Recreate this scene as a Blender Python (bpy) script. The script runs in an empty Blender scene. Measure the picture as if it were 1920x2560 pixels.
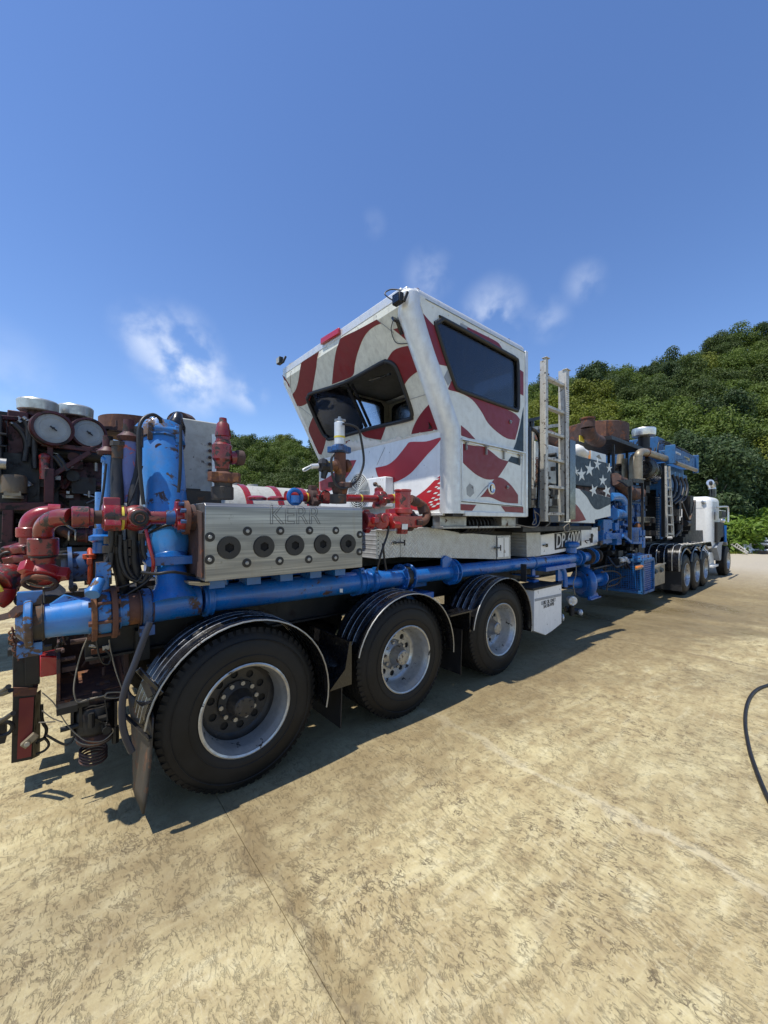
import bpy, bmesh, math, random
import numpy as np
from mathutils import Vector, Matrix, noise as mnoise
from mathutils.geometry import tessellate_polygon
random.seed(7); np.random.seed(7)
PI = math.pi
C = bpy.context.scene.collection
sc = bpy.context.scene

# ------------------------------------------------------------------ camera
EYE = 1.72
YAW = math.radians(49.9)
cd = bpy.data.cameras.new('camera'); cam = bpy.data.objects.new('camera', cd); C.objects.link(cam)
cam.location = (0, 0, EYE)
cam.rotation_euler = (PI/2, 0, YAW - PI/2)
cd.sensor_fit = 'HORIZONTAL'; cd.sensor_width = 36; cd.lens = 18
cd.shift_y = 26/1920; cd.clip_start = .05; cd.clip_end = 2000
sc.camera = cam

# ------------------------------------------------------------------ world, sun, exposure
SUN_TO = Vector((-.38, .06, 1)).normalized()
w = bpy.data.worlds.new('World'); sc.world = w; w.use_nodes = True
nt = w.node_tree; N = nt.nodes; L = nt.links
for n in list(N): N.remove(n)
out = N.new('ShaderNodeOutputWorld'); bg = N.new('ShaderNodeBackground')
sky = N.new('ShaderNodeTexSky'); sky.sky_type = 'NISHITA'; sky.sun_disc = False
sky.sun_elevation = math.asin(SUN_TO.z); sky.sun_rotation = math.atan2(SUN_TO.x, SUN_TO.y)
sky.air_density = 1.0; sky.dust_density = .15; sky.ozone_density = 3.0; sky.altitude = 300
hs = N.new('ShaderNodeHueSaturation'); hs.inputs['Saturation'].default_value = 1.13; hs.inputs['Hue'].default_value = .508; hs.inputs['Value'].default_value = 1.36
L.new(sky.outputs[0], hs.inputs['Color'])
tc = N.new('ShaderNodeTexCoord')
def world_dir(px, py):
    a = (px-960)/960; b = (1306-py)/960
    v = Vector((math.cos(YAW) + a*math.sin(YAW), math.sin(YAW) - a*math.cos(YAW), b))
    return v.normalized()
nz = N.new('ShaderNodeTexNoise'); nz.inputs['Scale'].default_value = 13; nz.inputs['Detail'].default_value = 5; nz.inputs['Roughness'].default_value = .5
nz.inputs['Distortion'].default_value = .15
L.new(tc.outputs['Generated'], nz.inputs['Vector'])
nr = N.new('ShaderNodeMapRange'); nr.interpolation_type = 'SMOOTHSTEP'; nr.inputs[1].default_value = .36; nr.inputs[2].default_value = .66
L.new(nz.outputs['Fac'], nr.inputs[0])
acc = None
for (px, py, rad, amt) in [(440, 880, .10, .75), (490, 950, .09, .8), (620, 985, .05, .55), (350, 822, .06, .3), (1235, 785, .08, .50), (1460, 705, .045, .26), (1070, 690, .06, .28), (935, 560, .03, .10), (0, 930, .10, .16), (1370, 800, .05, .25)]:
    vd = N.new('ShaderNodeVectorMath'); vd.operation = 'DISTANCE'; vd.inputs[1].default_value = world_dir(px, py)
    nrm = N.new('ShaderNodeVectorMath'); nrm.operation = 'NORMALIZE'
    L.new(tc.outputs['Generated'], nrm.inputs[0]); L.new(nrm.outputs[0], vd.inputs[0])
    mr = N.new('ShaderNodeMapRange'); mr.interpolation_type = 'SMOOTHSTEP'
    mr.inputs[1].default_value = rad*1.15; mr.inputs[2].default_value = 0; mr.inputs[3].default_value = 0; mr.inputs[4].default_value = amt
    L.new(vd.outputs['Value'], mr.inputs[0])
    if acc is None: acc = mr.outputs[0]
    else:
        ad = N.new('ShaderNodeMath'); ad.operation = 'ADD'; L.new(acc, ad.inputs[0]); L.new(mr.outputs[0], ad.inputs[1]); acc = ad.outputs[0]
mul = N.new('ShaderNodeMath'); mul.operation = 'MULTIPLY'; mul.use_clamp = True
L.new(acc, mul.inputs[0]); L.new(nr.outputs[0], mul.inputs[1])
mx = N.new('ShaderNodeMix'); mx.data_type = 'RGBA'
L.new(mul.outputs[0], mx.inputs['Factor']); L.new(hs.outputs[0], mx.inputs['A']); mx.inputs['B'].default_value = (6.6, 7.2, 8.3, 1)
L.new(mx.outputs['Result'], bg.inputs[0]); bg.inputs[1].default_value = .128
L.new(bg.outputs[0], out.inputs[0])
sl = bpy.data.lights.new('sun', 'SUN'); so = bpy.data.objects.new('sun', sl); C.objects.link(so)
sl.energy = 4.9; sl.angle = math.radians(.53); sl.color = (1, .955, .87)
so.rotation_euler = SUN_TO.to_track_quat('Z', 'Y').to_euler(); so.location = (0, 0, 30)
sc.view_settings.view_transform = 'Standard'; sc.view_settings.look = 'None'
sc.view_settings.exposure = .12; sc.view_settings.gamma = 1; sc.view_settings.use_curve_mapping = False

# ------------------------------------------------------------------ survey: photograph point on a known plane -> metres
VX, VY = math.cos(YAW), math.sin(YAW); RX, RY = math.sin(YAW), -math.cos(YAW)
def ray(px, py): a = (px-960)/960; return Vector((VX+a*RX, VY+a*RY, (1306-py)/960))
E = Vector((0, 0, EYE))
def W(px, py, Y): d = ray(px, py); return E + d*(Y/d.y)
def WX(px, py, X): d = ray(px, py); return E + d*(X/d.x)
def WZ(px, py, Z): d = ray(px, py); return E + d*((Z-EYE)/d.z)
def WP(px, py, p, n): d = ray(px, py); return E + d*((p-E).dot(n)/d.dot(n))
def depth(p): return p.x*VX + p.y*VY
c1 = (0, 960, .3014); c2 = (0, 1400, .3014); c3 = (440, 1080, .3978); c4 = (680, 700, .4099); c5 = (1280, 860, .2411)
c6 = (1520, 1040, .2411); c7 = (900, 1300, .3978); c8 = (300, 1450, .3617); e1 = (1480, 1060, .18083); e2 = (1400, 1300, .2773)
e3 = (0, 1180, .18083); e6 = (200, 1000, .1929); FULL = (0, 0, 1)
def Q(c, x, y, Y): return W(c[0]+x*c[2], c[1]+y*c[2], Y)
def QX(c, x, y, X): return WX(c[0]+x*c[2], c[1]+y*c[2], X)
def QP(c, x, y, p, n): return WP(c[0]+x*c[2], c[1]+y*c[2], p, n)
def ln(c, n, p): return n*c[2]*depth(p)/960

# ------------------------------------------------------------------ materials
MATS = {}
def newmat(name):
    m = bpy.data.materials.new(name); m.use_nodes = True
    nt = m.node_tree; b = nt.nodes['Principled BSDF']
    MATS[name] = m
    return m, nt, b
def coords(nt, scale=(1, 1, 1), rnd=True, kind='Object'):
    t = nt.nodes.new('ShaderNodeTexCoord'); mp = nt.nodes.new('ShaderNodeMapping'); mp.inputs['Scale'].default_value = scale
    if rnd:
        oi = nt.nodes.new('ShaderNodeObjectInfo'); m = nt.nodes.new('ShaderNodeMath'); m.operation = 'MULTIPLY'; m.inputs[1].default_value = 37
        nt.links.new(oi.outputs['Random'], m.inputs[0]); nt.links.new(m.outputs[0], mp.inputs['Location'])
    nt.links.new(t.outputs[kind], mp.inputs['Vector']); return mp.outputs[0]
def noise(nt, vec, scale, detail=5, rough=.55, dist=0):
    n = nt.nodes.new('ShaderNodeTexNoise'); n.inputs['Scale'].default_value = scale; n.inputs['Detail'].default_value = detail
    n.inputs['Roughness'].default_value = rough; n.inputs['Distortion'].default_value = dist
    nt.links.new(vec, n.inputs['Vector']); return n.outputs['Fac']
def ramp(nt, v, lo, hi, a=0., b=1.):
    m = nt.nodes.new('ShaderNodeMapRange'); m.inputs[1].default_value = lo; m.inputs[2].default_value = hi
    m.inputs[3].default_value = a; m.inputs[4].default_value = b; nt.links.new(v, m.inputs[0]); return m.outputs[0]
def mixc(nt, f, a, b, mode='MIX'):
    m = nt.nodes.new('ShaderNodeMix'); m.data_type = 'RGBA'; m.blend_type = mode
    if isinstance(f, float): m.inputs['Factor'].default_value = f
    else: nt.links.new(f, m.inputs['Factor'])
    for k, v in (('A', a), ('B', b)):
        if isinstance(v, tuple): m.inputs[k].default_value = (*v[:3], 1)
        else: nt.links.new(v, m.inputs[k])
    return m.outputs['Result']
def mth(nt, op, a, b=0.):
    m = nt.nodes.new('ShaderNodeMath'); m.operation = op
    for i, v in enumerate((a, b)):
        if isinstance(v, (int, float)): m.inputs[i].default_value = v
        else: nt.links.new(v, m.inputs[i])
    return m.outputs[0]
def bump(nt, b, h, strength, dist=.002):
    n = nt.nodes.new('ShaderNodeBump'); n.inputs['Strength'].default_value = strength; n.inputs['Distance'].default_value = dist
    nt.links.new(h, n.inputs['Height']); nt.links.new(n.outputs[0], b.inputs['Normal'])
def paint(name, col, rough=.4, metal=0., wear=None, amt=0., wscale=9, dirt=.35, dirtcol=(.10, .075, .05), coat=0., bmp=.25, wrough=.8, wmetal=0., streak=.4, mot=.5):
    m, nt, b = newmat(name)
    v = coords(nt)
    n1 = noise(nt, v, 2.3, 6, .6); n2 = noise(nt, v, 14, 6, .65)
    sv = coords(nt, (9, 9, .8)); n3 = noise(nt, sv, 1.6, 4, .6)
    d = mth(nt, 'MULTIPLY', ramp(nt, n2, .42, .75), dirt)
    d2 = mth(nt, 'MULTIPLY', ramp(nt, n3, .5, .78), dirt*streak*1.4)
    d = mth(nt, 'MAXIMUM', d, d2)
    var = mixc(nt, ramp(nt, n1, .3, .7), tuple(c*(1-.4*mot) for c in col), tuple(min(1, c*(1+.26*mot)) for c in col))
    c = mixc(nt, d, var, dirtcol)
    ro = ramp(nt, n2, .3, .7, max(.03, rough-.1), min(1, rough+.18))
    if wear:
        nw = noise(nt, v, wscale, 9, .68, .4)
        t = .66-amt*.34
        wm = ramp(nt, nw, t, t+.03)
        wc = mixc(nt, ramp(nt, n2, .35, .65), wear, tuple(x*.42 for x in wear))
        c = mixc(nt, wm, c, wc)
        r2 = nt.nodes.new('ShaderNodeMix'); nt.links.new(wm, r2.inputs[0]); nt.links.new(ro, r2.inputs[2]); r2.inputs[3].default_value = wrough; ro = r2.outputs[0]
        h = mth(nt, 'SUBTRACT', n2, mth(nt, 'MULTIPLY', wm, .8))
    else: h = n2
    nt.links.new(c, b.inputs['Base Color']); nt.links.new(ro, b.inputs['Roughness'])
    b.inputs['Metallic'].default_value = metal; b.inputs['Coat Weight'].default_value = coat; b.inputs['Coat Roughness'].default_value = .08
    bump(nt, b, h, bmp)
    return m
RUSTC = (.16, .065, .03)
M = {}
M['blue'] = paint('blue_paint', (.006, .125, .42), .28, wear=(.09, .045, .03), amt=.10, wscale=7, dirt=.35, coat=.3)
M['blueworn'] = paint('worn_blue_paint', (.02, .17, .46), .35, wear=(.12, .07, .045), amt=.42, wscale=11, dirt=.5, coat=.2)
M['bluelt'] = paint('light_blue_paint', (.035, .21, .56), .33, wear=(.07, .045, .035), amt=.22, wscale=6, dirt=.35, coat=.3)
M['bluedk'] = paint('dark_blue_paint', (.012, .08, .24), .4, wear=(.03, .02, .02), amt=.3, dirt=.6)
M['purple'] = paint('faded_blue_paint', (.10, .14, .36), .45, wear=(.45, .12, .12), amt=.35, dirt=.3)
M['red'] = paint('worn_red_paint', (.20, .008, .010), .3, wear=(.045, .03, .024), amt=.36, wscale=16, dirt=.5, coat=.35)
M['redclean'] = paint('bright_red_paint', (.28, .009, .011), .3, wear=(.08, .03, .024), amt=.22, wscale=14, dirt=.35, coat=.35)
M['reddark'] = paint('dull_maroon_paint', (.06, .006, .009), .5, wear=(.02, .015, .013), amt=.35, wscale=7, dirt=.6, dirtcol=(.02, .014, .012))
M['rust'] = paint('rusted_steel', (.13, .055, .035), .85, wear=(.25, .10, .035), amt=.35, wscale=5, dirt=.5, dirtcol=(.03, .02, .018), bmp=.5)
M['rustdk'] = paint('dark_rusted_steel', (.075, .042, .035), .8, wear=(.20, .07, .03), amt=.3, wscale=6, dirt=.5, dirtcol=(.02, .014, .012), bmp=.5)
M['grime'] = paint('greasy_steel', (.030, .026, .022), .55, wear=(.14, .07, .035), amt=.3, dirt=.5)
M['white'] = paint('white_paint', (.80, .80, .77), .35, mot=.12, wear=(.22, .17, .13), amt=.04, wscale=10, dirt=.13, coat=.2, streak=.9)
M['whiteold'] = paint('chipped_white_paint', (.42, .42, .38), .6, wear=(.12, .10, .085), amt=.12, wscale=24, dirt=.35, mot=.2)
M['cream'] = paint('faded_cream_vinyl', (.70, .71, .62), .42, mot=.15, dirt=.28, streak=1., bmp=.12)
M['vinyl'] = paint('red_vinyl', (.19, .008, .014), .42, dirt=.12, streak=.9, bmp=.1, coat=.05, mot=.25)
M['vinylbr'] = paint('bright_red_vinyl', (.44, .014, .020), .38, dirt=.08, bmp=.1, coat=.05, mot=.2)  # brighter red for the stripes on the lower rear wall
M['navy'] = paint('navy_vinyl', (.007, .024, .040), .5, dirt=.12, dirtcol=(.02, .03, .035), bmp=.05)
M['star'] = paint('white_vinyl', (.70, .73, .69), .4, mot=.15, dirt=.2, bmp=.1)
M['greyvinyl'] = paint('grey_vinyl', (.30, .32, .34), .4, dirt=.15, bmp=.1)
M['alu'] = paint('dull_aluminium', (.68, .69, .68), .40, metal=.45, dirt=.18, bmp=.1, mot=.15, streak=1.)
M['ladderalu'] = paint('weathered_aluminium', (.55, .53, .47), .5, metal=.35, wear=(.20, .14, .09), amt=.22, wscale=18, dirt=.4, streak=.8)
M['black'] = paint('gloss_black_paint', (.006, .006, .007), .20, dirt=.22, coat=.35, bmp=.06, dirtcol=(.04, .035, .03))
M['blackm'] = paint('matt_black_steel', (.009, .0085, .008), .5, wear=(.035, .022, .016), amt=.2, dirt=.4, dirtcol=(.022, .018, .014))
M['bare'] = paint('black_rubber_hose', (.012, .012, .013), .45, dirt=.4, dirtcol=(.035, .032, .03), bmp=.2)
M['chrome'] = paint('chromed_steel', (.72, .72, .70), .34, metal=.9, dirt=.15, bmp=.03, mot=.1)
M['steel'] = paint('grey_steel', (.36, .36, .35), .4, metal=.8, dirt=.35, wear=(.14, .08, .05), amt=.14)
M['rimalu'] = paint('cast_aluminium', (.50, .50, .48), .38, metal=.7, dirt=.45, dirtcol=(.12, .10, .08), wear=(.09, .08, .07), amt=.16, wscale=12)
M['rimdirty'] = paint('greasy_black_rim', (.018, .017, .016), .5, wear=(.08, .065, .05), amt=.2, dirt=.4)
M['tan'] = paint('tan_insulated_pipe', (.29, .25, .18), .45, metal=.4, dirt=.4)
M['yellow'] = paint('yellow_band', (.62, .50, .05), .5, dirt=.3)
M['orange'] = paint('orange_painted_clamp', (.52, .07, .015), .45, wear=(.1, .05, .03), amt=.25, dirt=.3)
M['cardboard'] = paint('orange_stained_board', (.55, .22, .06), .8, wear=(.5, .4, .25), amt=.3, dirt=.2)
M['lens'] = paint('red_plastic_lens', (.42, .008, .022), .18, dirt=.12, coat=.5)
M['amber'] = paint('amber_lens', (.75, .20, .015), .2, dirt=.1)
M['dial'] = paint('pale_filter_face', (.34, .36, .35), .55, dirt=.22, wear=(.15, .13, .12), amt=.1)
M['cap'] = paint('galvanised_cap', (.55, .55, .50), .33, metal=.6, dirt=.35, streak=1.2)
M['bronze'] = paint('bronze_canister', (.17, .12, .07), .4, metal=.4, dirt=.5)
M['inside'] = paint('cabin_lining', (.20, .20, .195), .7, dirt=.2)
M['cloth'] = paint('dark_seat_fabric', (.02, .02, .025), .8, dirt=.2)
M['tarp'] = paint('white_tarp', (.72, .72, .70), .6, dirt=.25)
M['wire'] = paint('wire_rope', (.26, .23, .18), .6, metal=.2, dirt=.4)
M['ink'] = paint('black_ink', (.02, .02, .022), .6, dirt=.1, bmp=.05)
M['hoseblue'] = paint('dusty_blue_black_rubber', (.014, .018, .034), .38, dirt=.3, dirtcol=(.03, .03, .035))
M['coolblue'] = paint('dusty_azure_paint', (.022, .12, .30), .5, wear=(.03, .03, .035), amt=.2, dirt=.5, dirtcol=(.02, .03, .045))
M['plug'] = paint('black_oxide_steel', (.012, .0115, .011), .42, dirt=.3, dirtcol=(.03, .026, .022), bmp=.1)
M['void'] = paint('unlit_recess', (.002, .002, .002), .9, dirt=0., bmp=0.)
M['engrave'] = paint('engraved_line', (.16, .165, .17), .5, metal=.6, dirt=.1, bmp=.05)
M['whiteprint'] = paint('white_print', (.68, .68, .66), .5, dirt=.12, bmp=.05)
M['goldprint'] = paint('gold_print', (.42, .33, .10), .5, dirt=.12, bmp=.05)
# brushed block
m, nt, b = newmat('brushed_steel')
v = coords(nt, (.6, 20, 46), False); n = noise(nt, v, 2.2, 6, .6)
v2 = coords(nt, (.5, 3, 7), False); n2 = noise(nt, v2, 2.0, 3, .5)
v3 = coords(nt, (9, 9, .7), False); n3 = noise(nt, v3, 2.5, 5, .6); n4 = noise(nt, coords(nt, (1, 1, 1), False), 26, 6, .7)
c = mixc(nt, ramp(nt, n2, .3, .7), (.18, .185, .19), (.45, .455, .45))
c = mixc(nt, mth(nt, 'MULTIPLY', ramp(nt, n, .35, .65), .6), c, (.13, .135, .14))
c = mixc(nt, mth(nt, 'MULTIPLY', ramp(nt, n3, .55, .75), .35), c, (.24, .20, .16))
c = mixc(nt, mth(nt, 'MULTIPLY', ramp(nt, n4, .62, .70), .5), c, (.12, .11, .10))
nt.links.new(c, b.inputs['Base Color']); b.inputs['Metallic'].default_value = .82
nt.links.new(ramp(nt, n, .3, .7, .30, .48), b.inputs['Roughness']); b.inputs['Anisotropic'].default_value = .6
bump(nt, b, n, .12, .001); M['brushed'] = m
# tread plate (raised lozenges as relief)
m, nt, b = newmat('diamond_plate')
v = coords(nt, (1, 1, 1), False)
sp = nt.nodes.new('ShaderNodeSeparateXYZ'); nt.links.new(v, sp.inputs[0])
s1 = mth(nt, 'SINE', mth(nt, 'MULTIPLY', mth(nt, 'ADD', sp.outputs[0], sp.outputs[2]), 150)); s2 = mth(nt, 'SINE', mth(nt, 'MULTIPLY', mth(nt, 'SUBTRACT', sp.outputs[0], sp.outputs[2]), 150))
s0 = mth(nt, 'SINE', mth(nt, 'MULTIPLY', sp.outputs[0], 75))
h = mth(nt, 'MAXIMUM', mth(nt, 'MULTIPLY', s1, ramp(nt, s0, -.1, .1)), mth(nt, 'MULTIPLY', s2, ramp(nt, s0, .1, -.1)))
h = ramp(nt, h, .3, .8)
n = noise(nt, v, 12, 5); c = mixc(nt, ramp(nt, n, .4, .75, 0, .5), (.55, .56, .55), (.3, .27, .23))
nt.links.new(c, b.inputs['Base Color']); b.inputs['Metallic'].default_value = .35; b.inputs['Roughness'].default_value = .38
bump(nt, b, h, 1., .010); M['tread'] = m
# glass
def glass(name, tint, tr):
    m, nt, b = newmat(name)
    for n in list(nt.nodes): nt.nodes.remove(n)
    o = nt.nodes.new('ShaderNodeOutputMaterial'); t = nt.nodes.new('ShaderNodeBsdfTransparent'); t.inputs[0].default_value = (*tint, 1)
    g = nt.nodes.new('ShaderNodeBsdfGlossy'); g.inputs['Roughness'].default_value = .03; g.inputs[0].default_value = (.9, .9, .9, 1)
    f = nt.nodes.new('ShaderNodeFresnel'); f.inputs[0].default_value = 1.5
    mx = nt.nodes.new('ShaderNodeMixShader'); nt.links.new(mth(nt, 'MULTIPLY', f.outputs[0], tr), mx.inputs[0]); nt.links.new(t.outputs[0], mx.inputs[1]); nt.links.new(g.outputs[0], mx.inputs[2])
    df = nt.nodes.new('ShaderNodeBsdfDiffuse'); df.inputs[0].default_value = (.25, .24, .22, 1)
    v = coords(nt, (7, 7, .8)); n = noise(nt, v, 2.5, 5, .6)
    m2 = nt.nodes.new('ShaderNodeMixShader'); nt.links.new(ramp(nt, n, .45, .8, .005, .06), m2.inputs[0]); nt.links.new(mx.outputs[0], m2.inputs[1]); nt.links.new(df.outputs[0], m2.inputs[2])
    nt.links.new(m2.outputs[0], o.inputs[0]); return m
M['glassdk'] = glass('dark_tinted_glass', (.46, .48, .52), .9)
M['glassblk'] = glass('black_tinted_glass', (.20, .20, .22), .8)
M['glass'] = glass('clear_glass', (.93, .95, .95), 1.)
# tyre rubber
m, nt, b = newmat('tyre_rubber')
v = coords(nt); n = noise(nt, v, 5, 6, .6); n2 = noise(nt, v, 40, 5, .6)
c = mixc(nt, ramp(nt, n, .4, .75), (.009, .0085, .008), (.024, .021, .017))
nt.links.new(c, b.inputs['Base Color']); nt.links.new(ramp(nt, n, .3, .7, .42, .7), b.inputs['Roughness']); b.inputs['Specular IOR Level'].default_value = .25; bump(nt, b, n2, .25, .002); M['tyre'] = m
# bark
m, nt, b = newmat('bark'); v = coords(nt, (4, 4, 1)); n = noise(nt, v, 6, 6)
nt.links.new(mixc(nt, n, (.09, .07, .05), (.24, .21, .17)), b.inputs['Base Color']); b.inputs['Roughness'].default_value = .9; bump(nt, b, n, .6, .02); M['bark'] = m
# leaves
def leafmat(name, a, bb, tr=.3):
    m, nt, b = newmat(name)
    oi = nt.nodes.new('ShaderNodeObjectInfo'); v = coords(nt, (1, 1, 1)); n = noise(nt, v, .55, 4, .6); n2 = noise(nt, v, 6, 2)
    c = mixc(nt, ramp(nt, n, .3, .7), a, bb)
    c = mixc(nt, ramp(nt, oi.outputs['Random'], 0, 1, 0, .35), c, tuple(x*.55 for x in a))
    c = mixc(nt, ramp(nt, n2, .35, .7, 0, .4), c, tuple(min(1, x*1.6) for x in bb))
    nt.links.new(c, b.inputs['Base Color']); b.inputs['Roughness'].default_value = .55; b.inputs['Specular IOR Level'].default_value = .25
    t = nt.nodes.new('ShaderNodeBsdfTranslucent'); nt.links.new(c, t.inputs[0])
    mx = nt.nodes.new('ShaderNodeMixShader'); mx.inputs[0].default_value = tr
    o = nt.nodes['Material Output']; nt.links.new(b.outputs[0], mx.inputs[1]); nt.links.new(t.outputs[0], mx.inputs[2]); nt.links.new(mx.outputs[0], o.inputs[0])
    return m
M['leafdk'] = leafmat('dark_green_leaves', (0.041, 0.063, 0.017), (0.085, 0.121, 0.026))
M['leafmid'] = leafmat('mid_green_leaves', (0.056, 0.093, 0.018), (0.133, 0.182, 0.028))
M['leafyel'] = leafmat('yellow_green_leaves', (0.081, 0.106, 0.013), (0.179, 0.200, 0.022))
M['leafbl'] = leafmat('blue_green_leaves', (0.035, 0.063, 0.023), (0.073, 0.109, 0.037))
M['leafbush'] = leafmat('bush_leaves', (0.076, 0.138, 0.017), (0.165, 0.248, 0.030))
# hillside soil and undergrowth
m, nt, b = newmat('hillside_undergrowth'); v = coords(nt, (1, 1, 1), False); n = noise(nt, v, .9, 7, .7)
nt.links.new(mixc(nt, ramp(nt, n, .35, .65), (.014, .022, .008), (.05, .07, .018)), b.inputs['Base Color']); b.inputs['Roughness'].default_value = .95; bump(nt, b, n, 1., .3); M['hill'] = m
# concrete yard
m, nt, b = newmat('stained_concrete')
g = nt.nodes.new('ShaderNodeTexCoord'); gv = g.outputs['Object']
def mapped(rot, scale, loc=(0, 0, 0), src=None):
    mp = nt.nodes.new('ShaderNodeMapping'); mp.inputs['Rotation'].default_value = (0, 0, rot); mp.inputs['Scale'].default_value = scale; mp.inputs['Location'].default_value = loc
    nt.links.new(src or gv, mp.inputs['Vector']); return mp.outputs[0]
big = noise(nt, mapped(0, (1, 1, 1)), .45, 6, .62, .6)
med = noise(nt, mapped(.3, (1, 1, 1)), 2.1, 7, .65, .8)
# warp for the trowel / wash marks
wn = nt.nodes.new('ShaderNodeTexNoise'); wn.inputs['Scale'].default_value = 1.1; wn.inputs['Detail'].default_value = 2; nt.links.new(gv, wn.inputs['Vector'])
wv = nt.nodes.new('ShaderNodeVectorMath'); wv.operation = 'MULTIPLY_ADD'; wv.inputs[1].default_value = (.28, .28, 0)
nt.links.new(wn.outputs['Color'], wv.inputs[0]); nt.links.new(gv, wv.inputs[2])
st1 = noise(nt, mapped(math.radians(-12), (46, 13, 1), src=wv.outputs[0]), 1.0, 6, .66, .9)
st2 = noise(nt, mapped(math.radians(52), (52, 20, 1), (3, 1, 0), src=wv.outputs[0]), 1.0, 6, .66, 1.1)
fine = noise(nt, mapped(0, (1, 1, 1)), 55, 6, .7)
sel = ramp(nt, noise(nt, mapped(1., (1, 1, 1), (9, 2, 0)), .8, 4, .6), .42, .58)
sm = nt.nodes.new('ShaderNodeMix'); nt.links.new(sel, sm.inputs[0]); nt.links.new(st1, sm.inputs[2]); nt.links.new(st2, sm.inputs[3])
stroke = sm.outputs[0]
dash = ramp(nt, stroke, .56, .64)
light = ramp(nt, stroke, .46, .34)
def wiggle(sc_, rot, w0, w1, brk, loc):
    n_ = noise(nt, mapped(rot, (1.5, 1, 1), loc, src=wv.outputs[0]), sc_, 4, .6, 1.2)
    l_ = ramp(nt, mth(nt, 'ABSOLUTE', mth(nt, 'SUBTRACT', n_, .5)), w1, w0)
    return mth(nt, 'MULTIPLY', l_, ramp(nt, noise(nt, mapped(rot+1, (1, 1, 1), loc), brk, 3, .6), .50, .58))
fleck = mth(nt, 'MAXIMUM', wiggle(9, .3, .010, .026, 9, (1, 4, 0)), wiggle(17, 1.4, .012, .034, 15, (6, 2, 0)))
clus = ramp(nt, noise(nt, mapped(2., (1, 1.4, 1), (1, 6, 0)), 1.3, 6, .68, .4), .42, .60)
drag = noise(nt, mapped(math.radians(-14), (1.1, 6.5, 1), (4, 2, 0), src=wv.outputs[0]), 1.6, 6, .62, .4)
vor = nt.nodes.new('ShaderNodeTexVoronoi'); vor.feature = 'DISTANCE_TO_EDGE'; vor.inputs['Scale'].default_value = 1.15
wn2 = nt.nodes.new('ShaderNodeTexNoise'); wn2.inputs['Scale'].default_value = 3.5; wn2.inputs['Detail'].default_value = 6; nt.links.new(gv, wn2.inputs['Vector'])
wv2 = nt.nodes.new('ShaderNodeVectorMath'); wv2.operation = 'MULTIPLY_ADD'; wv2.inputs[1].default_value = (.55, .55, 0); nt.links.new(wn2.outputs['Color'], wv2.inputs[0]); nt.links.new(gv, wv2.inputs[2])
nt.links.new(wv2.outputs[0], vor.inputs['Vector'])
crack = mth(nt, 'MULTIPLY', ramp(nt, vor.outputs['Distance'], .009, .002), ramp(nt, noise(nt, mapped(0, (1, 1, 1), (8, 3, 0)), .9, 3), .50, .62))
sx = nt.nodes.new('ShaderNodeSeparateXYZ'); nt.links.new(gv, sx.inputs[0])
base = mixc(nt, ramp(nt, big, .34, .64), (.44, .35, .165), (.68, .59, .31))
base = mixc(nt, ramp(nt, med, .38, .64, 0, .72), base, (.36, .265, .115))
blot = noise(nt, mapped(.8, (1, 1.6, 1), (2, 7, 0), src=wv.outputs[0]), 5.5, 7, .68, .5)
base = mixc(nt, ramp(nt, blot, .50, .70, 0, .70), base, (.27, .19, .08))
base = mixc(nt, ramp(nt, blot, .46, .30, 0, .5), base, (.76, .69, .42))
base = mixc(nt, mth(nt, 'MULTIPLY', light, .4), base, (.64, .575, .37))
base = mixc(nt, mth(nt, 'MULTIPLY', dash, mth(nt, 'MULTIPLY', clus, .50)), base, (.17, .12, .055))
base = mixc(nt, ramp(nt, drag, .50, .70, 0, .5), base, (.27, .19, .08))
base = mixc(nt, ramp(nt, drag, .44, .30, 0, .4), base, (.66, .60, .38))
base = mixc(nt, mth(nt, 'MULTIPLY', crack, .22), base, (.16, .12, .06))
base = mixc(nt, mth(nt, 'MULTIPLY', fleck, ramp(nt, clus, 0, 1, .10, .85)), base, (.12, .085, .04))
base = mixc(nt, ramp(nt, fine, .3, .75, 0, .35), base, (.26, .21, .13))
# stained band over the joint at x = .75 and a dark oily strip by the trailer
jit = ramp(nt, noise(nt, mapped(0, (1, 1, 1), (1, 7, 0)), 3.0, 5, .6), .2, .8, -.12, .12)
def band(axis, x0, wd, soft, amt, col, base, lo=None, hi=None):
    d = mth(nt, 'ABSOLUTE', mth(nt, 'ADD', mth(nt, 'SUBTRACT', sx.outputs[axis], x0), jit))
    f = ramp(nt, d, wd+soft, wd, 0, amt)
    f = mth(nt, 'MULTIPLY', f, ramp(nt, med, .3, .6, .5, 1.))
    return mixc(nt, f, base, col)
base = band(0, .80, .02, .10, .8, (.20, .135, .05), base)
base = band(0, .76, .002, .02, .5, (.10, .07, .04), base)
base = band(0, 6.3, .01, .05, .5, (.16, .12, .07), base)
base = band(0, 2.52, .02, .03, .35, (.66, .60, .42), base)
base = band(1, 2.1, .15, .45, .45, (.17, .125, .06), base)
damp_shade = mth(nt, 'MULTIPLY', ramp(nt, mth(nt, 'ADD', mth(nt, 'ADD', sx.outputs[1], mth(nt, 'MULTIPLY', mth(nt, 'MAXIMUM', mth(nt, 'SUBTRACT', sx.outputs[0], 2.6), 0.), .24)), mth(nt, 'MULTIPLY', jit, 5.)), 1.75, 2.5), ramp(nt, sx.outputs[1], 7.5, 5.8))
damp_shade = mth(nt, 'MULTIPLY', damp_shade, mth(nt, 'MULTIPLY', ramp(nt, mth(nt, 'ADD', sx.outputs[0], mth(nt, 'MULTIPLY', jit, 3.)), -.4, .5), ramp(nt, big, .3, .55, .6, .95)))
base = mixc(nt, mth(nt, 'MULTIPLY', damp_shade, .78), base, (.19, .135, .058))  # damp staining, also painted darker to deepen the shade under the trailer
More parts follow.
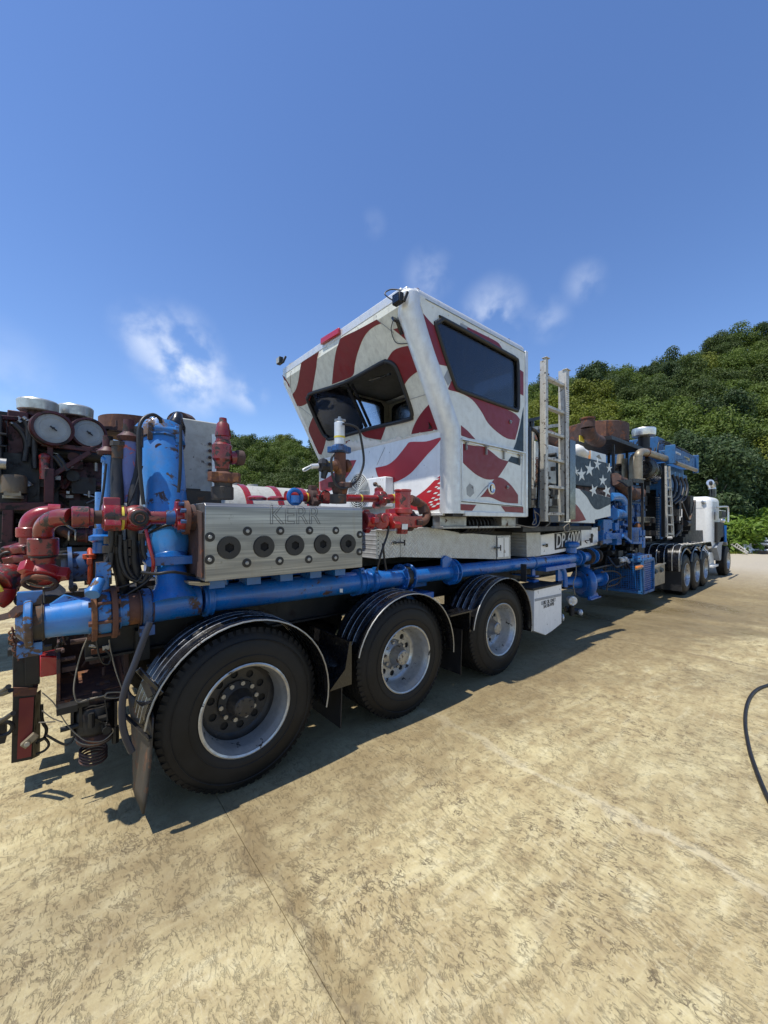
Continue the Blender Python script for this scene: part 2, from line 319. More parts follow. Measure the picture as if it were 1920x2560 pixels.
# washed wet patches near and beyond the trailer
wet = mth(nt, 'MULTIPLY', ramp(nt, noise(nt, mapped(0, (1, .55, 1), (4, 8, 0)), .5, 5, .6, .4), .44, .60), ramp(nt, sx.outputs[0], 2.0, 6.5))
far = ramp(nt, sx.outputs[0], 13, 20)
wet = mth(nt, 'MULTIPLY', wet, ramp(nt, sx.outputs[0], 14, 11))
base = mixc(nt, mth(nt, 'MULTIPLY', wet, .60), base, (.17, .125, .06))
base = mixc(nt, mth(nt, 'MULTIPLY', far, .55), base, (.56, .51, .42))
hsv = nt.nodes.new('ShaderNodeHueSaturation'); hsv.inputs['Value'].default_value = .96; hsv.inputs['Saturation'].default_value = .96; nt.links.new(base, hsv.inputs['Color'])
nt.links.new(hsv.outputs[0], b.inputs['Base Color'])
rr = nt.nodes.new('ShaderNodeMix'); nt.links.new(mth(nt, 'MULTIPLY', wet, .9), rr.inputs[0]); rr.inputs[2].default_value = .78; rr.inputs[3].default_value = .16
nt.links.new(rr.outputs[0], b.inputs['Roughness'])
hh = mth(nt, 'ADD', mth(nt, 'MULTIPLY', dash, -.5), mth(nt, 'MULTIPLY', fine, .35)); hh = mth(nt, 'SUBTRACT', hh, mth(nt, 'MULTIPLY', fleck, .4)); hh = mth(nt, 'SUBTRACT', hh, mth(nt, 'MULTIPLY', crack, .15))
bump(nt, b, hh, .75, .010); M['concrete'] = m

# ------------------------------------------------------------------ mesh builder
WPOS = {}
def fix(v): return Vector(v)
class MB:
    def __init__(s): s.v = []; s.f = []
    def add(s, vs, fs):
        o = len(s.v); s.v += [tuple(p) for p in vs]; s.f += [tuple(o+i for i in f) for f in fs]; return s
    def box(s, a, b):
        x0, y0, z0 = (min(a[i], b[i]) for i in range(3)); x1, y1, z1 = (max(a[i], b[i]) for i in range(3))
        return s.add([(x0, y0, z0), (x1, y0, z0), (x1, y1, z0), (x0, y1, z0), (x0, y0, z1), (x1, y0, z1), (x1, y1, z1), (x0, y1, z1)],
                     [(0, 3, 2, 1), (4, 5, 6, 7), (0, 1, 5, 4), (1, 2, 6, 5), (2, 3, 7, 6), (3, 0, 4, 7)])
    def bar(s, p, q, wd, ht, up=(0, 0, 1)):
        p, q = Vector(p), Vector(q); d = (q-p).normalized(); u = Vector(up)
        if abs(d.dot(u)) > .98: u = Vector((1, 0, 0))
        a = d.cross(u).normalized()*wd/2; c = a.cross(d).normalized()*ht/2
        vs = [p-a-c, p+a-c, p+a+c, p-a+c, q-a-c, q+a-c, q+a+c, q-a+c]
        return s.add(vs, [(0, 3, 2, 1), (4, 5, 6, 7), (0, 1, 5, 4), (1, 2, 6, 5), (2, 3, 7, 6), (3, 0, 4, 7)])
    def lathe(s, prof, o, ax, n=24, cap=True):
        o = Vector(o); ax = Vector(ax).normalized(); u = ax.orthogonal().normalized(); w2 = ax.cross(u); vs = []; fs = []
        for (t, r) in prof:
            for k in range(n):
                a = 2*PI*k/n; vs.append(o + ax*t + (u*math.cos(a) + w2*math.sin(a))*max(r, 1e-5))
        for i in range(len(prof)-1):
            for k in range(n): k2 = (k+1) % n; fs.append((i*n+k, i*n+k2, (i+1)*n+k2, (i+1)*n+k))
        if cap:
            if prof[0][1] > 1e-3: fs.append(tuple(range(n))[::-1])
            if prof[-1][1] > 1e-3: fs.append(tuple((len(prof)-1)*n+k for k in range(n)))
        return s.add(vs, fs)
    def cyl(s, p, q, r, r2=None, n=20, bev=0):
        p, q = Vector(p), Vector(q); Ln = (q-p).length; r2 = r if r2 is None else r2
        pr = [(0, r), (Ln, r2)] if not bev else [(0, r-bev), (bev, r), (Ln-bev, r2), (Ln, r2-bev)]
        return s.lathe(pr, p, q-p, n)
    def tube(s, pts, r, n=10, smooth=True):
        P = [Vector(p) for p in pts]
        if smooth and len(P) > 2:
            out = []
            for i in range(len(P)-1):
                p0, p1, p2, p3 = P[max(0, i-1)], P[i], P[i+1], P[min(len(P)-1, i+2)]
                for k in range(6):
                    t = k/6; out.append(.5*((2*p1)+(p2-p0)*t+(2*p0-5*p1+4*p2-p3)*t*t+(3*p1-p0-3*p2+p3)*t**3))
            out.append(P[-1]); P = out
        u = (P[1]-P[0]).orthogonal().normalized(); vs = []; fs = []
        for i, p in enumerate(P):
            d = (P[min(i+1, len(P)-1)]-P[max(0, i-1)]).normalized(); u = (u-d*u.dot(d)).normalized(); w2 = d.cross(u)
            rr = r if not callable(r) else r(i/(len(P)-1))
            for k in range(n): a = 2*PI*k/n; vs.append(p+(u*math.cos(a)+w2*math.sin(a))*rr)
        m = len(P)
        for i in range(m-1):
            for k in range(n): k2 = (k+1) % n; fs.append((i*n+k, i*n+k2, (i+1)*n+k2, (i+1)*n+k))
        fs.append(tuple(range(n))[::-1]); fs.append(tuple((m-1)*n+k for k in range(n)))
        return s.add(vs, fs)
    def torus(s, c, ax, R, r, n=28, m=8):
        c = Vector(c); ax = Vector(ax).normalized(); u = ax.orthogonal().normalized(); w2 = ax.cross(u); vs = []; fs = []
        for i in range(n):
            a = 2*PI*i/n; d = u*math.cos(a)+w2*math.sin(a)
            for j in range(m): bb = 2*PI*j/m; vs.append(c+d*(R+r*math.cos(bb))+ax*r*math.sin(bb))
        for i in range(n):
            for j in range(m): fs.append((i*m+j, ((i+1) % n)*m+j, ((i+1) % n)*m+(j+1) % m, i*m+(j+1) % m))
        return s.add(vs, fs)
    def prism(s, poly, ext, holes=()):
        loops = [[Vector(p) for p in poly]]+[[Vector(p) for p in h] for h in holes]; ext = Vector(ext)
        flat = [p for l in loops for p in l]; tri = tessellate_polygon(loops); n = len(flat)
        nrm = Vector((0, 0, 0))
        for i in range(len(loops[0])): nrm += loops[0][i].cross(loops[0][(i+1) % len(loops[0])])
        fs = []
        for t in tri:
            a, b_, c_ = (flat[i] for i in t); d = (b_-a).cross(c_-a).dot(ext)
            t = tuple(t) if d < 0 else tuple(t)[::-1]
            fs.append(t); fs.append(tuple(i+n for i in t[::-1]))
        o = 0
        for l in loops:
            for i in range(len(l)): j = (i+1) % len(l); fs.append((o+i, o+j, n+o+j, n+o+i))
            o += len(l)
        return s.add(flat+[p+ext for p in flat], fs)
    def sphere(s, c, r, n=14, sc_=(1, 1, 1)):
        c = Vector(c); vs = []; fs = []; m = n//2
        for i in range(m+1):
            th = PI*i/m
            for k in range(n): ph = 2*PI*k/n; vs.append(c+Vector((r*sc_[0]*math.sin(th)*math.cos(ph), r*sc_[1]*math.sin(th)*math.sin(ph), r*sc_[2]*math.cos(th))))
        for i in range(m):
            for k in range(n): k2 = (k+1) % n; fs.append((i*n+k, (i+1)*n+k, (i+1)*n+k2, i*n+k2))
        return s.add(vs, fs)
    def islands(s):
        n = len(s.v); pr = list(range(n))
        def fd(a):
            while pr[a] != a: pr[a] = pr[pr[a]]; a = pr[a]
            return a
        for f in s.f:
            r = fd(f[0])
            for i in f[1:]: pr[fd(i)] = r
        g = {}
        for i in range(n): g.setdefault(fd(i), []).append(i)
        V = np.array(s.v); G = list(g.values()); bb = [(V[i].min(0)-.012, V[i].max(0)+.012) for i in G]; m = len(G)
        if m > 400: return None
        q = list(range(m))
        def f2(a):
            while q[a] != a: a = q[a]
            return a
        for a in range(m):
            for b in range(a+1, m):
                if (bb[a][0] <= bb[b][1]).all() and (bb[b][0] <= bb[a][1]).all(): q[f2(b)] = f2(a)
        gg = {}
        for a in range(m): gg.setdefault(f2(a), []).extend(G[a])
        return list(gg.values())
    def build(s, name, mat, parent=None, bev=0., ang=38, fixn=True, label=None, split=True):
        if split and parent is not None and name != 'expanded_mesh':
            il = s.islands()
            if il and 1 < len(il) <= 120:
                first = None
                for ids in il:
                    mp = {i: k for k, i in enumerate(sorted(ids))}; m2 = MB(); m2.v = [s.v[i] for i in sorted(ids)]; m2.f = [tuple(mp[i] for i in f) for f in s.f if f[0] in mp]
                    o = m2.build(name, mat, parent, bev, ang, fixn, label, False); first = first or o
                return first
        V = np.array(s.v, dtype=float); c = (V.min(0)+V.max(0))/2
        me = bpy.data.meshes.new(name); me.from_pydata((V-c).tolist(), [], s.f); me.validate()
        if fixn:
            bm = bmesh.new(); bm.from_mesh(me); bmesh.ops.remove_doubles(bm, verts=bm.verts, dist=1e-5); bmesh.ops.recalc_face_normals(bm, faces=bm.faces); bm.to_mesh(me); bm.free()
        me.materials.append(mat if not isinstance(mat, str) else M[mat])
        me.shade_smooth(); me.set_sharp_from_angle(angle=math.radians(ang))
        o = bpy.data.objects.new(name, me); C.objects.link(o)
        pp = Vector((0, 0, 0))
        if parent: o.parent = parent; pp = WPOS[parent.name]
        o.location = Vector(c)-pp; WPOS[o.name] = Vector(c)
        if bev:
            bm_ = o.modifiers.new('edge', 'BEVEL'); bm_.width = bev; bm_.segments = 2; bm_.limit_method = 'ANGLE'; bm_.angle_limit = math.radians(40)
        if label: o['label'] = label
        return o
def tag(o, label, cat, group=None):
    o['label'] = label; o['category'] = cat
    if group: o['group'] = group
    return o
def empty(name, loc, parent=None):
    o = bpy.data.objects.new(name, None); C.objects.link(o); loc = Vector(loc)
    if parent: o.parent = parent; o.location = loc-WPOS[parent.name]
    else: o.location = loc
    o.empty_display_size = .2; WPOS[o.name] = loc; return o
def part(name, mat, parent, fn, **kw):
    mb = MB(); fn(mb); return mb.build(name, mat, parent, **kw)
def text(s, name, mat, parent, p, size, xdir, up, ext=.001, outline=0., shear=0., sx=1., align='CENTER', off=0.):
    cu = bpy.data.curves.new(name, 'FONT'); cu.body = s; cu.size = size; cu.extrude = ext; cu.align_x = align; cu.align_y = 'CENTER'; cu.shear = shear; cu.offset = off
    if outline: cu.fill_mode = 'NONE'; cu.bevel_depth = outline; cu.bevel_resolution = 1; cu.extrude = 0
    cu.resolution_u = 3
    o = bpy.data.objects.new(name, cu); C.objects.link(o)
    dg = bpy.context.evaluated_depsgraph_get(); me = bpy.data.meshes.new_from_object(o.evaluated_get(dg)); bpy.data.objects.remove(o)
    xd = Vector(xdir).normalized(); u = Vector(up).normalized(); z = xd.cross(u)
    mt = Matrix(((xd.x*sx, u.x, z.x, 0), (xd.y*sx, u.y, z.y, 0), (xd.z*sx, u.z, z.z, 0), (0, 0, 0, 1)))
    me.transform(mt); me.materials.clear(); me.materials.append(M[mat])
    o = bpy.data.objects.new(name, me); C.objects.link(o); o.parent = parent; o.location = Vector(p)-WPOS[parent.name]; WPOS[o.name] = Vector(p)
    return o
def chaikin(P, it=2):
    for _ in range(it):
        o = []
        for i in range(len(P)):
            a, b_ = P[i], P[(i+1) % len(P)]; o += [a*.75+b_*.25, a*.25+b_*.75]
        P = o
    return P
def smooth(P, sub=4, lim=48):
    n = len(P); P = [Vector(p) for p in P]; cor = []
    for i in range(n):
        a, b = P[i]-P[i-1], P[(i+1) % n]-P[i]; cor.append(a.length < 1e-6 or b.length < 1e-6 or math.degrees(a.angle(b)) > lim)
    o = []
    for i in range(n):
        p1, p2 = P[i], P[(i+1) % n]; p0 = P[i-1] if not cor[i] else p1-(p2-p1)*.5; p3 = P[(i+2) % n] if not cor[(i+1) % n] else p2+(p2-p1)*.5
        for k in range(sub):
            t = k/sub; o.append(.5*((2*p1)+(p2-p0)*t+(2*p0-5*p1+4*p2-p3)*t*t+(3*p1-p0-3*p2+p3)*t**3))
    return o
X_, Y_, Z_ = Vector((1, 0, 0)), Vector((0, 1, 0)), Vector((0, 0, 1))

# ================================================================== SETTING
# ground: one big sheet, with the yard slabs laid on it and open joints between them
yard = part('ground', 'hill', None, lambda m: m.box((-300, -300, -.5), (400, 400, -.06)))
yard['kind'] = 'structure'
xs = [-40, -10, -4.8, .75, 6.3, 11.85, 17.4, 23, 29]; ys = [-40, -8.5, 7.2, 22, 45]
conc = empty('yard_pavement', (0, 0, 0)); conc['kind'] = 'structure'
def slab(m, x0, x1, y0, y1):
    g = .0012; bv = .002
    vs = [(x0+g, y0+g, -.06), (x1-g, y0+g, -.06), (x1-g, y1-g, -.06), (x0+g, y1-g, -.06),
          (x0+g, y0+g, -bv), (x1-g, y0+g, -bv), (x1-g, y1-g, -bv), (x0+g, y1-g, -bv),
          (x0+g+bv, y0+g+bv, 0), (x1-g-bv, y0+g+bv, 0), (x1-g-bv, y1-g-bv, 0), (x0+g+bv, y1-g-bv, 0)]
    fs = [(0, 1, 5, 4), (1, 2, 6, 5), (2, 3, 7, 6), (3, 0, 4, 7), (4, 5, 9, 8), (5, 6, 10, 9), (6, 7, 11, 10), (7, 4, 8, 11), (8, 9, 10, 11)]
    m.add(vs, fs)
for i in range(len(xs)-1):
    for j in range(len(ys)-1):
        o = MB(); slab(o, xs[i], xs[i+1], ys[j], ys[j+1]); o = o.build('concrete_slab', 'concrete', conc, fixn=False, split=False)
        # keep the material's coordinates continuous over the whole yard
        off = o.location.copy()
        for vtx in o.data.vertices: vtx.co += off
        o.location = (0, 0, 0)

# hillside: foot and crest given along the view's width (u) and depth (d)
def uv2xy(u, d): return (d*VX+u*RX, d*VY+u*RY)
def foot(u): return float(np.interp(u, [-80, -30, -5, 6, 14, 40, 90], [46, 46, 50, 46, 23.5, 23.5, 30]))
def crest(u): return foot(u)+float(np.interp(u, [-80, -20, 10, 60], [45, 42, 46, 50]))
def crest_h(u): return float(np.interp(u, [-80, -55, -32, -20, -5, 12, 24, 38, 46, 54, 62, 75], [13, 14, 15.5, 16, 15.5, 17.5, 20.5, 23.5, 25, 27.2, 30, 35.5]))
def terr(u, d):
    f, c = foot(u), crest(u); t = min(1, max(0, (d-f)/(c-f))); s = t*.75+.25*(t*t*(3-2*t))
    z = crest_h(u)*s
    if d > c: z -= (d-c)*.10
    return z
hm = MB(); nu, nd = 66, 40; vs = []; fs = []
for i in range(nu+1):
    u = -90+i*190/nu
    for j in range(nd+1):
        d = foot(u)-1.5+j*(100/nd); x, y = uv2xy(u, d)
        vs.append((x, y, terr(u, d)-(.1 if j == 0 else 0)+(mnoise.noise(Vector((x*.13, y*.13, 0)))*.7 if j > 2 else 0)))
for i in range(nu):
    for j in range(nd): a = i*(nd+1)+j; fs.append((a, a+nd+1, a+nd+2, a+1))
hm.add(vs, fs); hill = hm.build('hillside', 'hill', None, ang=80); hill['kind'] = 'structure'

# ---- trees
def crown_mesh(name, seed, R, Hc, nl, nleaf, ls, mat, droop=.2):
    rg = np.random.RandomState(seed); lobes = []
    for k in range(nl):
        v = rg.normal(size=3); v /= np.linalg.norm(v); rr = rg.uniform(.25, .80)**.6
        p = np.array([v[0]*R*rr, v[1]*R*rr, Hc*(.5+.46*v[2]*rr)]); lobes.append((p, R*rg.uniform(.22, .42)))
    lobes.append((np.array([0, 0, Hc*.5]), R*.5))
    per = nleaf//len(lobes); V = []; Fc = []
    for (p, r) in lobes:
        n = per; d = rg.normal(size=(n, 3)); d[:, 2] += .25; d /= np.linalg.norm(d, axis=1)[:, None]
        q = p+d*(r*(rg.uniform(.55, 1.12, size=(n, 1))))*np.array([1, 1, .82])
        nrm = d+rg.normal(size=(n, 3))*.55+np.array([0, 0, .25]); nrm /= np.linalg.norm(nrm, axis=1)[:, None]
        t = np.cross(nrm, rg.normal(size=(n, 3))); t /= np.linalg.norm(t, axis=1)[:, None]; b2 = np.cross(nrm, t)
        s = ls*rg.uniform(.55, 1.25, size=(n, 1))
        quad = np.stack([q-t*s, q-b2*s*.55-nrm*s*droop, q+t*s, q+b2*s*.55-nrm*s*droop], 1)
        o = len(V)*4; V.append(quad.reshape(-1, 3))
    V = np.concatenate(V); nq = len(V)//4
    me = bpy.data.meshes.new(name); me.from_pydata(V.tolist(), [], np.arange(nq*4).reshape(-1, 4).tolist()); me.materials.append(M[mat]); return me
def trunk_mesh(name, seed, Ht, r, R):
    rg = random.Random(seed); m = MB()
    m.tube([(0, 0, -1.5), (rg.uniform(-.15, .15), rg.uniform(-.15, .15), Ht*.35), (rg.uniform(-.4, .4), rg.uniform(-.4, .4), Ht*.9)], lambda t: r*(1-.65*t), 8)
    for k in range(5):
        a = rg.uniform(0, 2*PI); z = Ht*rg.uniform(.35, .7); m.tube([(0, 0, z), (math.cos(a)*R*.35, math.sin(a)*R*.35, z+Ht*.12), (math.cos(a)*R*.5, math.sin(a)*R*.5, z+Ht*.22)], lambda t: r*.32*(1-.7*t), 6)
    me = bpy.data.meshes.new(name); me.from_pydata(m.v, [], m.f); me.materials.append(M['bark']); me.shade_smooth(); return me
KINDS = []
specs = [('leafmid', 3.3, 6.4, 2.6, 'mid green rounded tree'), ('leafdk', 3.5, 7.2, 2.8, 'dark green tall tree'),
         ('leafyel', 3.4, 6.2, 2.4, 'yellow green spreading tree'), ('leafbl', 2.9, 7.4, 2.4, 'dark olive narrow tree')]
for k, (lm, R, Hc, Ht, lab) in enumerate(specs):
    for s in range(2):
        KINDS.append((crown_mesh('crown', 10*k+s, R*(1, .85)[s], Hc*(1, 1.12)[s], 30+6*s, 8500, .145, lm), trunk_mesh('trunk', 10*k+s, Ht+Hc*.35, .17, R), Ht, lab))
def tree(x, y, z, k, s, rz, lab, grp, cat='tree'):
    cm, tm, Ht, _ = KINDS[k]
    r = empty('broadleaf_tree', (x, y, z)); r.rotation_euler = (0, 0, rz); r.scale = (s, s, s*random.uniform(.9, 1.12)); tag(r, lab, cat, grp)
    t = bpy.data.objects.new('trunk', tm); C.objects.link(t); t.parent = r
    c = bpy.data.objects.new('crown', cm); C.objects.link(c); c.parent = r; c.location = (0, 0, Ht*.12)
    return r
rg = random.Random(5); cnt = 0
d = 24
rows = []
while d < 104:
    u = -.62*d
    while u < 1.18*d:
        uu = u+rg.uniform(-1.3, 1.3); dd = d+rg.uniform(-1.3, 1.3)
        u += 3.7+d*.016
        f, c_ = foot(uu), crest(uu)
        if dd < f+.8 or dd > c_+5: continue
        a = uu/dd
        z = terr(uu, dd); topy = (z+9-EYE)/dd
        if -.26 < a < .16 and topy < .46 and not(-.26 < a < -.12): continue      # behind the cabin
        if a < -.60: continue
        rows.append((dd, uu, z))
    d += 3.7+d*.022
for (dd, uu, z) in rows:
    x, y = uv2xy(uu, dd)
    nv = mnoise.noise(Vector((uu*.06, dd*.06, 3)))+rg.uniform(-.25, .25)
    left = uu/dd < .1
    if left: k = 2 if nv > .42 else (1 if nv < -.05 else 0)
    else: k = 2 if nv > .24 else (0 if nv > -.06 else (1 if nv > -.28 else 3))
    s = rg.uniform(.85, 1.22)*(.9 if dd < 38 else 1.0)
    fr_ = (dd-foot(uu))/(crest(uu)-foot(uu)); aa = uu/dd
    if left: lab = specs[k][4]+(' in the front' if fr_ < .3 else ' in the back')+(' of the trees by the relief valve' if aa < -.38 else ' of the trees beside the cabin')
    else: lab = specs[k][4]+(' low on the hill' if fr_ < .33 else (' halfway up the hill' if fr_ < .75 else ' on the hilltop'))+(' behind the ladder' if aa < .48 else (' behind the rusty drum' if aa < .70 else (' above the tractor' if aa < .9 else ' at the right edge')))
    tree(x, y, z-.2, k*2+rg.randint(0, 1), s, rg.uniform(0, 6.28), lab, 'trees: '+lab); cnt += 1
print('trees', cnt)
# foot of the hill: lush bushes
BU = [crown_mesh('foliage', 70+s, 1.7, 2.5, 16, 3400, .15, 'leafbush') for s in range(2)]
nb = 0
for i in range(20):
    u = 15.4+i*.83+rg.uniform(-.2, .2); dd = foot(u)+rg.uniform(-1.0, .4)+(1.6 if i % 2 else 0); x, y = uv2xy(u, dd)
    if u/dd > 1.15: continue
    b = bpy.data.objects.new('leafy_bush', BU[i % 2]); C.objects.link(b); b.location = (x, y, -.3+(.6 if i % 2 else 0)); s = rg.uniform(.85, 1.15); b.scale = (s, s, s); b.rotation_euler = (0, 0, rg.uniform(0, 6))
    tag(b, 'bright green leafy bush at the foot of the wooded hill', 'bush', 'bushes at the foot of the hill')
# weeds along the concrete edge
gm = MB(); rn = np.random.RandomState(3)
for i in range(5000):
    u = rn.uniform(13, 27); dd = foot(u)-rn.uniform(1.0, 2.6)
    x, y = uv2xy(u, dd); h = rn.uniform(.06, .22); a = rn.uniform(0, 6.28); wd = .03
    gm.add([(x-wd*math.cos(a), y-wd*math.sin(a), 0), (x+wd*math.cos(a), y+wd*math.sin(a), 0), (x+rn.uniform(-.08, .08), y+rn.uniform(-.08, .08), h)], [(0, 1, 2)])
gme = bpy.data.meshes.new('grass'); gme.from_pydata(gm.v, [], gm.f); gme.materials.append(M['leafyel']); go = bpy.data.objects.new('grass', gme); C.objects.link(go)
go['kind'] = 'stuff'; tag(go, 'strip of weedy grass along the far edge of the concrete', 'grass')

# ================================================================== PUMP TRAILER
TR = tag(empty('pump_trailer', (.92, 3.7, 0)), 'long blue pump trailer with red and white striped control cabin and steel fluid block', 'trailer')
def P(name, mat, fn, parent=TR, **kw): return part(name, mat, parent, fn, **kw)
WY = 2.45; R_T = .515
# ---- chassis
def rails(m):
    for y in (3.15, 4.25): m.box((.12, y-.05, .86), (9.9, y+.05, 1.12)); m.box((.12, y-.10, 1.12), (9.9, y+.10, 1.135)); m.box((.12, y-.10, .845), (9.9, y+.10, .86))
    for x in (.2, 1.6, 3.05, 4.6, 6.0, 7.6, 9.2): m.box((x-.05, 3.2, .9), (x+.05, 4.2, 1.08))
    m.box((9.9, 3.0, 1.02), (14.3, 4.4, 1.24))
P('chassis_frame', 'blackm', rails)
def deck(m):
    m.box((.6, 3.0, 1.14), (2.9, 4.9, 1.19)); m.box((2.6, 2.85, 1.19), (6.0, 4.9, 1.23))
P('deck_plate', 'blackm', deck)
for x in (.92, 2.334, 3.80):
    P('axle', 'blackm', lambda m: (m.cyl((x, 2.6, .51), (x, 4.8, .51), .065, n=14), m.box((x-.45, 3.1, .62), (x+.45, 3.2, .70)), m.box((x-.06, 3.05, .5), (x+.06, 3.25, .86)), m.cyl((x+.25, 3.35, .45), (x+.25, 3.62, .45), .09, n=14)))
# ---- wheel built once at the origin, outer face towards -Y
def tyre_mb(R=R_T, wd=.29, rr=.292):
    m = MB(); s = R/.515
    prof = [(0.012, rr), (.004, rr+.012), (-.004, rr+.05), (.006, rr+.11), (.018, R-.055), (.040, R-.018), (.055, R-.006)]
    g = []
    for gx in (.085, .145, .205): g += [(gx-.006, R), (gx-.005, R-.016), (gx+.005, R-.016), (gx+.006, R)]
    prof += [(.06, R)]+g+[(wd-.055, R-.006), (wd-.04, R-.018), (wd-.018, R-.055), (wd-.006, rr+.11), (wd, rr+.05), (wd-.012, rr)]
    m.lathe(prof, (0, 0, 0), (0, 1, 0), 72, cap=False)
    for k in range(64):   # shoulder lugs
        a = 2*PI*k/64; c, s_ = math.cos(a), math.sin(a)
        for (y0, y1) in ((.030, .066), (wd-.066, wd-.030)):
            e = Vector((c, 0, s_)); t = Vector((-s_, 0, c))*.0165; p = e*(R-.030); q = e*(R+.0008)
            ya, yb = (y0, y1)
            m.add([p+t+Y_*ya, p-t+Y_*ya, q-t*.85+Y_*(ya+.016 if ya < .1 else ya), q+t*.85+Y_*(ya+.016 if ya < .1 else ya), p+t+Y_*yb, p-t+Y_*yb, q-t*.85+Y_*(yb if ya < .1 else yb-.016), q+t*.85+Y_*(yb if ya < .1 else yb-.016)],
                  [(0, 1, 2, 3), (4, 7, 6, 5), (0, 4, 5, 1), (1, 5, 6, 2), (2, 6, 7, 3), (3, 7, 4, 0)])
    m.lathe([(-.0055, rr+.052), (-.0075, rr+.055), (-.0055, rr+.058)], (0, 0, 0), (0, 1, 0), 60, cap=False)
    m.lathe([(.004, rr+.150), (.001, rr+.153), (.004, rr+.156)], (0, 0, 0), (0, 1, 0), 60, cap=False)
    return m
def rim_mb(rr=.292, deepd=.185):
    m = MB()
    m.lathe([(.020, rr-.004), (.004, rr+.003), (.0, rr-.004), (.006, rr-.014), (.022, rr-.018), (.045, rr-.030), (.075, rr-.036), (deepd-.02, rr-.046), (deepd+.002, rr-.062), (deepd+.010, rr-.075)], (0, 0, 0), (0, 1, 0), 56, cap=False)
    # disc with ten hand holes
    n = 60; ri, ro, rh = .10, rr-.075, .175; y = deepd+.010; hr = .026
    outer = [Vector((ro*math.cos(2*PI*i/n), y, ro*math.sin(2*PI*i/n))) for i in range(n)]
    holes = [[Vector((ri*math.cos(2*PI*i/24), y, ri*math.sin(2*PI*i/24))) for i in range(24)]]
    for k in range(10):
        a = 2*PI*k/10+.1; holes.append([Vector((rh*math.cos(a)+hr*math.cos(2*PI*i/12), y, rh*math.sin(a)+hr*math.sin(2*PI*i/12))) for i in range(12)])
    m.prism(outer, (0, .012, 0), holes)
    return m
def hub_mb():
    m = MB(); m.lathe([(.22, .135), (.175, .13), (.168, .118), (.145, .09), (.10, .078), (.085, .07), (.055, .066), (.048, .058), (.045, .03), (.045, 0)][::-1], (0, 0, 0), (0, 1, 0), 32)
    for k in range(6): a = 2*PI*k/6; p = Vector((.047*math.cos(a), .048, .047*math.sin(a))); m.cyl(p, p-Y_*.008, .006, n=6)
    return m
def wheel_obj(first, mat_rim, nm='wheel', parent=TR):
    w_ = empty(nm, (0, 0, 0))
    t = tyre_mb().build('tyre', 'tyre', w_, ang=30); r = rim_mb().build('rim', mat_rim, w_, ang=35); h = hub_mb().build('hub', 'rimdirty' if mat_rim == 'rimdirty' else 'steel', w_, ang=35)
    for k in range(10):
        a = 2*PI*k/10+.4; p = Vector((.118*math.cos(a), .180, .118*math.sin(a)))
        if k == 0: nut = MB().cyl(p, p-Y_*.028, .0155, n=6).build('lug_nut', 'steel', w_)
        else: nn = nut.copy(); C.objects.link(nn); nn.location = nut.location+(p-P0)
        if k == 0: P0 = p
    return w_
def copytree(o, parent=None, name=None):
    c = o.copy(); C.objects.link(c); c.parent = parent; WPOS[c.name] = WPOS.get(o.name, Vector()).copy()
    for ch in list(o.children): copytree(ch, c)
    return c
wA = wheel_obj(True, 'rimdirty'); wB = wheel_obj(True, 'rimalu')
# the first wheel keeps a bright rim lip round its dirty disc
lip = MB(); rr = .292
lip.lathe([(.0175, rr-.0035), (.003, rr+.0045), (-.0015, rr-.004), (.0045, rr-.0155), (.0205, rr-.0195), (.0435, rr-.0315), (.0735, rr-.0375), (.150, rr-.0475)], (0, 0, 0), (0, 1, 0), 56, cap=False)
lip.build('rim_lip', 'rimalu', wA, ang=35)
def place(w_, x, y, rot=0, parent=TR, flip=False, s=1.):
    w_.parent = parent; w_.location = Vector((x, y, R_T*s))-WPOS[parent.name]; w_.rotation_euler = (0, rot, PI if flip else 0); w_.scale = (s, s, s); WPOS[w_.name] = Vector((x, y, R_T*s)); return w_
place(wA, .92, WY, .3); place(wB, 2.334, WY, 1.1)
place(copytree(wB), 3.80, WY, 2.0)
def inner_wheel(x, y): 
    t = bpy.data.objects.new('inner_wheel', INM); C.objects.link(t); t.parent = TR; t.location = Vector((x, y, R_T))-WPOS['pump_trailer']
tmp = tyre_mb().lathe([(.02, .29), (.16, .24), (.17, .1)], (0, 0, 0), (0, 1, 0), 30, cap=True).build('inner_wheel', 'tyre', None); INM = tmp.data; bpy.data.objects.remove(tmp)
for x in (.92, 2.334, 3.80):
    for y in (WY+.33, 4.33, 4.66): inner_wheel(x, y)
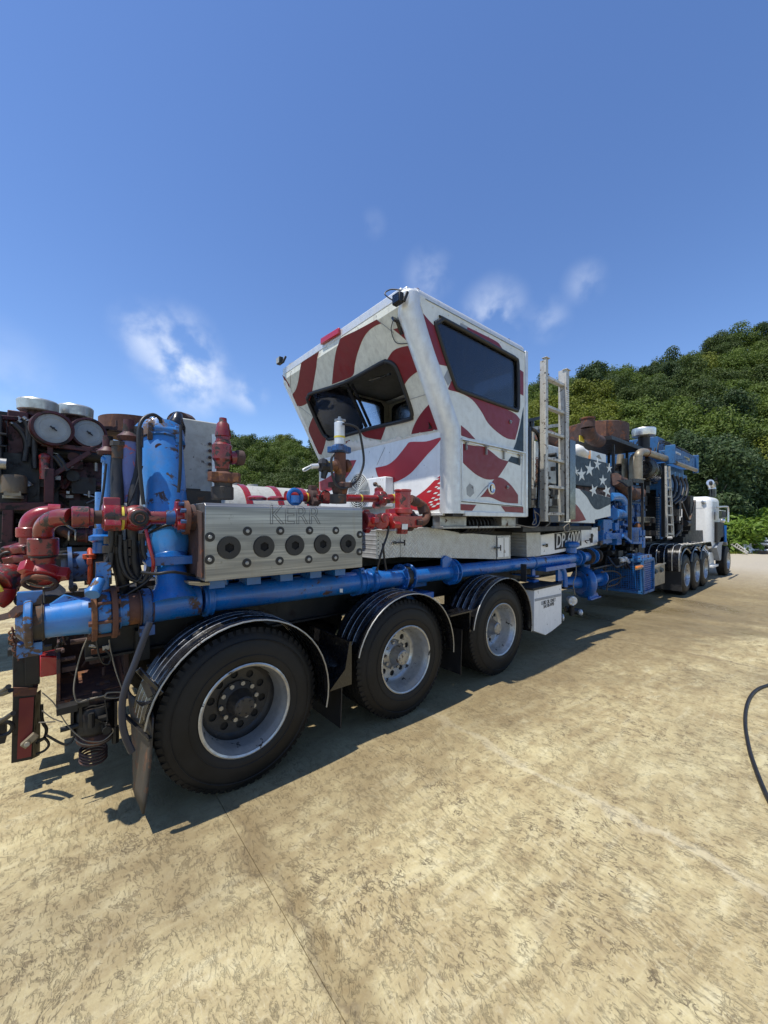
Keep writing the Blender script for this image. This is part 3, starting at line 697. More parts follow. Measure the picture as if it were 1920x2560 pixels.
# ---- fenders: ribbed half barrels with a rolled edge
def fender(cx, a0, a1, R, y0, y1, name='fender'):
    n = 40; ys_ = []; y = y0; ribs = [y0+(y1-y0)*f for f in (.30, .50, .70, .90)]
    prof = [(y0, 0.0), (y0, .006), (y0+.018, .010), (y0+.030, .003)]
    for r_ in ribs: prof += [(r_-.016, .003), (r_-.007, .013), (r_+.007, .013), (r_+.016, .003)]
    prof += [(y1, .003)]
    m = MB(); vs = []; fs = []
    for i in range(n+1):
        a = a0+(a1-a0)*i/n; e = Vector((math.cos(a), 0, math.sin(a)))
        for (yy, dr) in prof: vs.append(Vector((cx, yy, R_T))+e*(R+dr))
    k = len(prof)
    for i in range(n):
        for j in range(k-1): fs.append((i*k+j, (i+1)*k+j, (i+1)*k+j+1, i*k+j+1))
    m.add(vs, fs)
    vs2 = [Vector(v)-Vector((0, 0, 0)) for v in []]
    f = m.build(name, 'black', TR, fixn=False, ang=50); sd = f.modifiers.new('shell', 'SOLIDIFY'); sd.thickness = .004; sd.offset = -1
    P('fender_edge', 'steel', lambda q: q.tube([Vector((cx, y0, R_T))+Vector((math.cos(a0+(a1-a0)*i/24), 0, math.sin(a0+(a1-a0)*i/24)))*(R+.004) for i in range(25)], .0055, 6, smooth=False))
    for r_ in ribs[:3]: P('bright_fender_rib', 'steel', lambda q: q.tube([Vector((cx, r_, R_T))+Vector((math.cos(a0+(a1-a0)*i/24), 0, math.sin(a0+(a1-a0)*i/24)))*(R+.0125) for i in range(25)], .0032, 5, smooth=False))  # pale steel lines stand in for sunlight catching the black ribs
    return f
fender(.92, math.radians(172), math.radians(-14), .575, 2.41, 2.80)
fender(2.334, math.radians(165), math.radians(-5), .575, 2.41, 2.80)
fender(3.80, math.radians(170), math.radians(-12), .575, 2.41, 2.80)
def brackets(m):
    for x in (.92, 2.334, 3.80):
        for a in (60, 120):
            r = math.radians(a); m.bar((x+.56*math.cos(r), 2.79, R_T+.56*math.sin(r)), (x+.35*math.cos(r), 3.15, .95), .03, .03)
P('fender_bracket', 'blackm', brackets)
# shelf plates between the fenders, front splash plates
P('splash_plate', 'black', lambda m: (m.prism([(1.52, 2.43, .47), (1.66, 2.43, .60), (1.70, 2.43, .80), (1.72, 2.43, .80), (1.72, 2.43, .47)], (0, .62, 0))))
P('splash_plate', 'black', lambda m: (m.box((2.90, 2.44, .80), (3.24, 3.05, .815)), m.box((3.2, 2.44, .60), (3.215, 3.05, .80))))
P('mud_flap', 'bare', lambda m: m.prism([(1.66, 2.50, .12), (1.66, 3.08, .12), (1.68, 3.08, .62), (1.68, 2.50, .62)], (.008, 0, 0)))
P('mud_flap', 'bare', lambda m: m.prism([(3.13, 2.50, .16), (3.13, 3.08, .16), (3.15, 3.08, .62), (3.15, 2.50, .62)], (.008, 0, 0)))
# rear mud flap with its bracket box
a_, b_ = W(384, 1795, 2.45), W(351, 2038, 2.45)
fl = MB(); cols = 7; rowsn = 8; vs = []; fs = []
for j in range(rowsn+1):
    t = j/rowsn; p = a_.lerp(b_, t)
    for i in range(cols+1):
        s_ = i/cols; vs.append((p.x-.01+.02*math.sin(s_*6+t*2)+.10*s_*t-.045*s_, p.y+.58*s_, p.z+(.04*s_ if j == rowsn else 0)))
for j in range(rowsn):
    for i in range(cols): a = j*(cols+1)+i; fs.append((a, a+1, a+cols+2, a+cols+1))
fl.add(vs, fs); o = fl.build('mud_flap', 'grime', TR, fixn=False, ang=60); sd = o.modifiers.new('t', 'SOLIDIFY'); sd.thickness = .012
P('mud_flap_bracket', 'blackm', lambda m: (m.bar(W(312, 1788, 2.9), W(376, 1850, 2.43), .02, .012), m.bar(W(362, 1700, 2.5), W(380, 1740, 2.45), .02, .05)))
P('fender_step', 'black', lambda m: (m.prism([W(330, 1745, 3.02), W(352, 1768, 2.45), W(393, 1750, 2.45), W(402, 1732, 2.45)], (0, .03, .0)), m.bar(W(345, 1672, 2.5), W(405, 1735, 2.44), .02, .03)), bev=.004)

# ---- suction manifold
SY = 2.80; KS = 1.03
def sp_(px, py): return W(px, py, SY)
pa, pb = sp_(505, 1498), sp_(1400, 1399)
def onpipe(px):
    # point of the pipe axis seen at this column
    a = (px-960)/960; X = SY*(VX+a*RX)/(VY+a*RY); t = (X-pa.x)/(pb.x-pa.x); return pa.lerp(pb, t)
dr = (pb-pa).normalized()
def seg(m, x0, x1, r, **kw): m.cyl(onpipe(x0), onpipe(x1), r*KS, n=32, **kw)
P('suction_pipe', 'blue', lambda m: (seg(m, 505, 905, .090), seg(m, 905, 1008, .084), seg(m, 1008, 1125, .078), seg(m, 1125, 1440, .077)))
def flange(px, r, th, nb, br, gap=0, mat='blue', name='pipe_flange'):
    c = onpipe(px); r *= KS; br *= KS
    def f(m):
        m.cyl(c-dr*th/2, c+dr*th/2, r, n=32, bev=.004)
        u = dr.orthogonal().normalized(); w2 = dr.cross(u)
        for k in range(nb):
            a = 2*PI*k/nb; q = c+(u*math.cos(a)+w2*math.sin(a))*br; m.cyl(q-dr*(th/2+.018), q+dr*(th/2+.018), .011, n=6)
    return P(name, mat, f)
def clamp(px, r, wd=.05, mat='blue', ears=True, name='pipe_coupling'):
    c = onpipe(px); r *= KS
    def f(m):
        m.lathe([(-wd/2, r-.016), (-wd/2+.006, r), (-.012, r), (-.010, r-.004), (.010, r-.004), (.012, r), (wd/2-.006, r), (wd/2, r-.016)], c, dr, 32)
        if ears:
            for s_ in (-1, 1): q = c+Vector((0, -.5*s_, .85*s_)).normalized()*(r+.012); m.box(q-Vector((wd*.35, .018, .022)), q+Vector((wd*.35, .018, .022))); m.cyl(q-Y_*.035, q+Y_*.035, .009, n=8)
    return P(name, mat, f)
clamp(520, .113); clamp(893, .112); clamp(905, .105, ears=False); clamp(928, .108, .06)
P('pipe_sleeve', 'blue', lambda m: seg(m, 935, 948, .088, bev=.004))
flange(1000, .128, .016, 8, .108); flange(1020, .128, .016, 8, .108)
P('gasket_ring', 'blackm', lambda m: seg(m, 1002, 1017, .105))
flange(1122, .140, .014, 8, .118); flange(1131, .140, .014, 8, .118)
c0 = onpipe(1122); P('lifting_ear', 'blue', lambda m: m.prism([c0+Vector((-.16, -.05, .05)), c0+Vector((-.16, -.05, .15)), c0+Vector((-.10, -.05, .19)), c0+Vector((0, -.05, .15)), c0+Vector((0, -.05, .06))], (0, .03, 0)))
P('weld_ring', 'blue', lambda m: (seg(m, 1329, 1333, .086), ))
c0 = onpipe(1333); P('pipe_bracket', 'blue', lambda m: (m.box((c0.x-.05, SY-.06, c0.z-.20), (c0.x+.05, SY+.35, c0.z-.18)), m.box((c0.x-.04, SY-.01, c0.z-.20), (c0.x+.04, SY+.01, c0.z-.06)), m.box((c0.x-.07, SY-.05, c0.z-.27), (c0.x+.07, SY+.07, c0.z-.24))))
flange(1436, .125, .016, 8, .105); flange(1446, .125, .016, 8, .105)
P('suction_pipe_end', 'blue', lambda m: seg(m, 1446, 1466, .08))
flange(1468, .135, .016, 8, .115, mat='grime'); flange(1478, .135, .016, 8, .115, mat='blue'); flange(1488, .125, .02, 8, .11, mat='grime')
P('worn_number_patch', 'whiteprint', lambda m: (m.prism([Q(c3, 1030, 985, SY-.093), Q(c3, 1048, 985, SY-.093), Q(c3, 1048, 1008, SY-.093), Q(c3, 1030, 1008, SY-.093)], (0, .004, 0))))
c0 = onpipe(716)
P('pipe_saddle', 'blue', lambda m: [m.cyl(onpipe(x)+Vector((0, 0, .07)), onpipe(x)+Vector((0, 0, .155)), .03, n=16) or m.cyl(onpipe(x)+Vector((0, 0, .10)), onpipe(x)+Vector((0, 0, .115)), .05, n=16) for x in (560, 640, 716, 785, 850)])
# left part of the manifold: tee, couplings, butterfly valve, reducer, end cap
L0 = sp_(497, 1499); L1 = sp_(45, 1562); ld = (L1-L0).normalized()
def onl(px): a = (px-960)/960; X = SY*(VX+a*RX)/(VY+a*RY); t = (X-L0.x)/(L1.x-L0.x); return L0.lerp(L1, t)
def segl(m, x0, x1, r, r2=None, **kw): m.cyl(onl(x0), onl(x1), r*KS, r2*KS if r2 else None, n=32, **kw)
P('tee_fitting', 'blue', lambda m: segl(m, 497, 378, .100, bev=.006))
P('rusted_coupling', 'rustdk', lambda m: (segl(m, 380, 349, .098), segl(m, 349, 346, .108)))
P('coupling_half', 'bluedk', lambda m: (segl(m, 376, 352, .112, bev=.008), m.box(onl(363)+Vector((-.04, -.08, -.16)), onl(363)+Vector((.04, -.02, -.10)))))
P('pipe_band', 'rust', lambda m: segl(m, 346, 318, .092))
P('pipe_spool', 'blueworn', lambda m: (segl(m, 320, 290, .092), segl(m, 300, 296, .104)))
def vflange(px, px2):
    def f(m):
        segl(m, px, px2, .150, bev=.004); 
        return m
    return f
P('valve_flange', 'rust', vflange(290, 276)); P('valve_flange', 'rust', vflange(240, 226))
P('butterfly_valve_body', 'blueworn', lambda m: (segl(m, 276, 240, .125, bev=.006), m.cyl(onl(258)+Vector((0, 0, .1)), onl(258)+Vector((0, 0, .24)), .035, n=16), m.box(onl(258)+Vector((-.035, -.035, .21)), onl(258)+Vector((.035, .035, .30)))))
def vbolts(m):
    for k in range(8):
        a = 2*PI*k/8+.2; o_ = Vector((0, math.cos(a)*.137, math.sin(a)*.137)); p, q = onl(296)+o_, onl(218)+o_; m.cyl(p, q, .009, n=8); m.cyl(p, p+(p-q).normalized()*-.02, .017, n=6); m.cyl(q, q+(p-q).normalized()*.02, .017, n=6)
P('valve_stud', 'rust', vbolts)
P('valve_gear', 'blueworn', lambda m: (m.cyl(Q(c2, 770, 280, 2.62), Q(c2, 825, 170, 2.68), .030, n=16), m.cyl(Q(c2, 765, 290, 2.61), Q(c2, 785, 240, 2.64), .036, n=16), m.box(Q(c2, 795, 205, 2.74), Q(c2, 865, 140, 2.68)), m.cyl(Q(c2, 700, 275, 2.67), Q(c2, 730, 272, 2.67), .024, n=10)), bev=.003)
P('reducer', 'bluelt', lambda m: (segl(m, 226, 205, .105, .100), segl(m, 205, 110, .100, .088)))
o = P('gusset', 'bluelt', lambda m: m.prism([onl(214)+Vector((0, -.02, .095)), onl(160)+Vector((0, -.02, .13)), onl(118)+Vector((0, -.02, .08)), onl(160)+Vector((0, -.02, .05))], (0, .06, 0)))
P('pipe_band', 'grime', lambda m: (segl(m, 112, 84, .096), segl(m, 108, 104, .102)))
P('end_flange', 'blueworn', lambda m: (segl(m, 84, 62, .13, bev=.006), segl(m, 64, 40, .105, .06), m.box(onl(75)+Vector((-.05, -.03, .10)), onl(75)+Vector((.05, .03, .17))), m.box(onl(75)+Vector((-.05, -.04, -.17)), onl(75)+Vector((.05, .04, -.10)))))
P('end_lug', 'rustdk', lambda m: (m.bar(Q(c2, 0, 480, 2.9), Q(c2, 130, 445, 2.75), .03, .03), m.bar(Q(c2, 130, 450, 2.75), Q(c2, 185, 400, 2.72), .05, .04)))
# ---- pulsation dampener
DB = W(425, 1395, 2.88); DT = W(399, 1085, 3.24)
dd_ = (DT-DB).normalized(); DL = (DT-DB).length
def onD(t): return DB.lerp(DT, t)
P('dampener_cylinder', 'bluelt', lambda m: m.lathe([(-.01, .094), (.04, .112), (.10, .130), (DL-.02, .147), (DL, .147)], DB, dd_, 40))
P('dampener_neck', 'blue', lambda m: m.lathe([(-.30, .15), (-.24, .125), (-.17, .094), (-.02, .088)], DB, dd_, 36))
P('neck_clamp', 'blue', lambda m: (m.cyl(DB-dd_*.035, DB+dd_*.02, .105, n=32, bev=.006), m.box(DB+Vector((-.15, -.13, -.035)), DB+Vector((.15, -.09, .02))), m.cyl(DB+Vector((-.135, -.15, -.01)), DB+Vector((-.135, -.02, -.01)), .026, n=12), m.cyl(DB+Vector((.135, -.15, -.01)), DB+Vector((.135, -.02, -.01)), .026, n=12)), bev=.003)
P('dampener_head', 'blueworn', lambda m: (m.lathe([(-.10, .149), (-.095, .163), (.0, .163), (.03, .155), (.045, .115), (.05, 0)], DT, dd_, 36), m.cyl(DT+Vector((-.06, -.15, .0)), DT+Vector((.09, -.145, .0)), .032, n=16)), ang=30)
P('head_clevis', 'blueworn', lambda m: (m.box(DT+Vector((-.10, -.17, -.08)), DT+Vector((-.07, -.11, .04))), m.box(DT+Vector((.07, -.17, -.08)), DT+Vector((.10, -.11, .04)))), bev=.004)
P('rust_patch', 'rust', lambda m: [m.prism(chaikin([p+Vector((math.cos(a), 0, math.sin(a)*1.0))*r*random.uniform(.7, 1.2) for a in np.arange(0, 6.2, .6)], 1), (0, .03, 0)) for (p, r) in ((onD(.86)+Vector((-.035, -.148, 0)), .026), (onD(.42)+Vector((.05, -.139, -.0)), .02))])
P('hose_band', 'bare', lambda m: (m.tube([onD(.26)+Vector((-.14, -.02, -.06)), onD(.27)+Vector((-.10, -.12, -.01)), onD(.28)+Vector((.0, -.145, .02)), onD(.28)+Vector((.10, -.12, .02)), onD(.28)+Vector((.22, -.06, .01))], .011, 8), m.tube([onD(.24)+Vector((-.14, -.02, -.08)), onD(.245)+Vector((-.09, -.11, -.03)), onD(.255)+Vector((.0, -.145, .0)), onD(.255)+Vector((.10, -.12, .0)), onD(.255)+Vector((.22, -.06, -.01))], .011, 8)))
P('bag_cap', 'black', lambda m: (m.lathe([(0, .075), (.06, .07), (.11, .045), (.16, .028), (.175, 0)], DT+Vector((.11, .05, .03)), (.15, 0, 1), 14), m.lathe([(0, .045), (.07, .045), (.09, .02)], DT+Vector((.0, .02, .04)), (-.1, 0, 1), 12)), ang=60)
# ---- slim cylinders and hoses left of the dampener
def vcyl(name, mat, x0, y0, x1, y1, Y, r, **kw): return P(name, mat, lambda m: m.cyl(Q(c1, x0, y0, Y), Q(c1, x1, y1, Y), r, n=20, **kw))
vcyl('slim_cylinder', 'bluelt', 915, 590, 900, 1060, 3.0, .040, bev=.008); vcyl('slim_cylinder', 'purple', 1072, 475, 1055, 985, 2.95, .044)
vcyl('slim_cylinder', 'bluelt', 855, 900, 850, 1290, 3.05, .042)
P('cylinder_end', 'bluelt', lambda m: (m.cyl(Q(c1, 850, 640, 3.0), Q(c1, 915, 640, 3.0), .035, n=14), m.box(Q(c1, 840, 600, 2.98), Q(c1, 900, 660, 3.03))), bev=.006)
P('cylinder_cap', 'reddark', lambda m: (m.lathe([(0, .055), (.02, .06), (.035, .045), (.05, .03), (.12, .028)], Q(c1, 895, 590, 3.0), Z_, 18), m.lathe([(0, .055), (.03, .068), (.045, .05), (.06, .035), (.14, .03)], Q(c1, 1070, 480, 2.95), Z_, 18)))
P('bleed_valve', 'steel', lambda m: (m.cyl(Q(c1, 900, 470, 3.0), Q(c1, 935, 470, 3.0), .016), m.cyl(Q(c1, 1060, 360, 2.95), Q(c1, 1120, 360, 2.95), .018), m.tube([Q(c1, 1075, 400, 2.95), Q(c1, 1085, 350, 2.95), Q(c1, 1115, 355, 2.95), Q(c1, 1118, 420, 2.95)], .008)))
def hose(name, pts, r, mat='bare', n=10): return P(name, mat, lambda m: m.tube(pts, r, n))
q1 = lambda x, y, Y: Q(c1, x, y, Y)
hose('hydraulic_hose', [q1(985, 520, 2.95), q1(972, 700, 2.95), q1(972, 1000, 2.9), q1(955, 1200, 2.85), q1(965, 1400, 2.85), q1(1010, 1600, 2.85), q1(1030, 1780, 2.9)], .036, n=14)
hose('hydraulic_hose', [q1(1130, 500, 2.96), q1(1128, 700, 2.95), q1(1105, 1000, 2.9), q1(1095, 1250, 2.85), q1(1105, 1450, 2.85), q1(1140, 1620, 2.85)], .034, n=14)
P('hose_fitting', 'grime', lambda m: (m.cyl(q1(985, 480, 2.95), q1(983, 520, 2.95), .046, n=8), m.cyl(q1(983, 520, 2.95), q1(982, 620, 2.95), .038, n=14), m.cyl(q1(1128, 360, 2.96), q1(1128, 520, 2.96), .042, n=8)))
hose('air_hose', [q1(1190, 1000, 2.7), q1(1160, 700, 2.7), q1(1150, 420, 2.7), q1(1180, 300, 2.72), q1(1260, 255, 2.75), q1(1320, 280, 2.78), q1(1335, 320, 2.8)], .011)
hose('air_hose', [q1(1500, 340, 2.75), q1(1495, 700, 2.74), q1(1480, 900, 2.74)], .010)
hose('air_hose', [q1(880, 660, 2.92), q1(860, 860, 2.92), q1(830, 1060, 2.9)], .007); hose('air_hose', [q1(1180, 680, 2.9), q1(1110, 900, 2.88), q1(1040, 1050, 2.88)], .006)
for (pts, r) in [([(930, 1200), (925, 1320), (905, 1430), (870, 1500), (880, 1545), (915, 1510), (925, 1400)], .012), ([(1180, 1280), (1190, 1400), (1235, 1520), (1180, 1640), (1100, 1600), (1050, 1500), (1040, 1300)], .014),
                 ([(1000, 1250), (1000, 1450), (1060, 1600), (1170, 1640)], .012), ([(905, 1540), (905, 1660)], .014), ([(1280, 1560), (1200, 1650), (1060, 1740), (960, 1790)], .008), ([(1190, 1560), (1130, 1640), (940, 1700)], .006)]:
    hose('small_hose', [q1(x, y, 2.78+.02*random.random()) for (x, y) in pts], r)
P('hose_manifold', 'grime', lambda m: [m.cyl(q1(x, y, 2.82), q1(x, y+60, 2.82), r, n=8) for (x, y, r) in [(910, 1265, .03), (905, 1340, .034), (900, 1410, .024), (1045, 1290, .032), (1040, 1365, .036), (1045, 1440, .028), (1180, 1240, .022), (1190, 1340, .022), (970, 1350, .02)]])
hose('red_hose', [q1(1210, 1210, 2.66), q1(1250, 1380, 2.62), q1(1272, 1480, 2.62), q1(1265, 1570, 2.66)], .010, 'redclean')
hose('cable', [q1(1170, 1560, 2.62), q1(1290, 1575, 2.6), q1(1450, 1560, 2.6), q1(1659, 1600, 2.75)], .009)
P('blue_valve_stem', 'blue', lambda m: (m.cyl(q1(845, 1200, 3.0), q1(840, 1400, 3.0), .045, n=16), m.lathe([(0, .04), (.02, .07), (.045, .07), (.06, .04)], q1(848, 1320, 3.0), Z_, 18)))
P('flange_line', 'bluedk', lambda m: (m.cyl(q1(580, 1520, 3.1), q1(720, 1510, 3.1), .095, n=24), m.cyl(q1(590, 1400, 3.1), q1(592, 1620, 3.1), .05), m.cyl(q1(565, 1525, 3.1), q1(600, 1522, 3.1), .13, n=24)))
P('valve_top', 'grime', lambda m: (m.cyl(q1(540, 1440, 3.1), q1(540, 1410, 3.1), .085, n=20), m.cyl(q1(540, 1410, 3.1), q1(540, 1385, 3.1), .03)))
P('orange_clamp', 'orange', lambda m: (m.cyl(q1(722, 1512, 3.08), q1(762, 1510, 3.08), .118, n=24, bev=.008), m.cyl(q1(742, 1450, 3.0), q1(742, 1410, 3.0), .035, n=14), m.box(q1(722, 1500, 2.94), q1(762, 1440, 2.99))), bev=.003)
P('dark_pipe', 'grime', lambda m: m.cyl(q1(762, 1510, 3.08), q1(900, 1500, 3.08), .10, n=24))

# ---- red high pressure line
HY = 2.74
q3 = lambda x, y, Y: Q(e3, x, y, Y)
def wingnut(m, c, ax, r, wd, ph=0., lug=3):
    ax = Vector(ax).normalized(); m.lathe([(-wd/2, r*.82), (-wd/2+.008, r), (wd/2-.012, r), (wd/2, r*.86)], c, ax, 28)
    u = ax.orthogonal().normalized(); w2 = ax.cross(u)
    for k in range(lug):
        a = ph+2*PI*k/lug; e = u*math.cos(a)+w2*math.sin(a); t = ax.cross(e); q = Vector(c)+e*(r+.010)
        vs = [q+t*s1*.035*(1 if h < 0 else .62)+e*h*.024+ax*s2*wd*.42 for h in (-1, 1) for s1 in (-1, 1) for s2 in (-1, 1)]
        m.add(vs, [(0, 1, 3, 2), (4, 6, 7, 5), (0, 4, 5, 1), (2, 3, 7, 6), (0, 2, 6, 4), (1, 5, 7, 3)])
hz_ = [q1(x, 1105, HY) for x in (1560, 1450, 1250, 1130, 1010, 930, 860, 750, 590)]
P('pressure_pipe', 'red', lambda m: (m.cyl(q1(1460, 1110, HY), q1(1225, 1110, HY), .040, n=24), m.cyl(q1(1440, 1110, HY), q1(1385, 1110, HY), .043, n=24)))
P('wing_union', 'redclean', lambda m: wingnut(m, q1(1500, 1110, HY), X_, .070, .085, .9), bev=.004)
P('wing_union', 'red', lambda m: wingnut(m, q1(925, 1100, HY), X_, .078, .095, .9), bev=.004)
P('plug_valve_body', 'red', lambda m: (m.sphere(q1(1130, 1112, HY), .083, 24, (1.05, .9, .95)), m.cyl(q1(1130, 1112, HY)+Y_*.02, q1(1130, 1112, HY)-Y_*.088, .056, n=28, bev=.008), m.cyl(q1(1040, 1110, HY), q1(1020, 1110, HY), .070, n=24), m.box(q1(1130, 1112, HY)+Vector((-.11, -.08, -.012)), q1(1130, 1112, HY)+Vector((.11, -.05, .012)))), ang=45)
P('valve_stem_seal', 'blackm', lambda m: (m.torus(q1(1160, 1112, HY-.085), Y_, .036, .012), m.cyl(q1(1160, 1112, HY-.085), q1(1160, 1112, HY-.10), .020, n=6)))
P('yellow_id_band', 'yellow', lambda m: m.cyl(q1(1000, 1110, HY), q1(1022, 1110, HY), .0735, n=28))
P('worn_pipe_nipple', 'rustdk', lambda m: m.cyl(q1(870, 1105, HY), q1(760, 1105, HY), .039, n=24))
def elbow(m, s0, d0, e0, r, n=20):
    pass
eA = q3(980, 620, HY); eB = q3(600, 920, 2.92)
def bez(a, c_, b_, n=14): return [a*(1-t)**2+c_*2*t*(1-t)+b_*t*t for t in [i/n for i in range(n+1)]]
P('swivel_elbow', 'red', lambda m: m.tube(bez(eA, q3(560, 600, 2.84), eB), .047, 24, smooth=False))
P('elbow_collar', 'red', lambda m: (m.cyl(q3(1240, 622, HY), q3(985, 622, HY), .060, n=32, bev=.006), m.cyl(q3(1290, 622, HY), q3(1240, 622, HY), .05, n=28)))
P('elbow_collar', 'red', lambda m: (m.cyl(eB+Vector((0, 0, .004)), eB-Vector((0, 0, .095)), .070, n=32, bev=.006)))
P('grease_ring', 'blackm', lambda m: m.cyl(eB-Vector((0, 0, .095)), eB-Vector((0, 0, .104)), .064, n=32))
lowc = q3(590, 1420, 2.93)
P('pressure_pipe', 'red', lambda m: m.cyl(eB-Vector((0, 0, .104)), lowc, .056, n=28))
fd = Vector((-.30, -.75, -.35)).normalized()
P('hammer_union', 'redclean', lambda m: (wingnut(m, lowc, Vector((.25, .75, 1)), .088, .075, .9)), bev=.004)
P('union_seat', 'rustdk', lambda m: m.torus(lowc+Vector((-.01, -.03, -.045)), Vector((.25, .75, 1)), .073, .011, 32))
P('union_lip', 'tan', lambda m: m.torus(lowc+Vector((-.01, -.032, -.03)), Vector((.25, .75, 1)), .062, .005, 32))
# second line just behind
P('swivel_elbow', 'redclean', lambda m: m.tube(bez(q3(800, 585, 3.3), q3(420, 560, 3.3), q3(420, 780, 3.3)), .056, 20, smooth=False))
P('elbow_collar', 'redclean', lambda m: (m.cyl(q3(660, 585, 3.3), q3(830, 590, 3.3), .068, n=28), m.cyl(q3(415, 765, 3.3), q3(415, 900, 3.3), .068, n=28, bev=.005), m.cyl(q3(415, 900, 3.3), q3(415, 1100, 3.3), .052, n=24)))
P('hammer_union', 'red', lambda m: [wingnut(m, q3(325, 1040+130*k, 3.3), Vector((-.25, -.15, 1)), .066-.004*k, .055, .4*k) for k in range(3)], bev=.003)
# lower left chiksan pieces
P('hammer_union', 'red', lambda m: (m.cyl(q3(170, 1420, 3.3), q3(-60, 1560, 3.2), .080, n=26, bev=.006), wingnut(m, q3(150, 1430, 3.3), q3(170, 1420, 3.3)-q3(-60, 1560, 3.2), .086, .06, .3)), bev=.003)
P('yellow_id_band', 'yellow', lambda m: m.cyl(q3(45, 1590, 3.2), q3(0, 1610, 3.2), .062, n=24))
P('pressure_pipe', 'redclean', lambda m: m.tube([q3(60, 1600, 3.2), q3(20, 1720, 3.2), q3(-60, 1780, 3.2)], .06, 20))
P('lug_ring', 'grime', lambda m: (m.torus(q3(115, 1185, 3.3), (0, 1, .3), .036, .009), m.torus(q3(110, 1100, 3.35), (0, .6, 1), .032, .009), m.cyl(q3(60, 1190, 3.4), q3(180, 1240, 3.4), .06)))

# ---- fluid end block
FY = 2.50
fx0, fx1 = W(513, 1400, FY).x, W(906, 1400, FY).x; fz0, fz1 = 1.356, 1.842
FE = P('fluid_end_block', 'brushed', lambda m: m.prism([(fx0, FY, fz0), (fx0, FY, fz1-.02), (fx0+.0, FY+.02, fz1), (fx0+.0, FY+.40, fz1), (fx0+.0, FY+.40, fz0)], (fx1-fx0, 0, 0)), bev=.004)
P('block_end_plate', 'rustdk', lambda m: (m.prism([(fx0-.002, FY+.03, fz0+.02), (fx0-.002, FY+.03, fz1-.06), (fx0-.002, FY+.36, fz1-.02), (fx0-.002, FY+.36, fz0+.02)], (-.010, 0, 0)), m.cyl((fx0-.012, 2.72, 1.752), (fx0-.05, 2.72, 1.752), .085, n=26)), parent=FE)
P('block_end_flange', 'rust', lambda m: (m.cyl((fx0-.05, 2.72, 1.752), (fx0-.075, 2.72, 1.752), .11, n=28)), parent=FE)
P('end_stud', 'bluedk', lambda m: [m.cyl((fx0-.05, 2.72+.09*math.cos(a), 1.752+.09*math.sin(a)), (fx0-.105, 2.72+.09*math.cos(a), 1.752+.09*math.sin(a)), .014, n=6) for a in np.arange(.3, 6.2, .785)], parent=FE)
P('end_spool', 'bluedk', lambda m: m.cyl((fx0-.07, 2.72, 1.752), (fx0-.17, 2.73, 1.752), .045, n=20))
pl = None
for (x, y, r) in [(334, 727, 62), (553, 720, 57), (747, 712, 52), (921, 705, 46), (1080, 702, 41)]:
    c = Q(c3, x, y, FY); rr_ = .071
    m = MB(); o_ = Vector((0, -.012, 0))
    hexo = [Vector((.032*math.cos(a), 0, .032*math.sin(a))) for a in np.arange(PI/6, 6.5, PI/3)][:6]
    circ = [Vector((rr_*math.cos(2*PI*i/36), 0, rr_*math.sin(2*PI*i/36))) for i in range(36)]
    if pl is None:
        m.prism([c+p-Y_*.010 for p in circ], (0, .009, 0), [[c+p-Y_*.010 for p in hexo]]); m.lathe([(0, rr_+.004), (-.004, rr_+.002)], c, Y_, 36, cap=False)
        pl = m.build('suction_cover_plug', 'plug', FE, ang=30, split=False); pc = c
        pl2 = MB().prism([c+p*.98-Y_*.0015 for p in hexo], (0, .001, 0)).build('hex_socket', 'void', FE)
    else:
        for s_ in (pl, pl2): q = s_.copy(); C.objects.link(q); q.location = s_.location+(c-pc)
bl = None
for (x, y) in [(213, 660), (211, 803), (449, 623), (445, 823), (655, 621), (651, 810), (839, 619), (834, 800), (1004, 619), (1001, 790), (1155, 644), (1153, 753)]:
    c = Q(c3, x, y, FY)
    if bl is None:
        bl = P('block_stud', 'plug', lambda m: m.lathe([(0, .030), (-.003, .030), (-.004, .018)], c, Y_, 24, cap=False) or m.torus(c-Y_*.003, Y_, .024, .0045, 24), parent=FE); bc = c
        b2 = P('stud_centre', 'steel', lambda m: m.cyl(c-Y_*.001, c-Y_*.009, .0125, n=16, bev=.002), parent=FE)
        b3 = P('stud_well', 'ink', lambda m: m.cyl(c, c-Y_*.0025, .022, n=20), parent=FE)
    else:
        for s_ in (bl, b2, b3): q = s_.copy(); C.objects.link(q); q.location = s_.location+(c-bc)
kc = Q(c3, 752, 528, FY)
text('KERR', 'engraved_lettering', 'engrave', FE, kc-Y_*.001, .185, X_, Z_, outline=.0020, sx=.92)
P('pipe_saddle', 'blue', lambda m: [m.box((x-.05, 2.68, 1.28), (x+.05, 2.84, 1.36)) for x in (.80, 1.05, 1.30, 1.55, 1.78)])
P('stained_pad', 'tan', lambda m: m.prism([Q(c3, 80, 945, 2.6), Q(c3, 215, 948, 2.6), Q(c3, 212, 962, 2.6), Q(c3, 150, 968, 2.6), Q(c3, 85, 960, 2.6)], (0, .12, 0)))
# pump power end behind the block
P('spacer_frame', 'bluedk', lambda m: [m.cyl((x, 2.9, z), (x, 3.45, z), .03, n=12) for x in np.arange(fx0+.1, fx1, .24) for z in (1.42, 1.74)])
P('power_end', 'blue', lambda m: (m.prism([(fx0, 3.45, 1.2), (fx0, 3.45, 1.78), (fx0, 3.9, 1.80), (fx0, 4.6, 1.74), (fx0, 4.8, 1.2)], (1.45, 0, 0))), bev=.01)
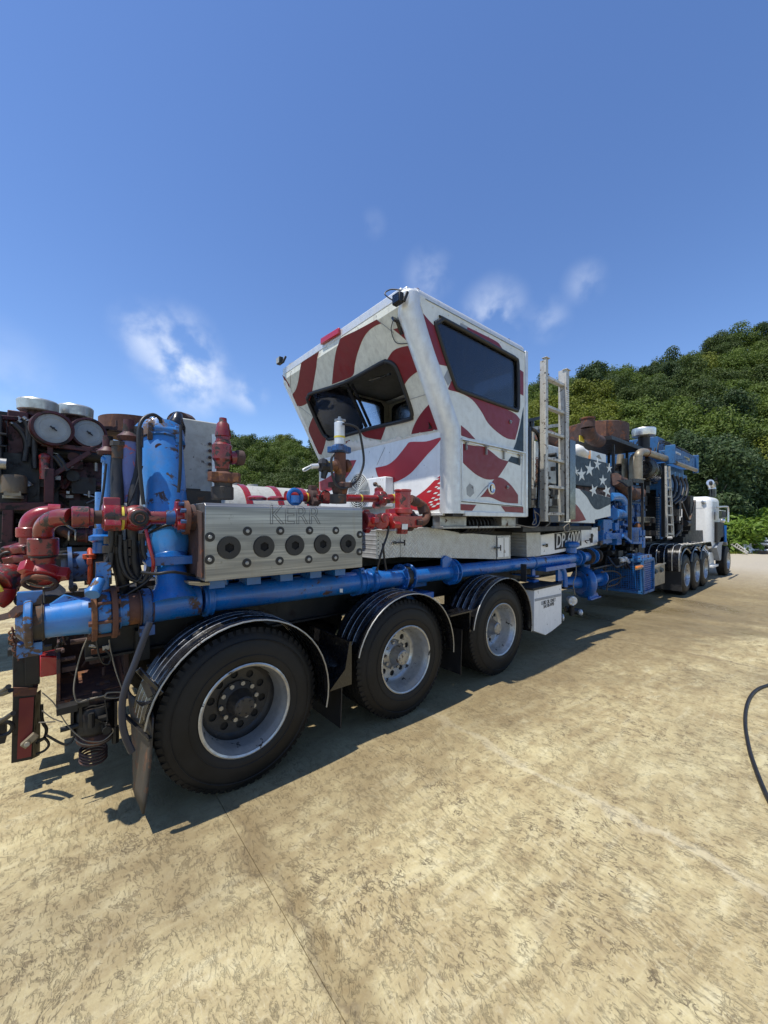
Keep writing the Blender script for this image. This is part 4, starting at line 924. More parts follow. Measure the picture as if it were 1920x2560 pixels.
# ---- things on top of the block (behind its front edge)
TY = 2.72
q3z = lambda x, y, Y=TY: Q(c3, x, y, Y)
def stackv(name, mat, x, y0, y1, r0, r1=None, Y=TY, n=24, bev=.004, parent=TR):
    a_, b_ = q3z(x, y0, Y), q3z(x, y1, Y); L_ = (b_-a_).length; r1 = r0 if r1 is None else r1
    return P(name, mat, lambda m: m.lathe([(0, r0-bev), (bev, r0), (L_-bev, r1), (L_, r1-bev)], a_, b_-a_, n), parent=parent)
k = .3978*2.66/960
RV = P('relief_valve', 'red', lambda m: (m.lathe([(0, .045), (.05, .05), (.065, .062), (.16, .064), (.175, .05), (.185, .036)], q3z(290, 232), Z_, 26), m.cyl(q3z(340, 165), q3z(375, 160), .044, n=22)), ang=30)
P('valve_outlet', 'rustdk', lambda m: m.cyl(q3z(372, 160), q3z(425, 165), .052, n=22, bev=.008), parent=RV)
P('valve_bonnet', 'red', lambda m: m.lathe([(0, .05), (.03, .052), (.035, .045), (.06, .045), (.065, .052), (.10, .048), (.15, .040), (.165, .026), (.19, .024), (.192, 0)], q3z(295, 88), Z_, 10), parent=RV)
P('rust_neck', 'rust', lambda m: m.cyl(q3z(293, 252), q3z(293, 215), .040, n=20), parent=RV)
P('hammer_union', 'rust', lambda m: wingnut(m, q3z(300, 288), Z_, .075, .075, .6), bev=.004)
P('union_base', 'grime', lambda m: (m.cyl(q3z(292, 425), q3z(292, 345), .072, n=30, bev=.004), m.cyl(q3z(298, 345), q3z(298, 315), .058, n=24), m.cyl(q3z(286, 372)-Y_*.07, q3z(286, 372)-Y_*.075, .013, n=12)))
# transducer stack
TY2 = 2.70
def sv(name, mat, *a, **kw): return stackv(name, mat, *a, Y=TY2, **kw)
sv('union_base', 'grime', 1019, 450, 392, .070)
sv('stack_cone', 'rustdk', 1030, 392, 350, .058, .070); 
P('hammer_union', 'rustdk', lambda m: wingnut(m, q3z(1032, 335, TY2), Z_, .070, .05, .2), bev=.003)
sv('stack_neck', 'grime', 1030, 322, 262, .048, .046)
P('cross_fitting', 'rust', lambda m: (m.cyl(q3z(1033, 275, TY2), q3z(1030, 132, TY2), .050, n=24, bev=.006), m.cyl(q3z(1060, 215, TY2), q3z(1085, 213, TY2), .055, n=22, bev=.006), m.cyl(q3z(1000, 215, TY2), q3z(960, 218, TY2), .045, n=20)))
P('hammer_union', 'bluedk', lambda m: wingnut(m, q3z(1027, 108, TY2), Z_, .070, .06, 1.3), bev=.004)
sv('sensor_body', 'alu', 1028, 82, -60, .044); 
P('yellow_id_band', 'yellow', lambda m: (m.cyl(q3z(1028, 40, TY2), q3z(1028, 28, TY2), .0455, n=28), m.cyl(q3z(968, 190, TY2), q3z(966, 245, TY2), .034, n=16)))
P('sensor_cap', 'steel', lambda m: (m.cyl(q3z(1028, -60, TY2), q3z(1028, -82, TY2), .026, n=16), m.cyl(q3z(1028, -82, TY2), q3z(1028, -96, TY2), .012, n=8), m.cyl(q3z(1000, -74, TY2), q3z(1062, -72, TY2), .012, n=8)))
q4 = lambda x, y, Y: Q(c4, x, y, Y)
hose('sensor_hose', [q4(x, y, 2.62) for (x, y) in [(432, 878), (480, 885), (525, 910), (545, 980), (560, 1100), (540, 1180), (500, 1240), (430, 1272), (385, 1240), (365, 1170), (362, 1095), (380, 1060)]], .0105)
P('connector_wrap', 'bare', lambda m: (m.cyl(q3z(968, 220, TY2), q3z(905, 215, TY2), .045, n=9), m.cyl(q3z(940, 215, TY2), q3z(925, 290, TY2), .036, .022, n=7), m.sphere(q3z(925, 200, TY2), .048, 8)), ang=10)
P('connector_plug', 'alu', lambda m: (m.cyl(q3z(892, 213, TY2), q3z(850, 216, TY2), .020, n=12), m.tube([q3z(850, 222, TY2), q3z(810, 245, TY2), q3z(800, 235, TY2), q3z(850, 210, TY2)], .006, 6)))
# red flow line behind the block and its plug valve
LY = 3.0
ql = lambda x, y, Y=LY: Q(c3, x, y, Y)
P('flow_line', 'redclean', lambda m: (m.cyl(ql(690, 400), ql(830, 412), .040, n=22), m.cyl(ql(900, 415), ql(960, 420), .048, n=22), m.cyl(ql(1070, 415), ql(1260, 420), .036, n=22), m.cyl(ql(1300, 420), ql(1400, 418), .046, n=22)))
P('hammer_union', 'red', lambda m: (wingnut(m, ql(1285, 420), X_, .082, .09, .5), wingnut(m, ql(880, 412), X_, .065, .08, .3)), bev=.004)
P('hammer_union', 'rustdk', lambda m: wingnut(m, ql(855, 408), X_, .068, .07, .9), bev=.004)
P('small_valve', 'redclean', lambda m: (m.cyl(ql(935, 440), ql(935, 375), .03, n=14), m.cyl(ql(950, 405, 2.95), ql(950, 405, 2.85), .035, n=14)))
hose('sensor_hose', [ql(920, 440, 2.9), ql(905, 400, 2.9), ql(930, 368, 2.9), ql(965, 385, 2.9), ql(968, 430, 2.9)], .006)
P('yellow_id_band', 'yellow', lambda m: (m.cyl(ql(1355, 419), ql(1368, 419), .048, n=24), m.cyl(ql(1155, 417), ql(1163, 417), .038, n=20), m.cyl(ql(815, 411), ql(822, 411), .042, n=20)))
P('blue_cap', 'blue', lambda m: (m.torus(ql(748, 408, 2.9), Y_, .058, .018, 24), m.cyl(ql(748, 445, 2.9), ql(748, 400, 2.9), .05)))
P('red_cap', 'redclean', lambda m: (m.lathe([(0, .08), (.02, .08), (.035, .05)], ql(508, 428, 3.1), Z_, 20), m.lathe([(0, .075), (.02, .075), (.035, .05)], ql(630, 430, 3.1), Z_, 20)))
PY = 2.66
qp = lambda x, y, Y=PY: Q(c3, x, y, Y)
P('pressure_pipe', 'redclean', lambda m: (m.cyl(qp(1178, 558), qp(1290, 558), .058, n=24), m.cyl(qp(1178, 558), qp(1200, 558), .075, n=24)))
P('hammer_union', 'redclean', lambda m: (wingnut(m, qp(1215, 560), X_, .075, .06, .2), wingnut(m, qp(1350, 560), X_, .078, .09, .7)), bev=.004)
P('plug_valve_body', 'redclean', lambda m: (m.cyl(qp(1290, 560, 2.58), qp(1290, 560, 2.74), .070, n=24, bev=.006), m.torus(qp(1312, 540, 2.565), Y_, .032, .012)), bev=0)
P('check_valve_body', 'redclean', lambda m: (m.cyl(qp(1425, 590), qp(1425, 372), .075, n=26, bev=.006), m.cyl(qp(1425, 376), qp(1425, 362), .082, n=26), m.cyl(qp(1425, 515), qp(1425, 478), .092, n=26, bev=.006), m.cyl(qp(1420, 640), qp(1420, 590), .055, n=8), m.box(qp(1370, 600, 2.58), qp(1475, 530, 2.74))), bev=.006)
P('hammer_union', 'rustdk', lambda m: wingnut(m, qp(1490, 562), X_, .070, .08, .4), bev=.004)
P('return_bend', 'rust', lambda m: m.tube(bez(qp(1470, 425, 2.75), qp(1600, 460, 2.78), qp(1568, 545, 2.72))+bez(qp(1568, 545, 2.72), qp(1560, 575, 2.7), qp(1500, 565, 2.68))[1:], .042, 20, smooth=False))
P('elbow_collar', 'rustdk', lambda m: (m.cyl(qp(1545, 460, 2.77), qp(1562, 510, 2.75), .056, n=24, bev=.005), m.cyl(qp(1475, 425, 2.75), qp(1510, 440, 2.76), .05, n=22)))
P('data_tag', 'alu', lambda m: m.prism([qp(1422, 578, 2.575), qp(1458, 578, 2.575), qp(1455, 612, 2.575), qp(1420, 612, 2.575)], (0, .003, 0)))
hose('cable', [qp(1335, 590, 2.6), qp(1330, 640, 2.6), qp(1290, 760, 2.6), qp(1262, 870, 2.62)], .010); hose('cable', [qp(1300, 700, 2.62), qp(1310, 800, 2.62), qp(1322, 870, 2.63)], .010)

# ---- hard sided boxes under the cabin
def polybox(name, mat, pts, Y, dep, **kw): return P(name, mat, lambda m: m.prism([Q(c7, x, y, Y) for (x, y) in pts], (0, dep, 0)), **kw)
BX = polybox('tread_plate_box', 'tread', [(100, 62), (255, 70), (420, 45), (620, 78), (860, 98), (945, 97), (946, 241), (860, 246), (720, 242), (255, 232), (100, 245)], 2.78, .5)
polybox('box_seam', 'steel', [(255, 70), (258, 70), (258, 232), (255, 232)], 2.776, .003, parent=BX); polybox('box_seam', 'ink', [(858, 98), (861, 98), (861, 246), (858, 246)], 2.776, .003, parent=BX)
polybox('box_door', 'white', [(866, 112), (935, 108), (936, 228), (866, 236)], 2.770, .005, parent=BX)
polybox('door_hinge', 'steel', [(905, 114), (908, 114), (908, 232), (905, 232)], 2.766, .004, parent=BX)
for (x, y) in ((222, 143), (858, 175)):
    P('t_latch', 'black', lambda m: (m.cyl(Q(c7, x, y, 2.775), Q(c7, x, y, 2.745), .016, n=12), m.cyl(Q(c7, x, y, 2.745), Q(c7, x+58*(1 if x < 400 else .4), y-1, 2.74), .009, n=8), m.cyl(Q(c7, x+58*(1 if x < 400 else .45), y-18, 2.74), Q(c7, x+58*(1 if x < 400 else .45), y+18, 2.74), .008, n=8)), parent=BX)
P('box_rivet', 'ink', lambda m: [m.cyl(Q(c7, x, y, 2.778), Q(c7, x, y, 2.774), .005, n=6) for (x, y) in [(116, 80+i*24) for i in range(7)]+[(934, 114+i*22) for i in range(6)]], parent=BX)
polybox('tread_plate_box', 'tread', [(1045, 80), (1133, 78), (1133, 226), (1048, 232)], 2.78, .5)
B2 = polybox('model_number_box', 'white', [(1133, 95), (1440, 52), (1495, 45), (1496, 152), (1440, 166), (1190, 216), (1133, 222)], 2.80, .5)
polybox('number_plate_panel', 'ink', [(1226, 86), (1390, 64), (1392, 160), (1228, 188)], 2.790, .010, parent=B2)
pc_ = Q(c7, 1309, 124, 2.788); tgt = (Q(c7, 1390, 64, 2.788)-Q(c7, 1226, 86, 2.788))
text('DP-6000', 'number_lettering', 'whiteprint', B2, pc_-Y_*.006, .30, Q(c7, 1385, 112, 2.788)-Q(c7, 1240, 137, 2.788), Z_, shear=.10, sx=.80, off=.004)
polybox('box_door', 'white', [(1448, 54), (1490, 50), (1490, 150), (1448, 160)], 2.792, .006, parent=B2)
P('t_latch', 'black', lambda m: (m.box(Q(c7, 1452, 95, 2.785), Q(c7, 1468, 103, 2.76)), m.box(Q(c7, 1456, 88, 2.785), Q(c7, 1462, 110, 2.76)), m.box(Q(c7, 1148, 155, 2.785), Q(c7, 1180, 161, 2.76)), m.box(Q(c7, 1172, 148, 2.785), Q(c7, 1177, 170, 2.76))), parent=B2)
polybox('box_door', 'white', [(1138, 100), (1165, 96), (1165, 214), (1138, 218)], 2.793, .006, parent=B2)
P('blue_dome_cap', 'blue', lambda m: (m.lathe([(0, .09), (.02, .12), (.05, .125), (.08, .11), (.095, .08), (.10, 0)], Q(c7, 1327, 172, 2.74), Z_, 10), m.cyl(Q(c7, 1327, 172, 2.74), Q(c7, 1327, 205, 2.74), .08, n=20)), ang=20)
P('under_cabin_beam', 'blackm', lambda m: (m.box((2.2, 3.0, 1.55), (6.2, 4.8, 1.62)), m.box((1.9, 3.3, 1.25), (6.8, 4.7, 1.56)), m.box((6.8, 3.2, 1.2), (9.9, 4.6, 1.36))))
P('cabin_sill_channel', 'steel', lambda m: (m.box((2.95, 2.62, 1.68), (3.38, 2.72, 1.80)), m.box((3.95, 2.55, 1.68), (4.25, 2.70, 1.80)), m.box((2.95, 2.58, 1.655), (4.42, 2.74, 1.68))), bev=.003)
P('bellows_hose', 'bare', lambda m: [m.torus((3.45+.035*i, 2.75+.02*(i % 2), 1.70), (1, .25, .15), .10, .011, 20, 6) for i in range(15)])
# ---- lube oil box
LB = P('lube_oil_box', 'white', lambda m: m.prism([Q(c7, 1096, 440, 2.5), Q(c7, 1267, 400, 2.5), Q(c7, 1267, 648, 2.5), Q(c7, 1210, 695, 2.5), Q(c7, 1165, 724, 2.5), Q(c7, 1093, 698, 2.5)], (0, .32, 0)), bev=.005)
polybox('oil_box_lid', 'blackm', [(1085, 432), (1272, 396), (1268, 404), (1094, 444)], 2.49, .34, parent=LB)
polybox('printed_strip', 'greyvinyl', [(1100, 496), (1264, 462), (1264, 478), (1100, 512)], 2.496, .003, parent=LB)
for s_, (x, y) in (('LUBE OIL ONLY', (1186, 512)), ('SAE 80-W90', (1187, 536))):
    text(s_, 'oil_box_lettering', 'ink', LB, Q(c7, x, y, 2.497), .068, X_, Z_, sx=.80)
P('oil_box_gauge', 'ink', lambda m: m.box((Q(c7, 1094, 500, 2.5).x-.012, 2.60, .95), (Q(c7, 1094, 500, 2.5).x-.002, 2.68, 1.18)), parent=LB)

# ---- blue centrifugal pump and valves behind the box
pc = Q(c7, 1405, 390, 2.95)
P('centrifugal_pump', 'blue', lambda m: (m.torus(pc, Vector((.9, -.45, 0)), .20, .085, 28, 12), m.cyl(pc+Vector((.02, 0, 0)), pc+Vector((-.10, .05, 0)), .20, n=26), m.cyl(pc+Vector((-.1, .05, 0)), pc+Vector((-.38, .19, 0)), .11, n=22), m.cyl(pc+Vector((.05, 0, .15)), pc+Vector((.05, 0, .40)), .085, n=20), m.cyl(pc+Vector((.05, 0, .36)), pc+Vector((.05, 0, .40)), .14, n=20), m.cyl(pc+Vector((.08, 0, 0)), pc+Vector((.45, -.1, .05)), .085, n=18), m.cyl(pc+Vector((.42, -.1, .05)), pc+Vector((.46, -.1, .05)), .15, n=18)))
P('pump_foot', 'blue', lambda m: (m.prism([Q(c7, 1440, 500, 2.8), Q(c7, 1460, 420, 2.8), Q(c7, 1470, 420, 2.8), Q(c7, 1502, 478, 2.8)], (0, .03, 0)), m.bar(Q(c7, 1442, 500, 2.78), Q(c7, 1505, 480, 2.78), .06, .02)))
P('valve_handwheel', 'alu', lambda m: (m.lathe([(0, .03), (.005, .07), (.03, .075), (.05, .05), (.12, .045)], Q(c7, 1340, 510, 2.62), (.6, .8, .1), 12), [m.cyl(Q(c7, 1340, 510, 2.6)+Vector((-.04*math.sin(a), .02*math.sin(a), .055*math.cos(a))), Q(c7, 1340, 510, 2.57)+Vector((-.04*math.sin(a), .02*math.sin(a), .055*math.cos(a))), .012, n=6) for a in np.arange(0, 6, 1.05)], m.lathe([(0, .015), (.003, .045), (.02, .05), (.05, .03)], Q(c7, 1392, 580, 2.6), (-.8, .6, 0), 14), m.lathe([(0, .015), (.003, .05), (.02, .055), (.05, .03)], Q(c7, 1280, 613, 2.62), (-.6, .8, 0), 14)))
P('dark_drain_pipe', 'blackm', lambda m: (m.cyl(Q(c7, 1290, 560, 2.8), Q(c7, 1395, 580, 2.62), .05, n=14), m.cyl(Q(c7, 1330, 540, 2.7), Q(c7, 1330, 600, 2.7), .04, n=12), m.box(Q(c7, 1285, 420, 3.0), Q(c7, 1400, 360, 3.4))))
hose('cable', [Q(c7, 1358, 285, 2.6), Q(c7, 1356, 350, 2.6), Q(c7, 1340, 400, 2.6), Q(c7, 1352, 470, 2.6)], .006, 'wire')
P('blue_cradle', 'blue', lambda m: (m.box(Q(c7, 1170, 300, 2.66), Q(c7, 1262, 285, 2.9)), m.box(Q(c7, 1245, 385, 2.7), Q(c7, 1262, 290, 2.74)), m.tube(bez(Q(c7, 1262, 300, 2.7), Q(c7, 1290, 310, 2.7), Q(c7, 1288, 420, 2.7)), .04, 10, smooth=False)))
P('blue_battery_box', 'blue', lambda m: (m.box((2.55, 2.95, 1.02), (3.1, 3.1, 1.14)), m.box((2.6, 2.75, .93), (3.0, 3.1, .99)), m.cyl((2.8, 2.9, .9), (2.8, 2.9, 1.14), .03, n=10)))

# ---- control cabin
ZB, ZK, ZF, ZT = 1.81, 2.65, 3.69, 3.85; XT, XK, XE = 2.36, 2.93, 4.32; YS, YF = 2.45, 5.0
SLP = Vector((XK, 0, ZK)); SLN = Vector((-(ZF-ZK), 0, -(XK-XT))).normalized(); SLD = Vector((XK-XT, 0, ZK-ZF)).normalized()
def slp(x, y, off=0): return QP(c4, x, y, SLP, SLN)+SLN*off
def vlp(x, y, off=0): return QX(c4, x, y, XK)-X_*off
def sdp(x, y, off=0): return Q(c4, x, y, YS)-Y_*off
CAB = empty('control_cabin', (3.4, 3.7, ZB), TR)
def K(name, mat, fn, **kw): return part(name, mat, CAB, fn, **kw)
slw = [(222, 742), (226, 712), (245, 690), (440, 628), (660, 510), (700, 498), (735, 508), (762, 540), (800, 640), (850, 790), (852, 830), (830, 850), (600, 905), (365, 968), (335, 958), (305, 925)]
hole = smooth([slp(x, y) for (x, y) in slw], 5, 200)
i_ = lambda l: [p-SLN*.05 for p in l]
K('slanted_wall', 'cream', lambda m: m.prism([Vector((XK, 2.56, ZK)), Vector((XK, YF-.04, ZK)), Vector((XT, YF-.04, ZF)), Vector((XT, 2.56, ZF))], -SLN*.04, [hole]), ang=30)
K('lower_rear_wall', 'white', lambda m: m.box((XK, 2.56, ZB), (XK+.04, YF-.04, ZK)))
K('roof_fascia', 'alu', lambda m: (m.box((XT-.004, 2.56, ZF+.07), (XT+.04, YF-.02, ZT)),), bev=.008)
K('fascia_strip', 'cream', lambda m: m.box((XT, 2.56, ZF), (XT+.04, YF-.04, ZF+.07)))
sdw = [(1003, 300), (1008, 262), (1035, 245), (1060, 250), (1430, 450), (1480, 480), (1497, 520), (1500, 760), (1492, 788), (1470, 790), (1180, 688), (1135, 665), (1110, 630)]
shole = smooth([sdp(x, y) for (x, y) in sdw], 5, 200)
fhole = [Vector((x, YF-.04, z)) for (x, z) in ((3.02, 3.02), (4.12, 3.02), (4.14, 3.06), (4.14, 3.66), (4.10, 3.70), (2.78, 3.70), (2.74, 3.66))]
K('side_wall', 'greyvinyl' if False else 'star', lambda m: m.prism([Vector((XT+.10, YS, ZT-.07)), Vector((XE, YS, ZT-.07)), Vector((XE, YS, ZB)), Vector((XK+.10, YS, ZB)), Vector((XK+.10, YS, ZK))], (0, .04, 0), [shole]), ang=30)
K('far_side_wall', 'cream', lambda m: m.prism([Vector((XT+.05, YF-.04, ZT-.02)), Vector((XE, YF-.04, ZT-.02)), Vector((XE, YF-.04, ZB)), Vector((XK+.05, YF-.04, ZB)), Vector((XK+.05, YF-.04, ZK))], (0, .04, 0), [fhole]), ang=30)
whole = [Vector((XE-.04, y, z)) for (y, z) in ((3.65, 2.95), (4.80, 2.95), (4.84, 2.99), (4.84, 3.62), (4.80, 3.66), (3.65, 3.66), (3.61, 3.62), (3.61, 2.99))]
whol2 = [Vector((XE-.04, y, z)) for (y, z) in ((2.66, 3.14), (3.18, 3.14), (3.22, 3.18), (3.22, 3.56), (3.18, 3.60), (2.66, 3.60), (2.62, 3.56), (2.62, 3.18))]
K('front_wall', 'cream', lambda m: m.prism([Vector((XE-.04, YS+.04, ZB)), Vector((XE-.04, YF-.04, ZB)), Vector((XE-.04, YF-.04, ZT-.02)), Vector((XE-.04, YS+.04, ZT-.02))], (.04, 0, 0), [whole, whol2]), ang=30)
K('floor_panel', 'blackm', lambda m: m.box((XK+.04, YS+.02, ZB-.03), (XE, YF-.02, ZB+.02)))
K('cabin_lining', 'inside', lambda m: (m.box((XT+.06, 2.56, ZT-.09), (XE-.05, YF-.06, ZT-.06)), m.box((XK+.3, 4.93, ZB+.02), (XE-.05, 4.95, 3.0)), m.box((XE-.06, 2.5, ZB+.02), (XE-.045, 4.94, 2.92)), m.box((XK+.05, 2.50, ZB+.03), (XE-.05, 2.505, 2.85))))
K('roof', 'alu', lambda m: (m.box((XT+.02, YS+.06, ZT-.05), (XE, YF, ZT+.0)),), bev=.01)
K('roof_rail', 'alu', lambda m: (m.tube([(XT+.11, YS+.07, ZT-.06), (XE-.06, YS+.07, ZT-.06)], .072, 24), m.tube([(XE-.06, YS+.07, ZT-.06), (XE-.06, YF-.05, ZT-.06)], .07, 20)))
K('rail_groove', 'steel', lambda m: m.box((XT+.2, YS-.006, ZT-.085), (XE-.02, YS+.01, ZT-.078)))
K('corner_post', 'alu', lambda m: (m.tube([(XT+.105, YS+.112, ZT-.055), (XT+.105, YS+.112, ZF-.02), (XK+.105, YS+.112, ZK), (XK+.105, YS+.112, ZB)], .116, 32, smooth=False), m.sphere((XT+.105, YS+.112, ZT-.06), .114, 24, (1, 1, .55))))
K('corner_post', 'alu', lambda m: m.tube([(XT+.06, YF-.05, ZT-.05), (XT+.06, YF-.05, ZF-.02), (XK+.06, YF-.05, ZK), (XK+.06, YF-.05, ZB)], .065, 20, smooth=False))
K('edge_trim', 'alu', lambda m: (m.box((XE-.035, YS-.012, ZB-.02), (XE+.02, YS+.05, ZT-.06)), m.box((XK+.2, YS-.010, ZB-.025), (XE, YS+.03, ZB+.022)), m.box((XK-.008, 2.56, ZB-.02), (XK+.03, YF-.03, ZB+.012))), bev=.004)
# glazing
def gasket(name, pts, nrm, wd, dep=.035):
    c = sum(pts, Vector((0, 0, 0)))/len(pts); n_ = len(pts)
    def sc2(k):
        o = []
        for i in range(n_):
            d = (pts[(i+1) % n_]-pts[i-1]).normalized(); e = d.cross(nrm)
            if e.dot(pts[i]-c) < 0: e = -e
            o.append(pts[i]+e*k)
        return o
    lp_ = [p+nrm*.004 for p in pts]
    return K(name, 'bare', lambda m: m.tube(lp_+[lp_[0], lp_[1]], wd*.5, 10, smooth=False), ang=50)
gasket('window_frame', hole, SLN, .045); gasket('window_frame', shole, -Y_, .045)
def pane(name, mat, pts, nrm, off): return K(name, mat, lambda m: m.prism([p-nrm*off for p in pts], -nrm*.005))
pane('side_window', 'glassdk', shole, -Y_, .012)
lp = [(222, 742), (226, 712), (245, 690), (445, 628), (560, 890), (540, 925), (365, 968), (335, 958), (305, 925)]
pane('window_pane', 'glassblk', chaikin([slp(x, y) for (x, y) in lp], 1), SLN, .006)
K('sliding_sash', 'black', lambda m: (m.bar(slp(445, 622, -.01), slp(572, 900, -.01), .045, .02, up=SLN), m.bar(slp(475, 640, -.035), slp(590, 898, -.035), .03, .02, up=SLN)))
K('sash_handle', 'black', lambda m: m.tube([slp(582, 618, -.03), slp(645, 600, -.06), slp(708, 578, -.03)], .012, 8))
pane('far_window', 'glass', fhole, Y_, .03); pane('front_window', 'glass', whole, X_, .03); pane('front_window', 'glass', whol2, X_, .03)
K('window_frame', 'bare', lambda m: (m.tube(fhole+[fhole[0]], .03, 6, smooth=False), m.tube(whole+[whole[0]], .03, 6, smooth=False)))
K('seat', 'cloth', lambda m: (m.box((3.35, 3.5, 2.25), (3.85, 4.0, 2.38)), m.box((3.78, 3.52, 2.38), (3.90, 3.98, 3.05)), m.cyl((3.6, 3.75, 1.83), (3.6, 3.75, 2.25), .06)), bev=.03)
K('control_console', 'blackm', lambda m: (m.prism([(3.0, 2.7, 1.83), (3.0, 2.7, 2.75), (3.2, 2.7, 2.95), (3.4, 2.7, 2.72), (3.4, 2.7, 1.83)], (0, 2.1, 0))), bev=.01)
K('door_post', 'black', lambda m: m.prism([slp(650, 648, -.9)+Vector((.3, .3, 0)), Vector((4.05, 4.55, 2.6)), Vector((4.27, 4.85, 2.6)), Vector((4.27, 4.85, 3.55))], (.02, .05, 0)))
# vinyl flag stripes, wrapped on the walls
def decal(name, mat, fnp, pts, it=2, off=.0025, holes=None, th=.0015):
    w_ = [fnp(x, y, off) for (x, y) in pts]; w_ = smooth(w_) if it else w_
    n_ = (w_[1]-w_[0]).cross(w_[2]-w_[0]).normalized()
    base_n = {slp: SLN, vlp: -X_, sdp: -Y_}[fnp]
    return K(name, mat, lambda m: m.prism(w_, -base_n*th), ang=60)
def dense(pts):   # keeps the long straight sides straight while the corners are rounded slightly
    return pts
S = lambda mat, pts, f=slp, it=1, off=.0025: decal('flag_stripe', mat, f, pts, it, off)
S('vinyl', [(62, 578), (82, 600), (106, 640), (107, 656), (96, 650), (74, 606)])
S('vinyl', [(184, 500), (230, 470), (288, 434), (276, 480), (270, 530), (262, 580), (252, 640), (240, 700), (222, 745), (182, 768), (150, 768), (130, 735), (124, 702), (145, 670), (160, 620), (168, 570), (176, 520)], it=2)
S('vinyl', [(425, 352), (520, 305), (640, 240), (668, 264), (630, 280), (590, 310), (560, 350), (538, 400), (518, 460), (505, 520), (493, 582), (430, 612), (366, 636), (372, 570), (380, 500), (392, 430), (408, 385)], it=2)
S('vinyl', [(740, 300), (800, 290), (835, 330), (850, 385), (845, 392), (800, 350)])
S('vinyl', [(700, 494), (715, 465), (740, 432), (780, 412), (830, 402), (862, 408), (885, 460), (912, 545), (870, 570), (835, 600), (805, 642), (795, 610), (775, 560), (752, 516), (730, 500)], it=2)
S('vinyl', [(975, 740), (1005, 820), (1032, 905), (1000, 915), (940, 925), (850, 940), (858, 910), (880, 860), (920, 800)], it=1)
S('vinyl', [(545, 932), (620, 908), (697, 888), (682, 930), (665, 975), (600, 965), (565, 955)], it=1)
S('vinyl', [(250, 835), (285, 900), (330, 972), (318, 1020), (302, 1066), (285, 1060), (255, 1000), (225, 922), (232, 880)], it=1)
S('vinyl', [(450, 985), (475, 975), (478, 990), (450, 1002)], it=0)
# ragged patch torn from the wrap
rg2 = random.Random(11); top = [(450, 998), (480, 975), (520, 985), (545, 945), (575, 968), (620, 975), (665, 988), (720, 975), (760, 958), (800, 962), (850, 948), (900, 930), (935, 940), (980, 922), (1033, 912)]
rag = []
for i in range(len(top)-1):
    for k in range(4): t = k/4; rag.append((top[i][0]*(1-t)+top[i+1][0]*t+rg2.uniform(-4, 4), top[i][1]*(1-t)+top[i+1][1]*t+rg2.uniform(-7, 9)))
rag += [(1036, 912), (1040, 950)]
nb_ = [QX(c4, x, 1000, XK) for x in (1036, 450)]
w_ = [slp(x, y, .004) for (x, y) in rag]+[Vector((XK-.0035, 2.57, ZK+.001)), Vector((XK-.0035, 4.55, ZK+.001))]
K('torn_patch', 'white', lambda m: m.prism(w_, SLN*-.0015), ang=60)
K('torn_wrap_edge', 'star', lambda m: [m.bar(slp(rag[i][0], rag[i][1], .006), slp(rag[i+1][0], rag[i+1][1], .006+.006*rg2.random()), .012, .006, up=SLN) for i in range(len(rag)-3) if i % 3])
V_ = lambda pts, it=1: decal('flag_stripe', 'vinylbr', vlp, pts, it)
V_([(440, 1105), (515, 1098), (495, 1140), (465, 1190), (425, 1235), (350, 1288), (288, 1282), (287, 1232), (340, 1205), (390, 1165), (420, 1130)], 1)
V_([(632, 1145), (700, 1130), (745, 1100), (785, 1055), (820, 1010), (845, 988), (940, 985), (1020, 962), (1034, 968), (1000, 1010), (950, 1062), (900, 1120), (850, 1175), (800, 1210), (750, 1232), (700, 1242), (665, 1225), (645, 1190)], 1)
V_([(1035, 1186), (1036, 1290), (1036, 1385), (1005, 1398), (960, 1405), (900, 1405), (845, 1398), (838, 1345), (880, 1320), (940, 1275), (990, 1225)], 1)
rg3 = random.Random(4)
K('scraped_vinyl', 'star', lambda m: [m.prism([vlp(x+dx, y+dy, .0045) for (dx, dy) in ((-l, l*.35), (-l*.2, -w2), (l, -l*.35), (l*.1, w2))], (.001, 0, 0)) for (x, y, l, w2) in [(1010, 1215, 14, 4), (1022, 1240, 12, 5), (1005, 1262, 12, 4), (960, 1290, 16, 5), (1020, 1270, 14, 7), (1000, 1300, 16, 5), (1020, 1310, 13, 6), (985, 1330, 14, 4), (1005, 1340, 18, 6), (970, 1355, 16, 5), (1015, 1365, 15, 6), (990, 1380, 18, 5), (950, 1385, 12, 4), (1024, 1335, 10, 5), (975, 1370, 12, 5)]])
D = lambda mat, pts, it=1: decal('flag_stripe', mat, sdp, pts, it)
D('vinyl', [(922, 205), (960, 250), (1006, 296), (1015, 345), (1022, 390), (1040, 450), (1066, 526), (1020, 516), (1002, 470), (975, 390), (945, 290)])
D('vinyl', [(1190, 286), (1280, 330), (1372, 378), (1395, 405), (1418, 442), (1300, 380), (1186, 318)], 1)
D('vinyl', [(1502, 541), (1533, 562), (1533, 706), (1503, 690)], 0)
D('vinyl', [(1095, 610), (1110, 640), (1135, 668), (1200, 698), (1290, 732), (1400, 775), (1480, 815), (1512, 850), (1498, 915), (1482, 975), (1430, 965), (1370, 925), (1315, 870), (1275, 800), (1220, 730), (1150, 690), (1085, 672), (1073, 664)], 1)
D('vinyl', [(1152, 886), (1195, 922), (1240, 972), (1200, 965), (1153, 948)], 0)
D('vinyl', [(1160, 998), (1225, 1010), (1290, 1018), (1340, 1050), (1390, 1090), (1442, 1106), (1405, 1165), (1368, 1210), (1310, 1216), (1250, 1190), (1200, 1150), (1160, 1110)], 1)
D('vinyl', [(1368, 1206), (1410, 1212), (1460, 1255), (1500, 1312), (1500, 1363), (1440, 1360), (1390, 1350), (1330, 1325), (1270, 1324), (1300, 1290), (1335, 1240)], 1)
